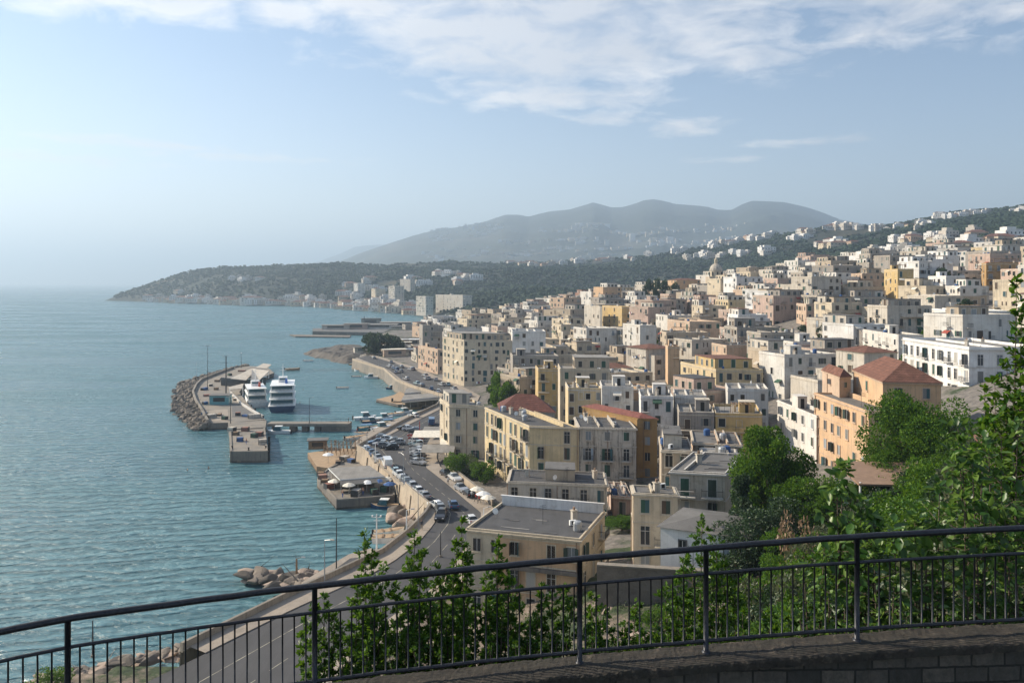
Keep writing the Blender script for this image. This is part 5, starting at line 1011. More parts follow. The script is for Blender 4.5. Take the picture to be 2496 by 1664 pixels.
poly_thing('breakwater', [(706, 815), (855, 817), (852, 821), (720, 819)], .9, -3, 'rock_dark', 'rock', 'thin low rock breakwater beyond the rocky point', 'breakwater')
poly_thing('far_pier', [(762, 800), (895, 797), (1000, 800), (1000, 812), (762, 807)], 3, -3, 'concrete_dark', 'roof_grey', 'long dark industrial pier beyond the pine trees', 'pier')
for i, (px, py, w, d, h, wk, rk) in enumerate([(820, 802, 26, 10, 4, 'offwhite', 'roof_pale'), (868, 801, 22, 12, 5, 'pink', 'roof_pale'), (925, 800, 34, 16, 4, 'white', 'roof_pale'), (965, 797, 30, 18, 5, 'grey', 'roof_pale'), (905, 792, 20, 8, 7, 'grey', 'roof_grey'), (990, 805, 26, 14, 4, 'offwhite', 'roof_grey')]):
    kiosk(px, py, 3, w, d, h, wk, rk, f'low pale shed on the industrial pier, {ordinal(sorted([820, 868, 925, 965, 905, 990]).index(px))} from the left', .05, 'shed', 1.0)
mast(888, 770, 800, 3, 'tall mast on the industrial pier', lamp='', r=.35, name='light_mast')
rnd = random.Random(61)
for i in range(26):
    px, py = 878 + 5.2 * i + rnd.uniform(-4, 4), rnd.choice((838, 848, 857, 866)) + rnd.uniform(-3, 3); p = at(px, py, 5); z = gz(p[0], p[1])
    if z < 2 or poly_dist(p[None, :2], ROADC, False)[0] < 11: continue
    wk = rnd.choice(['offwhite', 'white', 'beige', 'grey', 'wood', 'peach']); kiosk(px, py, 5, rnd.uniform(6, 13), rnd.uniform(4, 7), rnd.uniform(2.6, 4.5), wk, rnd.choice(['roof_pale', 'awning', 'roof_grey', 'paint_white', 'roof_tiles']), f'low {wk.replace("offwhite", "off-white")} waterfront pavilion near the rocky point, {ordinal(i)} from the left', rnd.uniform(-.4, .4), 'pavilion', .6)
for i, (px, py) in enumerate([(498, 1010), (515, 1018), (535, 1012), (548, 1022), (505, 965), (498, 950), (512, 940), (530, 930), (545, 925), (580, 1012), (600, 1015), (620, 1018), (575, 975), (560, 915), (590, 905), (500, 985)]):
    kk = ['blue', 'wood', 'rust', 'white', 'green'][i * 3 % 5]; o = obj('crate', CR[kk], None, at(px, py, 2.26), i * .9); o.scale = (1 + .4 * (i % 3), 1, .6 + .3 * (i % 2)); tag(o, f"{ {'wood': 'brown wooden', 'rust': 'rusty', 'white': 'white', 'green': 'green', 'blue': 'blue'}[kk]} crate on the open deck of the mole, {ordinal(i)} of the scatter", 'crate', 'crates on the mole')
# ------------------------------------------------------------------ vehicles
for k_, c_ in {'car_silver': (.42, .43, .45), 'car_white': (.75, .75, .74), 'car_black': (.02, .02, .025), 'car_grey': (.16, .17, .18), 'car_blue': (.03, .09, .20), 'car_red': (.30, .05, .04), 'car_pale': (.35, .48, .52)}.items():
    t = NT(k_); t.set(c_, .28, .25); t.b.inputs['Coat Weight'].default_value = .6
def car_proto(paint, kind):
    L, W = {'car': (4.1, 1.7), 'suv': (4.6, 1.85), 'van': (5.4, 2.0)}[kind]; hl = L / 2; w = W / 2; r = empty('parked_' + ('van' if kind == 'van' else 'car'), (0, 0, -50), 'x', 'car')
    if kind == 'van': prof = [(-hl, .35), (-hl, 1.2), (-hl + .1, 2.1), (hl - 1.3, 2.15), (hl - .45, 1.25), (hl - .02, 1.0), (hl, .35)]; cab = None
    else:
        t = .12 if kind == 'suv' else 0
        prof = [(-hl, .32), (-hl - .02, .6), (-hl + .05, .92 + t), (-hl + .4, .98 + t), (hl - 1.35, .98 + t), (hl - .25, .78 + t), (hl, .62), (hl, .32)]; cab = [(-hl + .25, .97 + t), (-hl + .75, 1.42 + t * 1.8), (hl - 2.25, 1.46 + t * 1.8), (hl - 1.3, .97 + t)]
    m = MB(); n = len(prof)
    for s in (-1, 1):
        p = [(x, s * w * (1 if .3 < z < 1.1 else .86), z) for x, z in prof]; m.face(p if s < 0 else p[::-1], paint)
    for i in range(n):
        (x1, z1), (x2, z2) = prof[i], prof[(i + 1) % n]; f1, f2 = (1 if .3 < z1 < 1.1 else .86) * w, (1 if .3 < z2 < 1.1 else .86) * w; m.face([(x1, -f1, z1), (x1, f1, z1), (x2, f2, z2), (x2, -f2, z2)], paint)
    m.build('body', r)
    if cab:
        m = MB(); g = [(x, (w - .08) if i in (0, 3) else (w - .3), z) for i, (x, z) in enumerate(cab)]; m.frust([(x, -y, z) for x, y, z in g], [(x, y, z) for x, y, z in g], 'glass'); m.build('window', r)
        m = MB(); m.frust([(cab[1][0] - .1, -w + .3, cab[1][1] - .03), (cab[2][0] + .12, -w + .3, cab[2][1] - .03), (cab[2][0] + .12, w - .3, cab[2][1] - .03), (cab[1][0] - .1, w - .3, cab[1][1] - .03)], [(cab[1][0], -w + .36, cab[1][1] + .05), (cab[2][0], -w + .36, cab[2][1] + .05), (cab[2][0], w - .36, cab[2][1] + .05), (cab[1][0], w - .36, cab[1][1] + .05)], paint)
        for s in (-1, 1):
            xm = (cab[1][0] + cab[2][0]) / 2; m.frust([(xm - .05, s * (w - .09), .95), (xm + .05, s * (w - .09), .95), (xm + .05, s * (w - .06), .95), (xm - .05, s * (w - .06), .95)], [(xm - .05, s * (w - .32), 1.42), (xm + .05, s * (w - .32), 1.42), (xm + .05, s * (w - .28), 1.42), (xm - .05, s * (w - .28), 1.42)], paint)
        m.build('roof', r)
    else:
        m = MB(); m.frust([(hl - 1.28, -w * .8, 2.1), (hl - .52, -w * .86, 1.32), (hl - .52, w * .86, 1.32), (hl - 1.28, w * .8, 2.1)], [(hl - 1.26, -w * .8, 2.12), (hl - .5, -w * .86, 1.34), (hl - .5, w * .86, 1.34), (hl - 1.26, w * .8, 2.12)], 'glass')
        for s in (-1, 1): m.box(hl - 2.4, s * w * .99 - .01, 1.25, hl - 1.2, s * w * .99 + .01, 1.8, 'glass')
        m.build('window', r)
    for x in (-hl + .8, hl - .8):
        for s in (-1, 1): m = MB(); m.tube([(x, s * (w - .2), .32), (x, s * (w + .01), .32)], .32, 'dark', 10); m.tube([(x, s * (w + .01), .32), (x, s * (w + .02), .32)], .17, 'metal_grey', 8); m.build('wheel', r)
    for s in (-1, 1):
        m = MB(); m.box(hl - .03, s * w * .7 - .17, .62, hl + .03, s * w * .7 + .17, .78, 'paint_white'); m.build('headlight', r); m = MB(); m.box(-hl - .05, s * w * .75 - .14, .66, -hl + .02, s * w * .75 + .14, .84, 'red'); m.build('tail_light', r)
    index_children(r); return r
CARS = {}
def car(paint, kind, loc, rz, label, group, s=1.0):
    key = (paint, kind)
    if key not in CARS: CARS[key] = car_proto(paint, kind)
    place(CARS[key], key, loc, rz, label, 'van' if kind == 'van' else 'car', group, s)
PAINT = ['car_silver', 'car_white', 'car_black', 'car_grey', 'car_blue', 'car_pale', 'car_silver', 'car_grey', 'car_red']; PN = {'car_silver': 'silver', 'car_white': 'white', 'car_black': 'black', 'car_grey': 'dark grey', 'car_blue': 'navy blue', 'car_pale': 'pale blue', 'car_red': 'dark red'}
rnd = random.Random(33)
def heading(p): i = np.argmin(np.linalg.norm(ROADC - p, axis=1)); d = ROADC[min(i + 1, len(ROADC) - 1)] - ROADC[max(i - 1, 0)]; return math.atan2(d[1], d[0])
def row(a, b, n, off, paints, where, group, perp=0, kinds=('car',)):
    a, b = at(*a, 5.1)[:2], at(*b, 5.1)[:2]; d = (b - a); ang = math.atan2(d[1], d[0]) + perp
    for i in range(n):
        p = a + d * i / max(1, n - 1); pt = paints[i % len(paints)]; car(pt, kinds[i % len(kinds)], (p[0] + rnd.uniform(-.15, .15), p[1], 5.1), ang + rnd.uniform(-.06, .06) + (math.pi if rnd.random() < .3 else 0), f'{PN[pt]} car {where}, {ordinal(i)} from near end', group, rnd.uniform(.95, 1.05))
row((1033, 1212), (1003, 1188), 3, 0, ['car_silver', 'car_white', 'car_silver'], 'in the queue parked along the seawall bend', 'cars parked along the seawall')
row((990, 1177), (962, 1152), 4, 0, ['car_grey', 'car_silver', 'car_white', 'car_pale'], 'in the upper seawall row below the van', 'cars parked along the seawall')
row((925, 1122), (893, 1098), 5, 0, ['car_silver', 'car_black', 'car_blue', 'car_blue', 'car_white'], 'in the seawall row beyond the van', 'cars parked along the seawall')
b_ = at(944, 1136, 5.1); car('car_white', 'van', b_, heading(b_[:2]), 'white van parked among the cars along the seawall', 'cars parked along the seawall')
row((1021, 1131), (1012, 1066), 10, 0, ['car_silver', 'car_grey', 'car_black', 'car_white', 'car_silver', 'car_grey', 'car_pale', 'car_white', 'car_red', 'car_red'], 'in the stacked row on the landward kerb', 'cars in the landward row', perp=R(50))
row((953, 1094), (915, 1082), 4, 0, ['car_black', 'car_grey', 'car_silver', 'car_blue'], 'in the front line of the middle car park', 'cars in the middle car park', perp=R(60))
row((968, 1082), (935, 1070), 4, 0, ['car_silver', 'car_black', 'car_white', 'car_grey'], 'in the second line of the middle car park', 'cars in the middle car park', perp=R(60))
row((1010, 1052), (985, 1046), 3, 0, ['car_grey', 'car_white', 'car_black'], 'in the rear line of the middle car park', 'cars in the middle car park', perp=R(40))
row((1090, 1160), (1110, 1170), 2, 0, ['car_black', 'car_white'], 'beside the garden wall on the landward pavement', 'cars by the gardens'); row((1124, 1196), (1142, 1208), 2, 0, ['car_silver', 'car_black'], 'on the landward kerb above the bend', 'cars by the gardens')
for (pt, k, px, py, a, l) in [('car_black', 'suv', 1076, 1263, 0, 'black car nearest the viewer at the road bend'), ('car_grey', 'suv', 1075, 1251, 0, 'dark blue-grey car right behind the black one at the bend'), ('car_white', 'car', 1062, 1236, .2, 'white car parked at the corner of the promenade'), ('car_blue', 'car', 1105, 1236, 0, 'small blue car driving alone up the road'),
        ('car_white', 'car', 1146, 1272, .5, 'white car half hidden by the flat roof corner'), ('car_white', 'car', 1008, 1016, 1.0, 'white car by the marina railing'), ('car_blue', 'van', 1052, 1034, .3, 'blue pickup van by the cream corner block')]:
    p = at(px, py, 5.1); car(pt, k, p, heading(p[:2]) + a + math.pi * (k == 'suv'), l, 'cars on the coast road')
for i in range(26):
    t = rnd.random(); j = rnd.uniform(len(ROADC) - 5.6, len(ROADC) - 1.2); a, b = int(j), min(int(j) + 1, len(ROADC) - 1); u = j - a; c0 = ROADL[a] * (1 - u) + ROADL[b] * u; c1 = ROADR[a] * (1 - u) + ROADR[b] * u; f = rnd.choice((.12, .9, .3, .7, .8)); p = c0 * (1 - f) + c1 * f; pt = rnd.choice(PAINT)
    car(pt, 'car', (p[0], p[1], 5.1), heading(p) + rnd.uniform(-.3, .3), f'small {PN[pt]} car on the far waterfront road', 'cars on the far waterfront road')
# ------------------------------------------------------------------ people
def person_proto(pose, shirt, legs):
    v, e, rr = [], [], []
    def V(p, r, par=None):
        v.append(p); rr.append(r)
        if par is not None: e.append((par, len(v) - 1))
        return len(v) - 1
    sp = .16 if pose == 'walk' else .02; pel = V((0, 0, .93), .15); ch = V((.02, 0, 1.28), .16, pel); nk = V((.02, 0, 1.48), .065, ch); hd = V((.04, 0, 1.60), .10, nk); V((.05, 0, 1.70), .085, hd)
    for s in (-1, 1):
        hp = V((0, s * .10, .86), .10, pel); kn = V((s * sp + .03, s * .10, .48), .065, hp); an = V((s * sp * 2 - .04, s * .10, .09), .042, kn); V((s * sp * 2 + .12, s * .11, .04), .04, an)
        sh = V((.0, s * .19, 1.40), .06, ch); el = V((-s * sp, s * .25, 1.12), .045, sh); wr = V((-s * sp + .1, s * .24, .90), .035, el); V((-s * sp + .14, s * .23, .80), .035, wr)
    me = bpy.data.meshes.new('person'); me.from_pydata(v, e, []); o = obj('person', me); o.modifiers.new('skin', 'SKIN'); ss = o.modifiers.new('sub', 'SUBSURF'); ss.levels = 1; ss.render_levels = 1
    for i, r in enumerate(rr): me.skin_vertices[0].data[i].radius = (r, r)
    me.skin_vertices[0].data[0].use_root = True
    t = NT('person_' + shirt + legs); z = t.n('ShaderNodeSeparateXYZ', {0: t.n('ShaderNodeTexCoord').outputs['Object']}).outputs[2]; C = {'white': (.6, .6, .58), 'dark': (.04, .04, .05), 'blue': (.05, .1, .3), 'red': (.4, .06, .05), 'skin': (.45, .26, .18), 'tan': (.35, .28, .2)}
    c = t.ramp(t.math('MULTIPLY', z, .55), [(0, C[legs]), (.50, C[shirt]), (.81, C['skin']), (.905, (.05, .03, .02))]); c.node.color_ramp.interpolation = 'CONSTANT'; t.set(c, .8); me.materials.append(t.m); bpy.context.view_layer.update()
    ev = o.evaluated_get(bpy.context.evaluated_depsgraph_get()); nm = bpy.data.meshes.new_from_object(ev); o.modifiers.clear(); o.data = nm
    if not nm.materials: nm.materials.append(t.m)
    return o
PP = [person_proto('walk', 'white', 'dark'), person_proto('stand', 'dark', 'tan'), person_proto('walk', 'red', 'dark'), person_proto('stand', 'skin', 'blue')]; pu = set()
for (i, px, py, z, rz, l) in [(0, 1092, 1180, 5.2, 2, 'person in a white top walking on the landward pavement'), (1, 1128, 1183, 5.2, 1, 'person in dark clothes standing near the garden wall'), (2, 1168, 1226, 5.2, 3, 'person in a red top by the pavement below the yellow block'), (0, 1150, 1215, 5.2, 1, 'person in white on the pavement above the bend'),
        (1, 1028, 1290, 5.2, 2, 'person in dark clothes leaning over the promenade wall'), (1, 878, 1030, 1.1, 0, 'person standing on the outer marina dock'), (2, 870, 1056, 1.1, 0, 'person in red on the near marina dock'), (3, 600, 1082, 2.8, 1, 'bather standing on the concrete pier'), (3, 835, 1212, 1.9, 1, 'bather on the front of the bathing platform'), (3, 885, 1206, 1.9, 2, 'bather beside the pavilion front'),
        (1, 817, 1085, 1.8, 0, 'dark figure on the timber platform'), (0, 640, 1024, 2.4, 0, 'person in white at the near end of the mole'), (1, 849, 1030, 2.7, 0, 'dark figure at the tip of the jetty'), (3, 457, 1146, -1.15, 0, 'bather standing chest-deep in open water, left of two'), (3, 508, 1142, -1.0, 0, 'bather chest-deep in open water, right of two'), (3, 739, 950, -1.1, 0, 'bather in the water beyond the ferry'), (3, 731, 982, -1.1, 0, 'bather in the water right of the ferry'), (2, 1160, 1222, 5.2, 0, 'person in a red top beside parked scooters')]:
    o = PP[i] if i not in pu else PP[i].copy()
    if i in pu: col.objects.link(o)
    pu.add(i); p = at(px, py, max(z, 0)); o.location = (p[0], p[1], z); o.rotation_euler = (0, 0, rz); o.name = 'person'; tag(o, l, 'person', 'people by the water and road')
# small furniture on the platforms: parasols and tables
def parasol(k): r = empty('parasol', (0, 0, -50), 'x', 'parasol'); m = MB(); m.tube([(0, 0, 0), (0, 0, 2.5)], .04, 'metal_grey', 5); m.build('pole', r); m = MB(); m.lathe([(1.5, 2.1), (.8, 2.45), (.05, 2.7)], k, 8); m.build('canopy', r); index_children(r); return r
PR = {k: parasol(k) for k in ('awning', 'paint_white', 'cloth_blue')}
for (k, px, py, z, l) in [('awning', 850, 1206, 1.9, 'cream parasol at the front of the bathing platform'), ('cloth_blue', 925, 1196, 1.9, 'blue parasol right of the pavilion front'), ('paint_white', 895, 1199, 1.9, 'white parasol before the pavilion'), ('awning', 945, 1190, 1.9, 'cream parasol against the seawall'), ('cloth_blue', 950, 1203, 1.9, 'blue parasol at the right corner of the bathing platform'), ('paint_white', 1178, 1230, 5.2, 'white parasol on the landward pavement near the yellow block'),
        ('awning', 1163, 1218, 5.2, 'cream parasol over the pavement cafe'), ('awning', 1190, 1240, 5.2, 'cream parasol nearest the flat roof'), ('paint_white', 800, 1128, 1.7, 'white parasol on the timber platform'), ('awning', 815, 1196, 1.9, 'cream parasol at the left end of the bathing platform')]:
    place(PR[k], 'pr' + k, at(px, py, z), 0, l, 'parasol', 'parasols')
for i, (px, py, z, kk) in enumerate([(792, 1178, 1.9, 'wood'), (803, 1190, 1.9, 'rust'), (868, 1208, 1.9, 'white'), (912, 1204, 1.9, 'green'), (938, 1198, 1.9, 'green'), (786, 1168, 1.9, 'rust'), (840, 1124, 1.7, 'white'), (824, 1132, 1.7, 'wood'), (856, 1128, 1.7, 'blue'), (782, 1160, 1.9, 'wood')]):
    o = obj('crate', CR[kk], None, at(px, py, z), i * .7); tag(o, f"{ {'wood': 'brown wooden', 'rust': 'rusty', 'white': 'white', 'green': 'green', 'blue': 'blue'}[kk]} crate on the {'timber' if z < 1.8 else 'bathing'} platform, {ordinal(i)} in line from the sea edge", 'crate', 'crates on the bathing platforms')
# garden awnings beside the cream corner block, retaining walls
def awning_roof(px, py, z, zt, w, d, k, label): r = empty('awning', at(px, py, z), label, 'awning'); m = MB(); m.frust([(-w / 2, -d / 2, zt - z - .7), (w / 2, -d / 2, zt - z - .7), (w / 2, d / 2, zt - z), (-w / 2, d / 2, zt - z)], [(-w / 2, -d / 2, zt - z - .6), (w / 2, -d / 2, zt - z - .6), (w / 2, d / 2, zt - z + .1), (-w / 2, d / 2, zt - z + .1)], k); m.build('canopy', r); [(lambda mm: mm.build('post', r))(_p(x, y, zt - z)) for x in (-w / 2 + .1, w / 2 - .1) for y in (-d / 2 + .1, d / 2 - .1)]
def _p(x, y, h): m = MB(); m.tube([(x, y, 0), (x, y, h - .1)], .07, 'trim_white', 5); return m
awning_roof(1049, 1084, 5.1, 8.3, 9, 6, 'awning', 'cream awning roof between the road and the cream corner block'); awning_roof(1068, 1120, 5.1, 8.1, 8, 6, 'roof_pale', 'grey canopy over the garden gate on the landward kerb'); awning_roof(1112, 1108, 5.1, 8.6, 8, 4, 'awning', 'pale awning at the foot of the cream corner block'); awning_roof(1058, 1066, 5.1, 7.6, 6, 5, 'roof_pale', 'small canopy behind the landward row of cars')
def stone_wall(p0, p1, z0, z1, k, label, th=.7, cat='wall', name='stone_wall', cap=True): a, b = np.array(p0), np.array(p1); r = empty(name, (*a, z0), label, cat); d = b - a; nn = np.array([-d[1], d[0]]) / np.linalg.norm(d) * th; m = MB(); m.obox((0, 0), d, nn, -4, z1 - z0, k, skip='b'); m.build('wall_face', r); m = MB(); m.obox(-nn * .12, d, nn * 1.25, z1 - z0, z1 - z0 + .18, 'concrete', skip=''); m.build('coping', r)
w0, w1 = atY(1455, 1388, 86)[:2], atY(1716, 1380, 84)[:2]; stone_wall(w0, w1, 13, 17.4, 'rock', 'weathered grey stone retaining wall under the cream four-storey house')
w0, w1 = at(1175, 1245, 5)[:2] + np.array([2, 4]), at(1060, 1150, 5)[:2] + np.array([3, 2]); stone_wall(w0 + 0, w1, 5, 6.3, 'seawall', 'low garden wall on the landward side of the road', .3)

for i, t_ in enumerate((.06, .14, .22, .31, .52, .60, .70, .86)):
    j = int(t_ * 119); p = pb[j] + (pa[j] - pb[j]) * .3; e = empty('street_lamp', (p[0], p[1], 5.17), f'slim grey promenade lamp along the seaward pavement, {ordinal(i)} from the near end', 'street lamp', 'promenade lamps'); m = MB(); m.tube([(0, 0, 0), (0, 0, 6.2)], [.09, .05], 'metal_grey', 6); m.build('pole', e); d_ = (pa[j] - pb[j]) / np.linalg.norm(pa[j] - pb[j]); m = MB(); m.tube([(0, 0, 6.2), (d_[0] * 1.4, d_[1] * 1.4, 6.5)], .04, 'metal_grey', 4); m.obox((d_[0] * 1.2 - .1, d_[1] * 1.2 - .1), (d_[0] * .6, d_[1] * .6), (-d_[1] * .25, d_[0] * .25), 6.42, 6.54, 'offwhite'); m.build('lamp_head', e)
m = MB(); m.lathe([(.28, 0), (.3, .1), (.18, .2), (.18, .55), (.3, .65), (.26, .8)], 'dark', 10); BM = m.mesh('bollard')
for i, (px, py) in enumerate([(589, 963), (596, 972), (604, 982), (613, 991), (622, 1000), (632, 1009), (642, 1018), (566, 1093), (648, 1093), (606, 1097)]): o = obj('bollard', BM, None, at(px, py, 2.2 if i < 7 else 2.8)); tag(o, f'black mooring bollard on the {"ferry side of the mole" if i < 7 else "front of the concrete pier"}, {ordinal(i % 7)} in line', 'bollard', 'mooring bollards')
# ------------------------------------------------------------------ foliage
def mat_leaf(name, c1, c2, c3, trans=.35, rough=.5, spec=.4):
    t = NT(name); f = t.n('ShaderNodeNewGeometry').outputs['Random Per Island']; c = t.ramp(f, [(0, c1), (.55, c2), (1, c3)]); t.set(c, rough, spec=spec)
    tr = t.n('ShaderNodeBsdfTranslucent', {0: t.mix(.5, c, rgb(*(min(1, x * 2.0) for x in c3)))}); mx = t.n('ShaderNodeMixShader', {0: trans, 1: t.b.outputs[0], 2: tr.outputs[0]}); t.L.new(mx.outputs[0], t.out.inputs[0])
mat_leaf('leaf_shrub', (.008, .036, .003), (.033, .10, .006), (.13, .225, .018), .3, .45, .35); mat_leaf('leaf_big', (.011, .042, .007), (.04, .105, .016), (.15, .235, .045), .3, .4, .45)
mat_leaf('leaf_tree', (.009, .042, .003), (.034, .10, .006), (.12, .205, .014), .3, .6, .2); mat_leaf('leaf_dark', (.012, .03, .012), (.025, .055, .02), (.05, .09, .03), .2); mat_leaf('leaf_olive', (.04, .06, .03), (.07, .095, .045), (.13, .14, .07), .25); mat_leaf('leaf_dry', (.12, .07, .04), (.22, .14, .08), (.35, .24, .15), .2)
t = NT('wood_leaf'); v_ = t.noise(t.vec(), .012, 8, .7); t.set(t.ramp(v_, [(.35, (.007, .022, .010)), (.6, (.020, .042, .017)), (.75, (.045, .06, .024))]), .95)
plain('bark', (.10, .075, .055), .9, var=.3)
RN = np.random.default_rng(5)
def unit(a): return a / (np.linalg.norm(a, axis=1, keepdims=True) + 1e-9)
def leaf_small(P, D, S, wr=.42):
    n = len(P); D = unit(D); r = unit(np.cross(D, RN.normal(size=(n, 3)))); u = np.cross(r, D); S = S[:, None]
    V = np.stack([P, P + D * S * .5 + r * S * wr * .5 + u * S * .10, P + D * S, P + D * S * .5 - r * S * wr * .5 + u * S * .10], 1).reshape(-1, 3); b = np.arange(n)[:, None] * 4
    return V, np.concatenate([b + [0, 1, 2], b + [0, 2, 3]], 1).reshape(-1, 3)
def leaf_big(P, D, S, wr=.55):
    n = len(P); D = unit(D); up = np.tile([0, 0, 1.], (n, 1)) + RN.normal(size=(n, 3)) * .45; r = unit(np.cross(D, up)); u = np.cross(r, D); S = S[:, None]; cv = RN.uniform(-.05, .28, (n, 1)); V = []
    for (t, w) in ((0, 0), (.22, .34), (.5, .5), (.8, .33), (1, 0)):
        m = P + D * S * t - u * S * cv * t * t
        if w == 0: V.append(m)
        else: V += [m + r * S * wr * w + u * S * .07, m - u * S * .03, m - r * S * wr * w + u * S * .07]
    V = np.stack(V, 1).reshape(-1, 3); b = np.arange(n)[:, None] * 11; T = []
    T += [[0, 1, 2], [0, 2, 3]]
    for k in (1, 4): T += [[k, k + 3, k + 4], [k, k + 4, k + 1], [k + 1, k + 4, k + 5], [k + 1, k + 5, k + 2]]
    T += [[7, 10, 8], [8, 10, 9]]
    return V, np.concatenate([b + x for x in T], 1).reshape(-1, 3)
def crown_cloud(clumps, n, size, flat=.85, drop=.3):
    C = np.array([c[:3] for c in clumps]); Rr = np.array([c[3] for c in clumps]); w = Rr ** 2; i = RN.choice(len(C), n, p=w / w.sum()); d = unit(RN.normal(size=(n, 3))); rad = Rr[i] * RN.uniform(.35, 1.05, n) ** .45
    P = C[i] + d * rad[:, None] * np.array([1, 1, flat]); D = d + RN.normal(size=(n, 3)) * .6 + [0, 0, -drop]; return P, D, RN.uniform(.6, 1.25, n) * size
def tree_mesh(h, r, nc, n, size, mat, seed, trunk=.25, base=.35, shape='round'):
    rr = random.Random(seed); cl = []
    for k in range(nc):
        a = rr.uniform(0, 6.28); q = rr.random() ** .6; z = rr.uniform(base, .93)
        lim = math.sqrt(max(.05, 1 - ((z - (base + 1) / 2) / ((1 - base) / 2 + .08)) ** 2)) if shape == 'round' else (1.05 - z) * 1.2 if shape == 'cone' else (.35 + .65 * (z > .75))
        cl.append((math.cos(a) * r * q * lim, math.sin(a) * r * q * lim, z * h, r * rr.uniform(.22, .42) * (.8 if shape == 'cone' else 1)))
    m = MB(); m.arr(*leaf_small(*crown_cloud(cl, n, size), .6), mat); cm = m.mesh('crown'); m = MB(); top = (rr.uniform(-.3, .3), rr.uniform(-.3, .3), h * .6); m.tube([(0, 0, -1.5), (.1, 0, h * .25), top], [trunk, trunk * .75, trunk * .4], 'bark', 7)
    for c in cl[:9]: s = h * rr.uniform(.25, .5); m.tube([(0, 0, s), ((c[0]) * .5, c[1] * .5, (s + c[2]) / 2 + .1), c[:3]], [trunk * .4, trunk * .25, trunk * .1], 'bark', 4)
    return cm, m.mesh('trunk')
TM = {'green': [tree_mesh(9, 3.4, 26, 15000, .27, 'leaf_tree', 1), tree_mesh(8, 3.8, 30, 15000, .27, 'leaf_tree', 2)], 'round': [tree_mesh(8, 4.6, 46, 24000, .27, 'leaf_tree', 3, .3, .25)], 'dark': [tree_mesh(9, 2.3, 22, 6500, .28, 'leaf_dark', 4, .2, .1, 'cone'), tree_mesh(6, 3.2, 22, 6500, .28, 'leaf_dark', 5, .2, .15)],
      'bush': [tree_mesh(3.2, 2.2, 16, 3600, .24, 'leaf_tree', 6, .08, .1), tree_mesh(3.0, 2.4, 16, 3600, .24, 'leaf_shrub', 7, .08, .1), tree_mesh(3.4, 2.0, 14, 3200, .26, 'leaf_olive', 8, .08, .1), tree_mesh(2.6, 2.2, 14, 3200, .24, 'leaf_dark', 9, .08, .1)], 'pine': [tree_mesh(11, 4.5, 20, 5000, .6, 'leaf_dark', 10, .3, .5, 'flat')],
      'far': [tree_mesh(7, 3.6, 16, 2200, .65, 'leaf_tree', 11), tree_mesh(8, 2.6, 14, 2000, .65, 'leaf_dark', 12, .2, .15)], 'dry': [tree_mesh(3.2, 1.8, 12, 700, .25, 'leaf_dry', 13, .08, .2)]}
def tree(kind, x, y, z, s, rz, label, cat='tree', group=None, v=0, name=None, sz=1.0):
    cm, tm = TM[kind][v % len(TM[kind])]; r = empty(name or {'bush': 'bush', 'pine': 'pine_tree', 'dry': 'dry_bush'}.get(kind, 'tree'), (x, y, z), label, cat, group, rz); r.scale = (s, s, s * sz); obj('crown', cm, r); obj('trunk', tm, r); return r
def tree_px(kind, px, pytop, Y, label, s=1.0, v=0, **k):
    x = Y * (px - CX) / F; z = gz(x, Y); h = {'green': 9, 'round': 8, 'dark': 9, 'bush': 3.2, 'pine': 11, 'far': 7, 'dry': 3.2}[kind]; zt = H - Y * (pytop - HY) / F; return tree(kind, x, Y, z, s, px, label, v=v, sz=max(.35, (zt - z) / (h * s)), **k)
tree_px('green', 1888, 1046, 96, 'tall bright green tree in front of the white narrow building', 1.15, 0); tree_px('green', 1850, 1075, 99, 'second bright green tree overlapping the tall one on its left', 1.0, 1); tree_px('round', 2225, 972, 101, 'big round dense tree in front of the orange building', 1.25); tree_px('green', 2150, 1075, 97, 'lower crown left of the big round tree', .95, 1)
tree_px('dark', 1812, 1150, 90, 'dark conifer at the left of the tree group', 1.1); tree_px('dark', 1850, 1170, 85, 'dark spreading tree below the tall bright tree', 1.2, 1); tree_px('dark', 1795, 1205, 84, 'low dark tree beside the whitish two-storey house', 1.0, 1); tree_px('green', 1985, 1140, 88, 'mid green tree before the orange wall', .95, 1); tree_px('dark', 1925, 1150, 86, 'dark crown between two green trees', 1.1, 1)
tree_px('green', 1515, 1272, 128, 'small green tree in the gap between the peach block and the cream house', .75, 1);  tree_px('dry', 1940, 1262, 66, 'bare brownish bush in the middle of the slope', .9, cat='bush')
for i, (px, pt, Y) in enumerate([(1112, 1108, 178), (1130, 1105, 180), (1148, 1112, 177), (1165, 1116, 176), (1180, 1128, 172)]): tree_px('bush', px, pt, Y, f'garden bush below the cream corner block, {ordinal(i)} from the left', 1.3, i, cat='bush', group='garden bushes')
for i, (px, pt, Y) in enumerate([(1214, 915, 262), (1235, 925, 255), (1255, 918, 262), (1275, 930, 252), (1225, 940, 240), (1250, 945, 238), (1292, 925, 258), (1205, 925, 268)]): tree_px('far', px, pt, Y, f'garden tree between the hotel and the dark red attic roof, {ordinal(i)} of its cluster', .9, i, group='trees by the hotel garden')
for i, (px, pt, Y) in enumerate([(898, 812, 480), (912, 810, 485), (926, 811, 478), (942, 813, 482), (956, 815, 476), (968, 818, 480), (905, 818, 470)]): tree_px('far', px, pt, Y, f'dark tree on the rocky point, {ordinal(i)} from the left', 1.5, 1, group='trees on the rocky point')
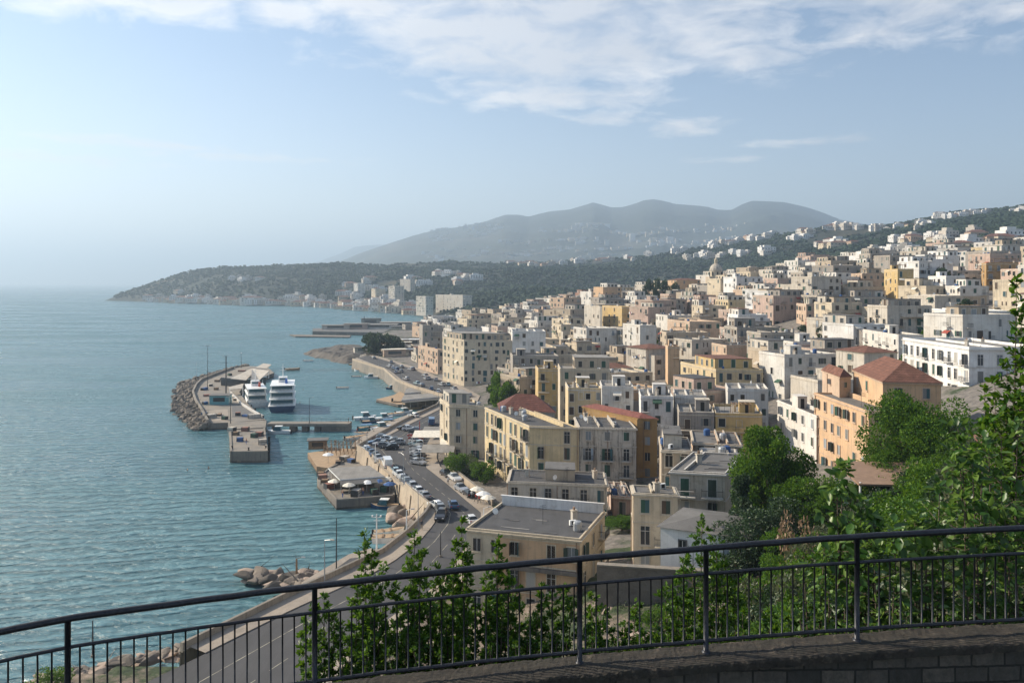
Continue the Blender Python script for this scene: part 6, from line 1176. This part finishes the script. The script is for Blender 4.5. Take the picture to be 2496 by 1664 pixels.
for i, (px, pt, Y) in enumerate([(1580, 680, 560), (1600, 678, 565), (1620, 682, 560), (1645, 688, 555), (1795, 690, 510), (1812, 688, 515), (1780, 693, 512), (2100, 660, 400), (2290, 655, 340), (2300, 652, 345)]): tree_px('far', px, pt, Y, ('dark tree clump left of the church dome, ' if i < 4 else 'tree standing right of the church dome, ' if i < 7 else 'tree among white roofs near the tall yellow house, ') + ordinal(i), 1.3, 1, group='skyline trees')
rnd = random.Random(8); n_ = 0
for k in range(900):
    Y = 22 + 74 * rnd.random() ** .8; px = rnd.uniform(1600, 2860); x = Y * (px - CX) / F; z = gz(x, Y); py = HY + F * (H - z) / Y
    if py > 1760 or (px < 1840 and (Y > 74 or px < 1760 - (Y < 60) * 60)): continue
    if any(inside(np.array([[x, Y]]), np.array(f)).any() or poly_dist(np.array([[x, Y]]), np.array(f))[0] < 2.5 for f in FOOT[:17]): continue
    s = rnd.uniform(.7, 1.25) * (1 if Y > 50 else .8); v = rnd.choice([0, 0, 1, 1, 2, 3, 3]); n_ += 1
    if n_ > 175: break
    tree('bush', x, Y, z - .3, s, rnd.uniform(0, 6), ['dark glossy', 'bright green', 'greyish olive', 'very dark'][v] + ' bush in the dense scrub on the slope below the orange building', 'bush', 'scrub bushes on the slope', v, sz=rnd.uniform(.8, 1.4))
for k in range(60):
    Y = rnd.uniform(62, 84); px = rnd.uniform(1180, 1780); x = Y * (px - CX) / F
    if k < 34: tree('bush', x, Y, gz(x, Y) - .2, rnd.uniform(.35, .7), k, 'low bush on the pinkish rocky bank behind the railing', 'bush', 'low bushes on the rocky bank', k)
for k in range(70):
    Y = rnd.uniform(60, 92); px = rnd.uniform(760, 1800); x = Y * (px - CX) / F; p = np.array([x, Y])
    if poly_dist(p[None], ROADC, False)[0] < 8 or any(inside(p[None], np.array(f)).any() for f in FOOT[:12]): continue
    o = obj('rock', (PALER + ROCKS[:2])[k % 6], None, (x, Y, gz(x, Y)), k); s = rnd.uniform(.6, 2.0); o.scale = (s, s, s); tag(o, 'pinkish broken rock on the bank below the railing', 'rock', 'rocks on the bank')
tree('bush', *atY(122, 1700, 84)[:2], 4.5, .9, 0, 'round green bush on the shore at the bottom left corner', 'bush', None, 1)
# town greenery and ground cover
for k in range(90):
    Y = rnd.uniform(200, 560); px = rnd.uniform(1330, 2500); x = Y * (px - CX) / F; c = np.array([[x, Y]])
    if k > 34: break
    tree('far', x, Y, gz(x, Y), rnd.uniform(.5, .9), k, 'small green tree squeezed between town houses', 'tree', 'trees between the town houses', k)
m = MB(); Ys = RN.uniform(12, 100, 16000) ** 1.0; pxs = RN.uniform(1150, 2700, 16000); X = Ys * (pxs - CX) / F; Z = ground_z(X, Ys); ok = (pxs > 1700) | (RN.random(16000) < .3); ok &= np.array([mnoise.noise(Vector((a * .12, b * .12, 0))) > -.25 for a, b in zip(X, Ys)])
for f in FOOT[:17]: ok &= ~inside(np.stack([X, Ys], 1), np.array(f))
P = np.stack([X, Ys, Z], 1)[ok]; P = np.repeat(P, 5, 0) + RN.normal(size=(len(P) * 5, 3)) * [.35, .35, .12]; P[:, 2] += .1; m.arr(*leaf_small(P, RN.normal(size=P.shape) + [0, 0, 1.2], RN.uniform(.12, .4, len(P)), .5), 'leaf_olive'); tag(m.build('undergrowth'), 'low grass and weeds over the slope below the railing', 'undergrowth', kind='stuff')
# ------------------------------------------------------------------ woods, villas and villages on the far hills
me_ = rock_mesh(3, 1, 1, .8, 'rock', 1); ICO = np.array([v.co[:] for v in me_.vertices]); IF = np.array([p.vertices[:] for p in me_.polygons])
def woods():
    n = 72000; s = RN.uniform(-.50, .70, n); Y = 760 * (2500 / 760) ** (RN.random(n) ** .7); X = s * Y; z = ground_z(X, Y); d = land(np.stack([X, Y], 1))
    dn = np.array([mnoise.fractal(Vector((a / 160, b / 160, 0)), 1, 2, 4) for a, b in zip(X, Y)]); ok = (z > 5) & (d > 18) & (dn > -.5) & ((Y > 900) | (s > .33)) & (RN.random(n) < np.where(dn > -.1, 1, .6)); X, Y, z = X[ok], Y[ok], z[ok]; n = len(X); sz = RN.uniform(2.0, 4.6, n) * (1 + .35 * (RN.random(n) < .15)); a = RN.uniform(0, 6.28, n)
    for (vx, vy) in VXY: k_ = (np.abs(X - vx) < 13) & (Y - vy < 7) & (Y - vy > -24); sz = np.where(k_, sz * .45, sz)
    c, s_ = np.cos(a), np.sin(a); B = np.einsum('vk,n->nvk', ICO, np.ones(n)); x = B[..., 0] * c[:, None] - B[..., 1] * s_[:, None]; y = B[..., 0] * s_[:, None] + B[..., 1] * c[:, None]; hz_ = RN.uniform(.8, 1.35, n)
    V = np.stack([x * sz[:, None] + X[:, None], y * sz[:, None] + Y[:, None], B[..., 2] * (sz * hz_)[:, None] + (z + sz * .55)[:, None]], -1) + RN.normal(size=(n, len(ICO), 3)) * (sz * .10)[:, None, None]
    F_ = (np.arange(n)[:, None, None] * len(ICO) + IF[None]).reshape(-1, 3); m = MB(); m.arr(V.reshape(-1, 3), F_, 'wood_leaf'); tag(m.build('woods'), 'dark scrub and woodland covering the far hills and headland', 'woods', kind='stuff')
VL = []
for i, (wk, rk, hp) in enumerate([('white', 'roof_pale', 0), ('bright_white', 'roof_pale', 0), ('cream', 'roof_tiles', 1), ('offwhite', 'roof_pale', 0), ('peach', 'roof_tiles', 1), ('white', 'roof_tiles', 1)]):
    m = MB(); w, d, h = 8 + i % 3 * 3, 7, 4.5 + (i % 2) * 2.5; m.box(-w, -d, -9, w, d, h, wk, rk)
    if hp: m.frust([(-w - .6, -d - .6, h), (w + .6, -d - .6, h), (w + .6, d + .6, h), (-w - .6, d + .6, h)], [(-w * .5, -.3, h + 2.4), (w * .5, -.3, h + 2.4), (w * .5, .3, h + 2.4), (-w * .5, .3, h + 2.4)], rk)
    else: m.box(-w * .6, -d * .5, h, w * .35, d * .8, h + 2.8, wk, rk)
    for r in range(1 + (i % 2)):
        for k in range(4 + i % 3): x = -w + 2 * w * (k + .5) / (4 + i % 3); m.box(x - .7, -d - .05, 1 + 3 * r, x + .7, -d, 2.6 + 3 * r, 'dark')
    for k in range(3): y = -d + 2 * d * (k + .5) / 3; m.box(-w - .05, y - .7, 1, -w, y + .7, 2.7, 'dark')
    m.box(-w * .3, -d - 2.6, 2.6, w, -d, 2.9, wk); VL.append((m.mesh('villa'), ['white', 'bright white', 'cream', 'off-white', 'peach', 'white tiled'][i]))
def hit(px, py, y0=820, y1=2700):
    Ys = np.linspace(y0, y1, 260); zs = H - Ys * (py - HY) / F; g = ground_z(Ys * (px - CX) / F, Ys); j = np.where(g >= zs)[0]
    return None if not len(j) else (Ys[j[0]] * (px - CX) / F, Ys[j[0]], g[j[0]])
CL = [(1248 + a / 1.885, b / 1.885, n, w, wh) for a, b, n, w, wh in [(30, 1215, 7, 60, 'over the valley'), (110, 1222, 6, 40, 'over the valley'), (210, 1178, 6, 60, 'over the valley'), (330, 1190, 5, 50, 'over the valley'), (420, 1180, 7, 45, 'over the valley'), (540, 1148, 7, 50, 'over the valley'), (660, 1128, 6, 40, 'on the middle ridge'), (800, 1125, 6, 60, 'on the middle ridge'), (900, 1092, 6, 50, 'on the middle ridge'),
    (1005, 1090, 8, 45, 'on the middle ridge'), (1110, 1100, 6, 50, 'on the middle ridge'), (1210, 1078, 6, 45, 'on the middle ridge'), (1350, 1066, 8, 60, 'on the middle ridge'), (1480, 1052, 6, 50, 'on the middle ridge'), (1580, 1052, 7, 55, 'on the middle ridge'), (1700, 1056, 5, 40, 'on the middle ridge'), (1820, 1048, 6, 50, 'up the right-hand hill'), (1900, 1030, 8, 40, 'up the right-hand hill'), (1990, 1000, 8, 50, 'up the right-hand hill'),
    (2060, 990, 7, 45, 'up the right-hand hill'), (2150, 978, 7, 50, 'up the right-hand hill'), (2320, 975, 6, 50, 'up the right-hand hill'), (1450, 1132, 6, 45, 'in the middle of the slope'), (1540, 1128, 7, 45, 'in the middle of the slope'), (1800, 1110, 8, 50, 'in the middle of the slope'), (1970, 1106, 9, 50, 'in the middle of the slope'), (2100, 1085, 5, 50, 'in the middle of the slope'), (2290, 1104, 8, 45, 'in the middle of the slope'), (830, 1190, 6, 40, 'on the low spur'),
    (930, 1186, 7, 50, 'on the low spur'), (1050, 1168, 7, 50, 'on the low spur'), (1190, 1166, 7, 50, 'on the low spur'), (1320, 1100, 5, 60, 'in the middle of the slope'), (1700, 1170, 6, 60, 'just above the town'), (1850, 1160, 7, 60, 'just above the town'), (2050, 1150, 7, 70, 'just above the town'), (2250, 1150, 7, 60, 'just above the town')]]
CL = [(200 + a / 2.352, 600 + b / 2.352, n, w, 'on the wooded headland') for a, b, n, w in [(900, 195, 4, 40), (990, 190, 3, 40), (1540, 230, 4, 25), (1640, 208, 4, 30), (1650, 250, 5, 35), (1730, 268, 4, 30), (1900, 192, 4, 30), (1945, 225, 5, 40), (2100, 165, 5, 50), (2230, 188, 5, 40), (2170, 215, 3, 20), (1530, 298, 5, 50), (1230, 308, 5, 50), (1340, 318, 5, 60), (640, 300, 4, 50), (560, 262, 2, 15), (1850, 352, 7, 60), (1560, 338, 5, 50), (1700, 330, 6, 60), (1000, 318, 4, 60), (800, 320, 3, 50), (700, 310, 3, 40)]] + [(a, b, n - 1, w, wh) for a, b, n, w, wh in CL]
rnd = random.Random(19); nv = 0
for (px, py, n, w, wh) in CL:
    for k in range(n):
        if nv >= 298: break
        xx, yy = px + rnd.uniform(-w, w) * .5, py + rnd.uniform(-4.5, 4.5); h_ = next((q for q in (hit(xx, yy + e) for e in (0, 7, 14, 22)) if q is not None), None)
        if h_ is None: continue
        me, cn = VL[rnd.choices(range(6), [6, 6, 2, 3, 1.2, 1.5])[0]]; s = rnd.uniform(.6, 1.2) * (.72 if 'right-hand' in wh else 1); o = obj('villa', me, None, (h_[0], h_[1], h_[2] + 2), R(rnd.gauss(10, 18))); o.scale = (s, s, s * rnd.uniform(.8, 1.25)); nv += 1; tag(o, f'tiny {cn} villa {wh}', 'villa', f'villas {wh}')
k_ = 0; CP = [(360, 736), (425, 740), (500, 741), (594, 746), (690, 746), (785, 750), (850, 756), (912, 761), (1010, 769), (1060, 776)]; rnd = random.Random(44)
for row, dz in ((0, 4), (1, 9)):
    for i in range(52 - row * 20):
        px = 365 + (13.2 + row * 8) * i + rnd.uniform(-4, 4); py = np.interp(px, [c[0] for c in CP], [c[1] for c in CP]) - dz - rnd.uniform(0, 1.5); q = hit(px, py, 950)
        if q is None or px > 1055: continue
        me, cn = VL[rnd.choice((0, 1, 2, 3, 3, 5))]; o = obj('waterfront_house', me, None, (q[0], q[1], q[2]), R(rnd.uniform(-15, 25))); o.scale = (rnd.uniform(.7, 1.6), .8, rnd.uniform(.6, 1.3)); tag(o, f'low {cn} building in the {"front" if row == 0 else "second"} row along the far waterfront', 'waterfront building', 'buildings along the far waterfront')
# terracotta canopy and retaining wall below the orange building
def canopy_roof():
    c = atY(2150, 1150, 92); zg = gz(c[0], c[1]); r = empty('canopy', (c[0], c[1], zg), 'sagging terracotta canopy roof on white posts under the big round tree', 'canopy'); h = c[2] - zg; m = MB(); m.frust([(-4, -3, h - .8), (5, -3, h - 1.0), (6, 4, h), (-4, 4, h + .2)], [(-4, -3, h - .6), (5, -3, h - .8), (6, 4, h + .2), (-4, 4, h + .4)], 'pipe'); m.build('roof', r)
    for x, y in ((-3.7, -2.7), (4.6, -2.7), (5.4, 3.6), (-3.7, 3.6)): m = MB(); m.tube([(x, y, -2), (x, y, h - .5)], .12, 'paint_white', 6); m.build('post', r)
canopy_roof()
VXY = [(o.location[0], o.location[1]) for o in col.objects if o.get('category') in ('villa', 'waterfront building', 'tower block')]
woods()
def village(name, label, cond, n, size, seed):
    Xx, Yy, Z = MT; m = MB(); rr = np.random.default_rng(seed); c = 0
    for k in range(n * 30):
        i, j = rr.integers(5, 44), rr.integers(30, 380); x, y, z = Xx[i, j], Yy[i, j], Z[i, j]; px, py = proj(x, y, z)
        if not cond(px, py, x, y): continue
        for q in range(rr.integers(1, 4)):
            w = rr.uniform(.5, 1.4) * size; x1, y1 = x + rr.normal() * 30, y + rr.normal() * 10; m.box(x1 - w, y1 - 8, z - 25, x1 + w, y1 + 8, z + rr.uniform(5, 10), ['white', 'cream', 'bright_white', 'offwhite'][rr.integers(0, 4)])
        c += 1
        if c >= n: break
    tag(m.build(name), label, 'village', kind='stuff')
village('mountain_village', 'scattered white villages on the hazy mountain flank', lambda px, py, x, y: 1050 < px < 1900 and 545 < py < 640 and mnoise.noise(Vector((x / 330, y / 180, 3))) > .12, 330, 13, 2)
# ------------------------------------------------------------------ terrace, parapet and railing
t = NT('rail_paint'); t.set(t.ramp(t.noise(t.vec(), 30, 5, .7), [(.35, (.012, .013, .018)), (.6, (.028, .03, .038)), (.78, (.06, .05, .045))]), .42, .4, bump=t.noise(t.vec(), 90, 4), bstr=.25, bdist=.004)
t = NT('parapet_stone'); v_ = t.vec(); br = t.n('ShaderNodeTexBrick', {0: t.n('ShaderNodeMapping', {0: t.n('ShaderNodeNewGeometry').outputs[0], 2: (R(90), 0, 0)}).outputs[0], 'Color1': rgb(.13, .11, .09), 'Color2': rgb(.05, .045, .04), 'Mortar': rgb(.015, .014, .012), 'Scale': 2.6, 'Mortar Size': .03, 'Brick Width': .9, 'Row Height': .42}); f = t.noise(v_, 9, 8, .75)
t.set(t.mix(t.ramp(f, [(.35, (.75, .75, .75)), (.65, (0, 0, 0))]), br.outputs[0], rgb(.03, .03, .024)), .95, bump=t.math('ADD', f, br.outputs[1]), bstr=.8, bdist=.03)
t = NT('coping_stone'); f = t.noise(t.vec((1, 1, 1)), 7, 9, .75); g = t.noise(t.vec((1.2, 7, 3)), 2, 8, .75); t.set(t.mix(t.ramp(g, [(.45, (0, 0, 0)), (.62, (1, 1, 1))]), t.ramp(f, [(.35, (.012, .011, .009)), (.55, (.045, .036, .028)), (.72, (.17, .135, .10))]), rgb(.04, .036, .026)), .95, bump=t.math('ADD', f, t.math('MULTIPLY', g, 1.5)), bstr=1.0, bdist=.035)
RP = [(-420, 1610, 6.7), (-60, 1550, 7.05), (165, 1507, 7.35), (460, 1466, 7.75), (767, 1427, 8.0), (1090, 1392, 8.12), (1413, 1361, 8.2), (1721, 1335, 8.22), (2089, 1307, 8.25), (2496, 1286, 8.35), (2900, 1268, 8.5), (3600, 1240, 8.9)]
RT = np.array([atY(*p) for p in RP]); tt_ = np.linspace(0, len(RP) - 1, 70); ii = np.arange(len(RP))
def cat(i, t):
    p = [RT[min(max(i + k, 0), len(RT) - 1)] for k in (-1, 0, 1, 2)]; return .5 * ((2 * p[1]) + (-p[0] + p[2]) * t + (2 * p[0] - 5 * p[1] + 4 * p[2] - p[3]) * t * t + (-p[0] + 3 * p[1] - 3 * p[2] + p[3]) * t ** 3)
TOP = np.array([cat(min(int(a), len(RP) - 2), a - min(int(a), len(RP) - 2)) for a in tt_])
rail = empty('metal_railing', TOP[35] - [0, 0, 1.07], 'long curved dark iron railing on the stone parapet in the foreground', 'railing'); RO = np.array(rail.location)
for nm, dz, r in (('top_rail', 0, .032), ('middle_rail', -.265, .018), ('bottom_rail', -.955, .020)): m = MB(); m.tube([tuple(p - RO + [0, 0, dz + random.Random(int(p[0] * 50)).uniform(-.003, .003)]) for p in TOP], r, 'rail_paint', 10 if dz == 0 else 8); m.build(nm, rail, smooth=True)
def on_rail(px):
    pp = CX + F * TOP[:, 0] / TOP[:, 1]; return np.array([np.interp(px, pp, TOP[:, k]) for k in range(3)])
POSTS = [-390, 165, 767, 1413, 1721, 2089, 2700, 3150]
for px in POSTS: p = on_rail(px) - RO; m = MB(); m.tube([(p[0], p[1], p[2] - 1.12), (p[0], p[1], p[2])], .028, 'rail_paint', 8); m.lathe([(.05, p[2] - 1.10), (.05, p[2] - 1.07), (.03, p[2] - 1.05)], 'rail_paint', 8, (p[0], p[1])); m.build('post', rail, smooth=True)
L_ = np.concatenate([[0], np.cumsum(np.linalg.norm(np.diff(TOP, axis=0), axis=1))]); pxs_ = CX + F * TOP[:, 0] / TOP[:, 1]; a0 = np.interp(-90, pxs_, L_); k = 0
while k < 99:
    a = a0 + k * .1135; p = np.array([np.interp(a, L_, TOP[:, j]) for j in range(3)]) - RO; px = np.interp(a, L_, pxs_); k += 1
    if px > 2580: break
    if min(abs(px - q) for q in POSTS) < 11: continue
    m = MB(); rb = random.Random(k); m.tube([(p[0], p[1], p[2] - .955), (p[0] + rb.uniform(-.003, .003), p[1], p[2] - .6), (p[0], p[1], p[2] - .265)], .0085, 'rail_paint', 6); m.build('baluster', rail, smooth=True)
m = MB(); a = a0 + k * .1135
while a < L_[-1] - .1: p = np.array([np.interp(a, L_, TOP[:, j]) for j in range(3)]) - RO; m.tube([(p[0], p[1], p[2] - .955), (p[0], p[1], p[2] - .265)], .0085, 'rail_paint', 6); a += .1135
m.build('baluster', rail)['kind'] = 'stuff'
def offp(d): 
    T = np.gradient(TOP[:, :2], axis=0); T /= np.linalg.norm(T, axis=1, keepdims=True); return TOP[:, :2] + np.stack([T[:, 1], -T[:, 0]], 1) * d
par = empty('stone_parapet', (*TOP[35][:2], TOP[35][2] - 2.5), 'dark old stone parapet carrying the iron railing', 'parapet'); PO = np.array(par.location)
def mgrid(a):
    o = np.zeros(a.shape); q = a.reshape(-1, 3); o[..., 2] = np.array([mnoise.fractal(Vector((p[0] * 3, p[1] * 3, 1)), 1, 2, 4) for p in q]).reshape(a.shape[:2]) * .012; return o
def grid(rows, k, name, jit=.003):
    a = np.array(rows); n, mm = a.shape[:2]; a = a + np.random.default_rng(3).normal(size=a.shape) * jit + (mgrid(a) if name == 'coping' else 0); idx = np.arange(n * mm).reshape(n, mm); Fa = np.stack([idx[:-1, :-1], idx[:-1, 1:], idx[1:, 1:], idx[1:, :-1]], -1).reshape(-1, 4); m = MB(); m.arr(a.reshape(-1, 3) - PO, Fa, k); return m.build(name, par)
def up(A, z): return np.concatenate([A, z[:, None]], 1)
tt_ = np.linspace(0, 69, 500); TOP = np.stack([np.interp(tt_, np.arange(70), TOP[:, k]) for k in range(3)], 1); cz = TOP[:, 2] - 1.07
grid([up(offp(.21), cz - .10), up(offp(.26), cz - .09), up(offp(.265), cz - .02)] + [up(offp(d), cz) for d in (.25, .22, .17, .1, 0, -.1, -.16)] + [up(offp(-.18), cz - .04), up(offp(-.18), cz - 3.0)], 'coping_stone', 'coping'); grid([up(offp(.21), cz - q) for q in np.linspace(.08, 2.6, 22)], 'parapet_stone', 'wall_face', .005)
m = MB(); m.face([(-9, -8, 42.0), (16, -8, 42.0), (16, 7.4, 42.0), (-9, 7.4, 42.0)], 'coping_stone'); m.build('terrace')['kind'] = 'structure'
# ------------------------------------------------------------------ plants just beyond the railing
def shrub(label, shoots, mat, leaf, n, big=False, name='shrub', cat='shrub', base=None, spread=.13, dens=1.0, wr=.42, droop=.15, rows=None):
    P0 = [atY(px, py, Y) for px, py, Y, *_ in shoots]; c = np.mean(P0, axis=0); b = np.array([c[0], c[1], 42.4]) if base is None else np.array(base); r = empty(name, b, label, cat); LP, LD, LS = [], [], []; st = MB(); rr = random.Random(int(shoots[0][0]))
    for (sh, tip) in zip(shoots, P0):
        w = sh[3] if len(sh) > 3 else spread; foot = np.array([tip[0] * .88 + b[0] * .12 + rr.uniform(-.08, .08), tip[1] + rr.uniform(-.1, .1), 42.4]); mid = foot * .45 + tip * .55 + [rr.uniform(-.06, .06), rr.uniform(-.05, .05), 0]
        pts = [foot, mid, tip]; st.tube([tuple(p - b) for p in pts], [.016, .010, .003] if not big else [.022, .014, .004], 'bark', 5); ln = np.linalg.norm(tip - foot); k = int(n * ln * dens); t = RN.random(k) ** .85
        def axis(u): return foot + (mid - foot) * (u / .55) if u < .55 else mid + (tip - mid) * ((u - .55) / .45)
        nt = max(8, int(ln * 15)); per = max(3, int(k / nt)); aa = rr.uniform(0, 6.28)
        for q in range(nt):
            u = min(.99, (q + rr.random()) / nt); aa += 2.4 + rr.uniform(-.6, .6); L1 = w * rr.uniform(.35, 1.75) * (1 - .72 * u ** 4); c0 = axis(u); dr = np.array([math.cos(aa), math.sin(aa), rr.uniform(.25, 1.2) - droop * .5]); dr /= np.linalg.norm(dr); e = c0 + dr * L1
            st.tube([tuple(c0 - b), tuple(e - b)], [.004, .0015] if not big else [.007, .003], 'bark', 3, cap=False)
            kk = max(3, int(per * (.5 + L1 / w * .6))); tt = RN.uniform(.25, 1.08, kk); LP.append(c0 + dr * (L1 * tt)[:, None] + RN.normal(size=(kk, 3)) * leaf * .12); side = RN.normal(size=(kk, 3)); LD.append(dr * .9 + side * .75 + [0, 0, .15 - droop]); LS.append(RN.uniform(.45, 1.15, kk) * leaf)
        kk = int(14 + 6 * rr.random()); LP.append(tip + RN.normal(size=(kk, 3)) * leaf * .25); LD.append(RN.normal(size=(kk, 3)) * .6 + [0, 0, .7 - droop]); LS.append(RN.uniform(.4, 1.0, kk) * leaf)
    P = np.concatenate(LP) - b; D = np.concatenate(LD); S = np.concatenate(LS); m = MB(); m.arr(*(leaf_big if big else leaf_small)(P, D, S, wr), mat); m.build('foliage', r, smooth=big); st.build('stem', r); return r
SH = [('leafy shrub with the tallest shoot left of the road', [(888, 1300, 9.8), (905, 1350, 9.8), (935, 1380, 9.9), (870, 1420, 9.7), (960, 1425, 9.9), (905, 1450, 9.6)]),
      ('leafy shrub in front of the road, two shoots high', [(1012, 1298, 10.0), (1030, 1345, 10.0), (1000, 1390, 9.9), (1062, 1378, 10.1), (1080, 1400, 10.0), (1040, 1430, 9.8)]), ('thin leafy shrub reaching the corner of the peach block', [(1125, 1268, 10.4, .09), (1112, 1330, 10.4, .10), (1140, 1350, 10.3, .1), (1105, 1380, 10.2), (1130, 1450, 10.0)]),
      ('leafy shrub against the front of the peach block', [(1215, 1318, 10.2, .09), (1208, 1370, 10.1), (1235, 1385, 10.1), (1185, 1400, 10.0), (1250, 1420, 10.0), (1225, 1450, 9.9)]), ('dense shrub behind the second railing post', [(790, 1455, 9.6), (765, 1480, 9.6), (815, 1500, 9.6), (745, 1520, 9.5), (835, 1540, 9.6), (770, 1580, 9.3)]),
      ('low leafy shrub right of the second post', [(870, 1490, 9.5), (905, 1480, 9.5), (850, 1560, 9.3), (930, 1510, 9.5), (890, 1570, 9.2)]), ('low leafy shrub in the middle of the third bay', [(975, 1470, 9.5), (1010, 1460, 9.6), (1045, 1475, 9.6), (990, 1540, 9.4), (1030, 1550, 9.4), (950, 1560, 9.4)]),
      ('dense shrub in front of the landward pavement', [(1085, 1480, 9.7), (1110, 1470, 9.8), (1140, 1500, 9.7), (1070, 1560, 9.5), (1120, 1570, 9.5), (1160, 1490, 9.8)]), ('shrub below the peach block front, behind the bars', [(1190, 1470, 9.8), (1225, 1490, 9.7), (1260, 1480, 9.8), (1200, 1560, 9.5), (1250, 1570, 9.5), (1290, 1510, 9.7)]),
      ('leafy shrub just left of the third post', [(1320, 1425, 9.9, .1), (1345, 1450, 9.9), (1375, 1430, 9.9), (1310, 1500, 9.8), (1360, 1520, 9.7), (1395, 1470, 9.8)]), ('short shrub right of the third post', [(1440, 1450, 10, .1), (1465, 1480, 9.9), (1430, 1530, 9.7), (1480, 1530, 9.7), (1455, 1570, 9.6)]), ('low sparse shrub in front of the stone retaining wall', [(1550, 1475, 10, .1), (1525, 1520, 9.9, .1), (1570, 1540, 9.8, .1), (1500, 1560, 9.7, .1)]),
      ('wide shrub left of the fourth post', [(1620, 1445, 10, .14), (1650, 1420, 10.1, .14), (1640, 1500, 9.9, .15), (1600, 1530, 9.8), (1680, 1470, 10, .15)]), ('tallest leafy tree-like shrub between the fourth and fifth posts', [(1712, 1262, 10.8, .2), (1690, 1330, 10.7, .22), (1745, 1320, 10.7, .22), (1665, 1370, 10.5, .2), (1770, 1370, 10.6, .22), (1720, 1400, 10.4, .25), (1790, 1420, 10.4, .2)]),
      ('shrub at the foot of the tallest tree-like shrub', [(1730, 1500, 10, .16), (1700, 1540, 9.8, .16), (1770, 1520, 9.9, .16), (1810, 1490, 10, .15)]), ('loose shrub left of the fifth post', [(1880, 1490, 10, .14), (1925, 1450, 10.1, .14), (1850, 1540, 9.8, .14), (1960, 1470, 10.1, .15), (1910, 1560, 9.8, .14), (2000, 1440, 10.2, .15)])]
for i, (l, s) in enumerate(SH): shrub(l, s, 'leaf_shrub', .078, 360, dens=1.2, spread=.16, wr=.5)
shrub('low weeds growing along the back of the parapet', [(px, 1590 - (px - 800) * .055 + (px % 7) * 3, 8.75, .07) for px in range(760, 2480, 62)], 'leaf_shrub', .05, 70, name='weeds', base=(1.5, 8.75, 43.2))
shrub('bright round-leafed bush filling the fifth bay behind the railing', [(px, py, Y, .2) for px, py, Y in [(2010, 1330, 10.2), (2050, 1300, 10.2), (1960, 1400, 10), (2020, 1430, 9.9), (2070, 1380, 10), (2110, 1340, 10.1), (2000, 1500, 9.7), (2060, 1480, 9.7), (2120, 1460, 9.7), (1950, 1510, 9.7)]], 'leaf_big', .10, 90, True, wr=.5)
shrub('large-leafed shrub rising in front of the orange wall', [(px, py, Y, .26) for px, py, Y in [(2055, 1135, 10.2), (2040, 1190, 10.2), (2100, 1230, 10.1), (2130, 1275, 10), (2090, 1290, 9.9), (2180, 1300, 9.8), (2230, 1270, 10), (2260, 1290, 9.8), (2130, 1340, 9.7)]], 'leaf_big', .18, 38, True, wr=.55, droop=.5)
shrub('large-leafed tree filling the right edge behind the railing', [(px, py, Y, .3) for px, py, Y in [(2335, 1045, 10.6), (2345, 1110, 10.4), (2290, 1190, 10.2), (2370, 1130, 10.3), (2410, 1080, 10.5), (2440, 1150, 10.2), (2480, 1040, 10.5), (2350, 1220, 10), (2400, 1240, 9.9), (2450, 1230, 9.9), (2300, 1300, 9.8), (2380, 1330, 9.7), (2460, 1320, 9.7), (2520, 1180, 10), (2500, 1280, 9.8), (2250, 1350, 9.7)]], 'leaf_big', .165, 36, True, name='tree', cat='tree', wr=.55, droop=.4)
shrub('dark leafy undergrowth low behind the right end of the railing', [(px, py, Y, .2) for px, py, Y in [(2180, 1420, 9.5), (2240, 1430, 9.5), (2300, 1410, 9.5), (2360, 1430, 9.4), (2420, 1410, 9.4), (2480, 1420, 9.4), (2210, 1490, 9.3), (2330, 1490, 9.3), (2450, 1490, 9.3), (2140, 1500, 9.4)]], 'leaf_big', .12, 70, True, wr=.5)
shrub('tall leafy shoots at the right edge reaching above the white roofs', [(px, py, Y, w) for px, py, Y, w in [(2478, 690, 14, .14), (2490, 760, 14, .2), (2500, 850, 14, .3), (2455, 885, 14.2, .22), (2425, 925, 14.4, .24), (2400, 945, 14.6, .2), (2470, 970, 14, .35), (2440, 1010, 14, .3), (2500, 960, 13.6, .4), (2400, 1030, 14, .3), (2520, 700, 14, .3)]], 'leaf_tree', .15, 60, True, name='tree', cat='tree', wr=.6)
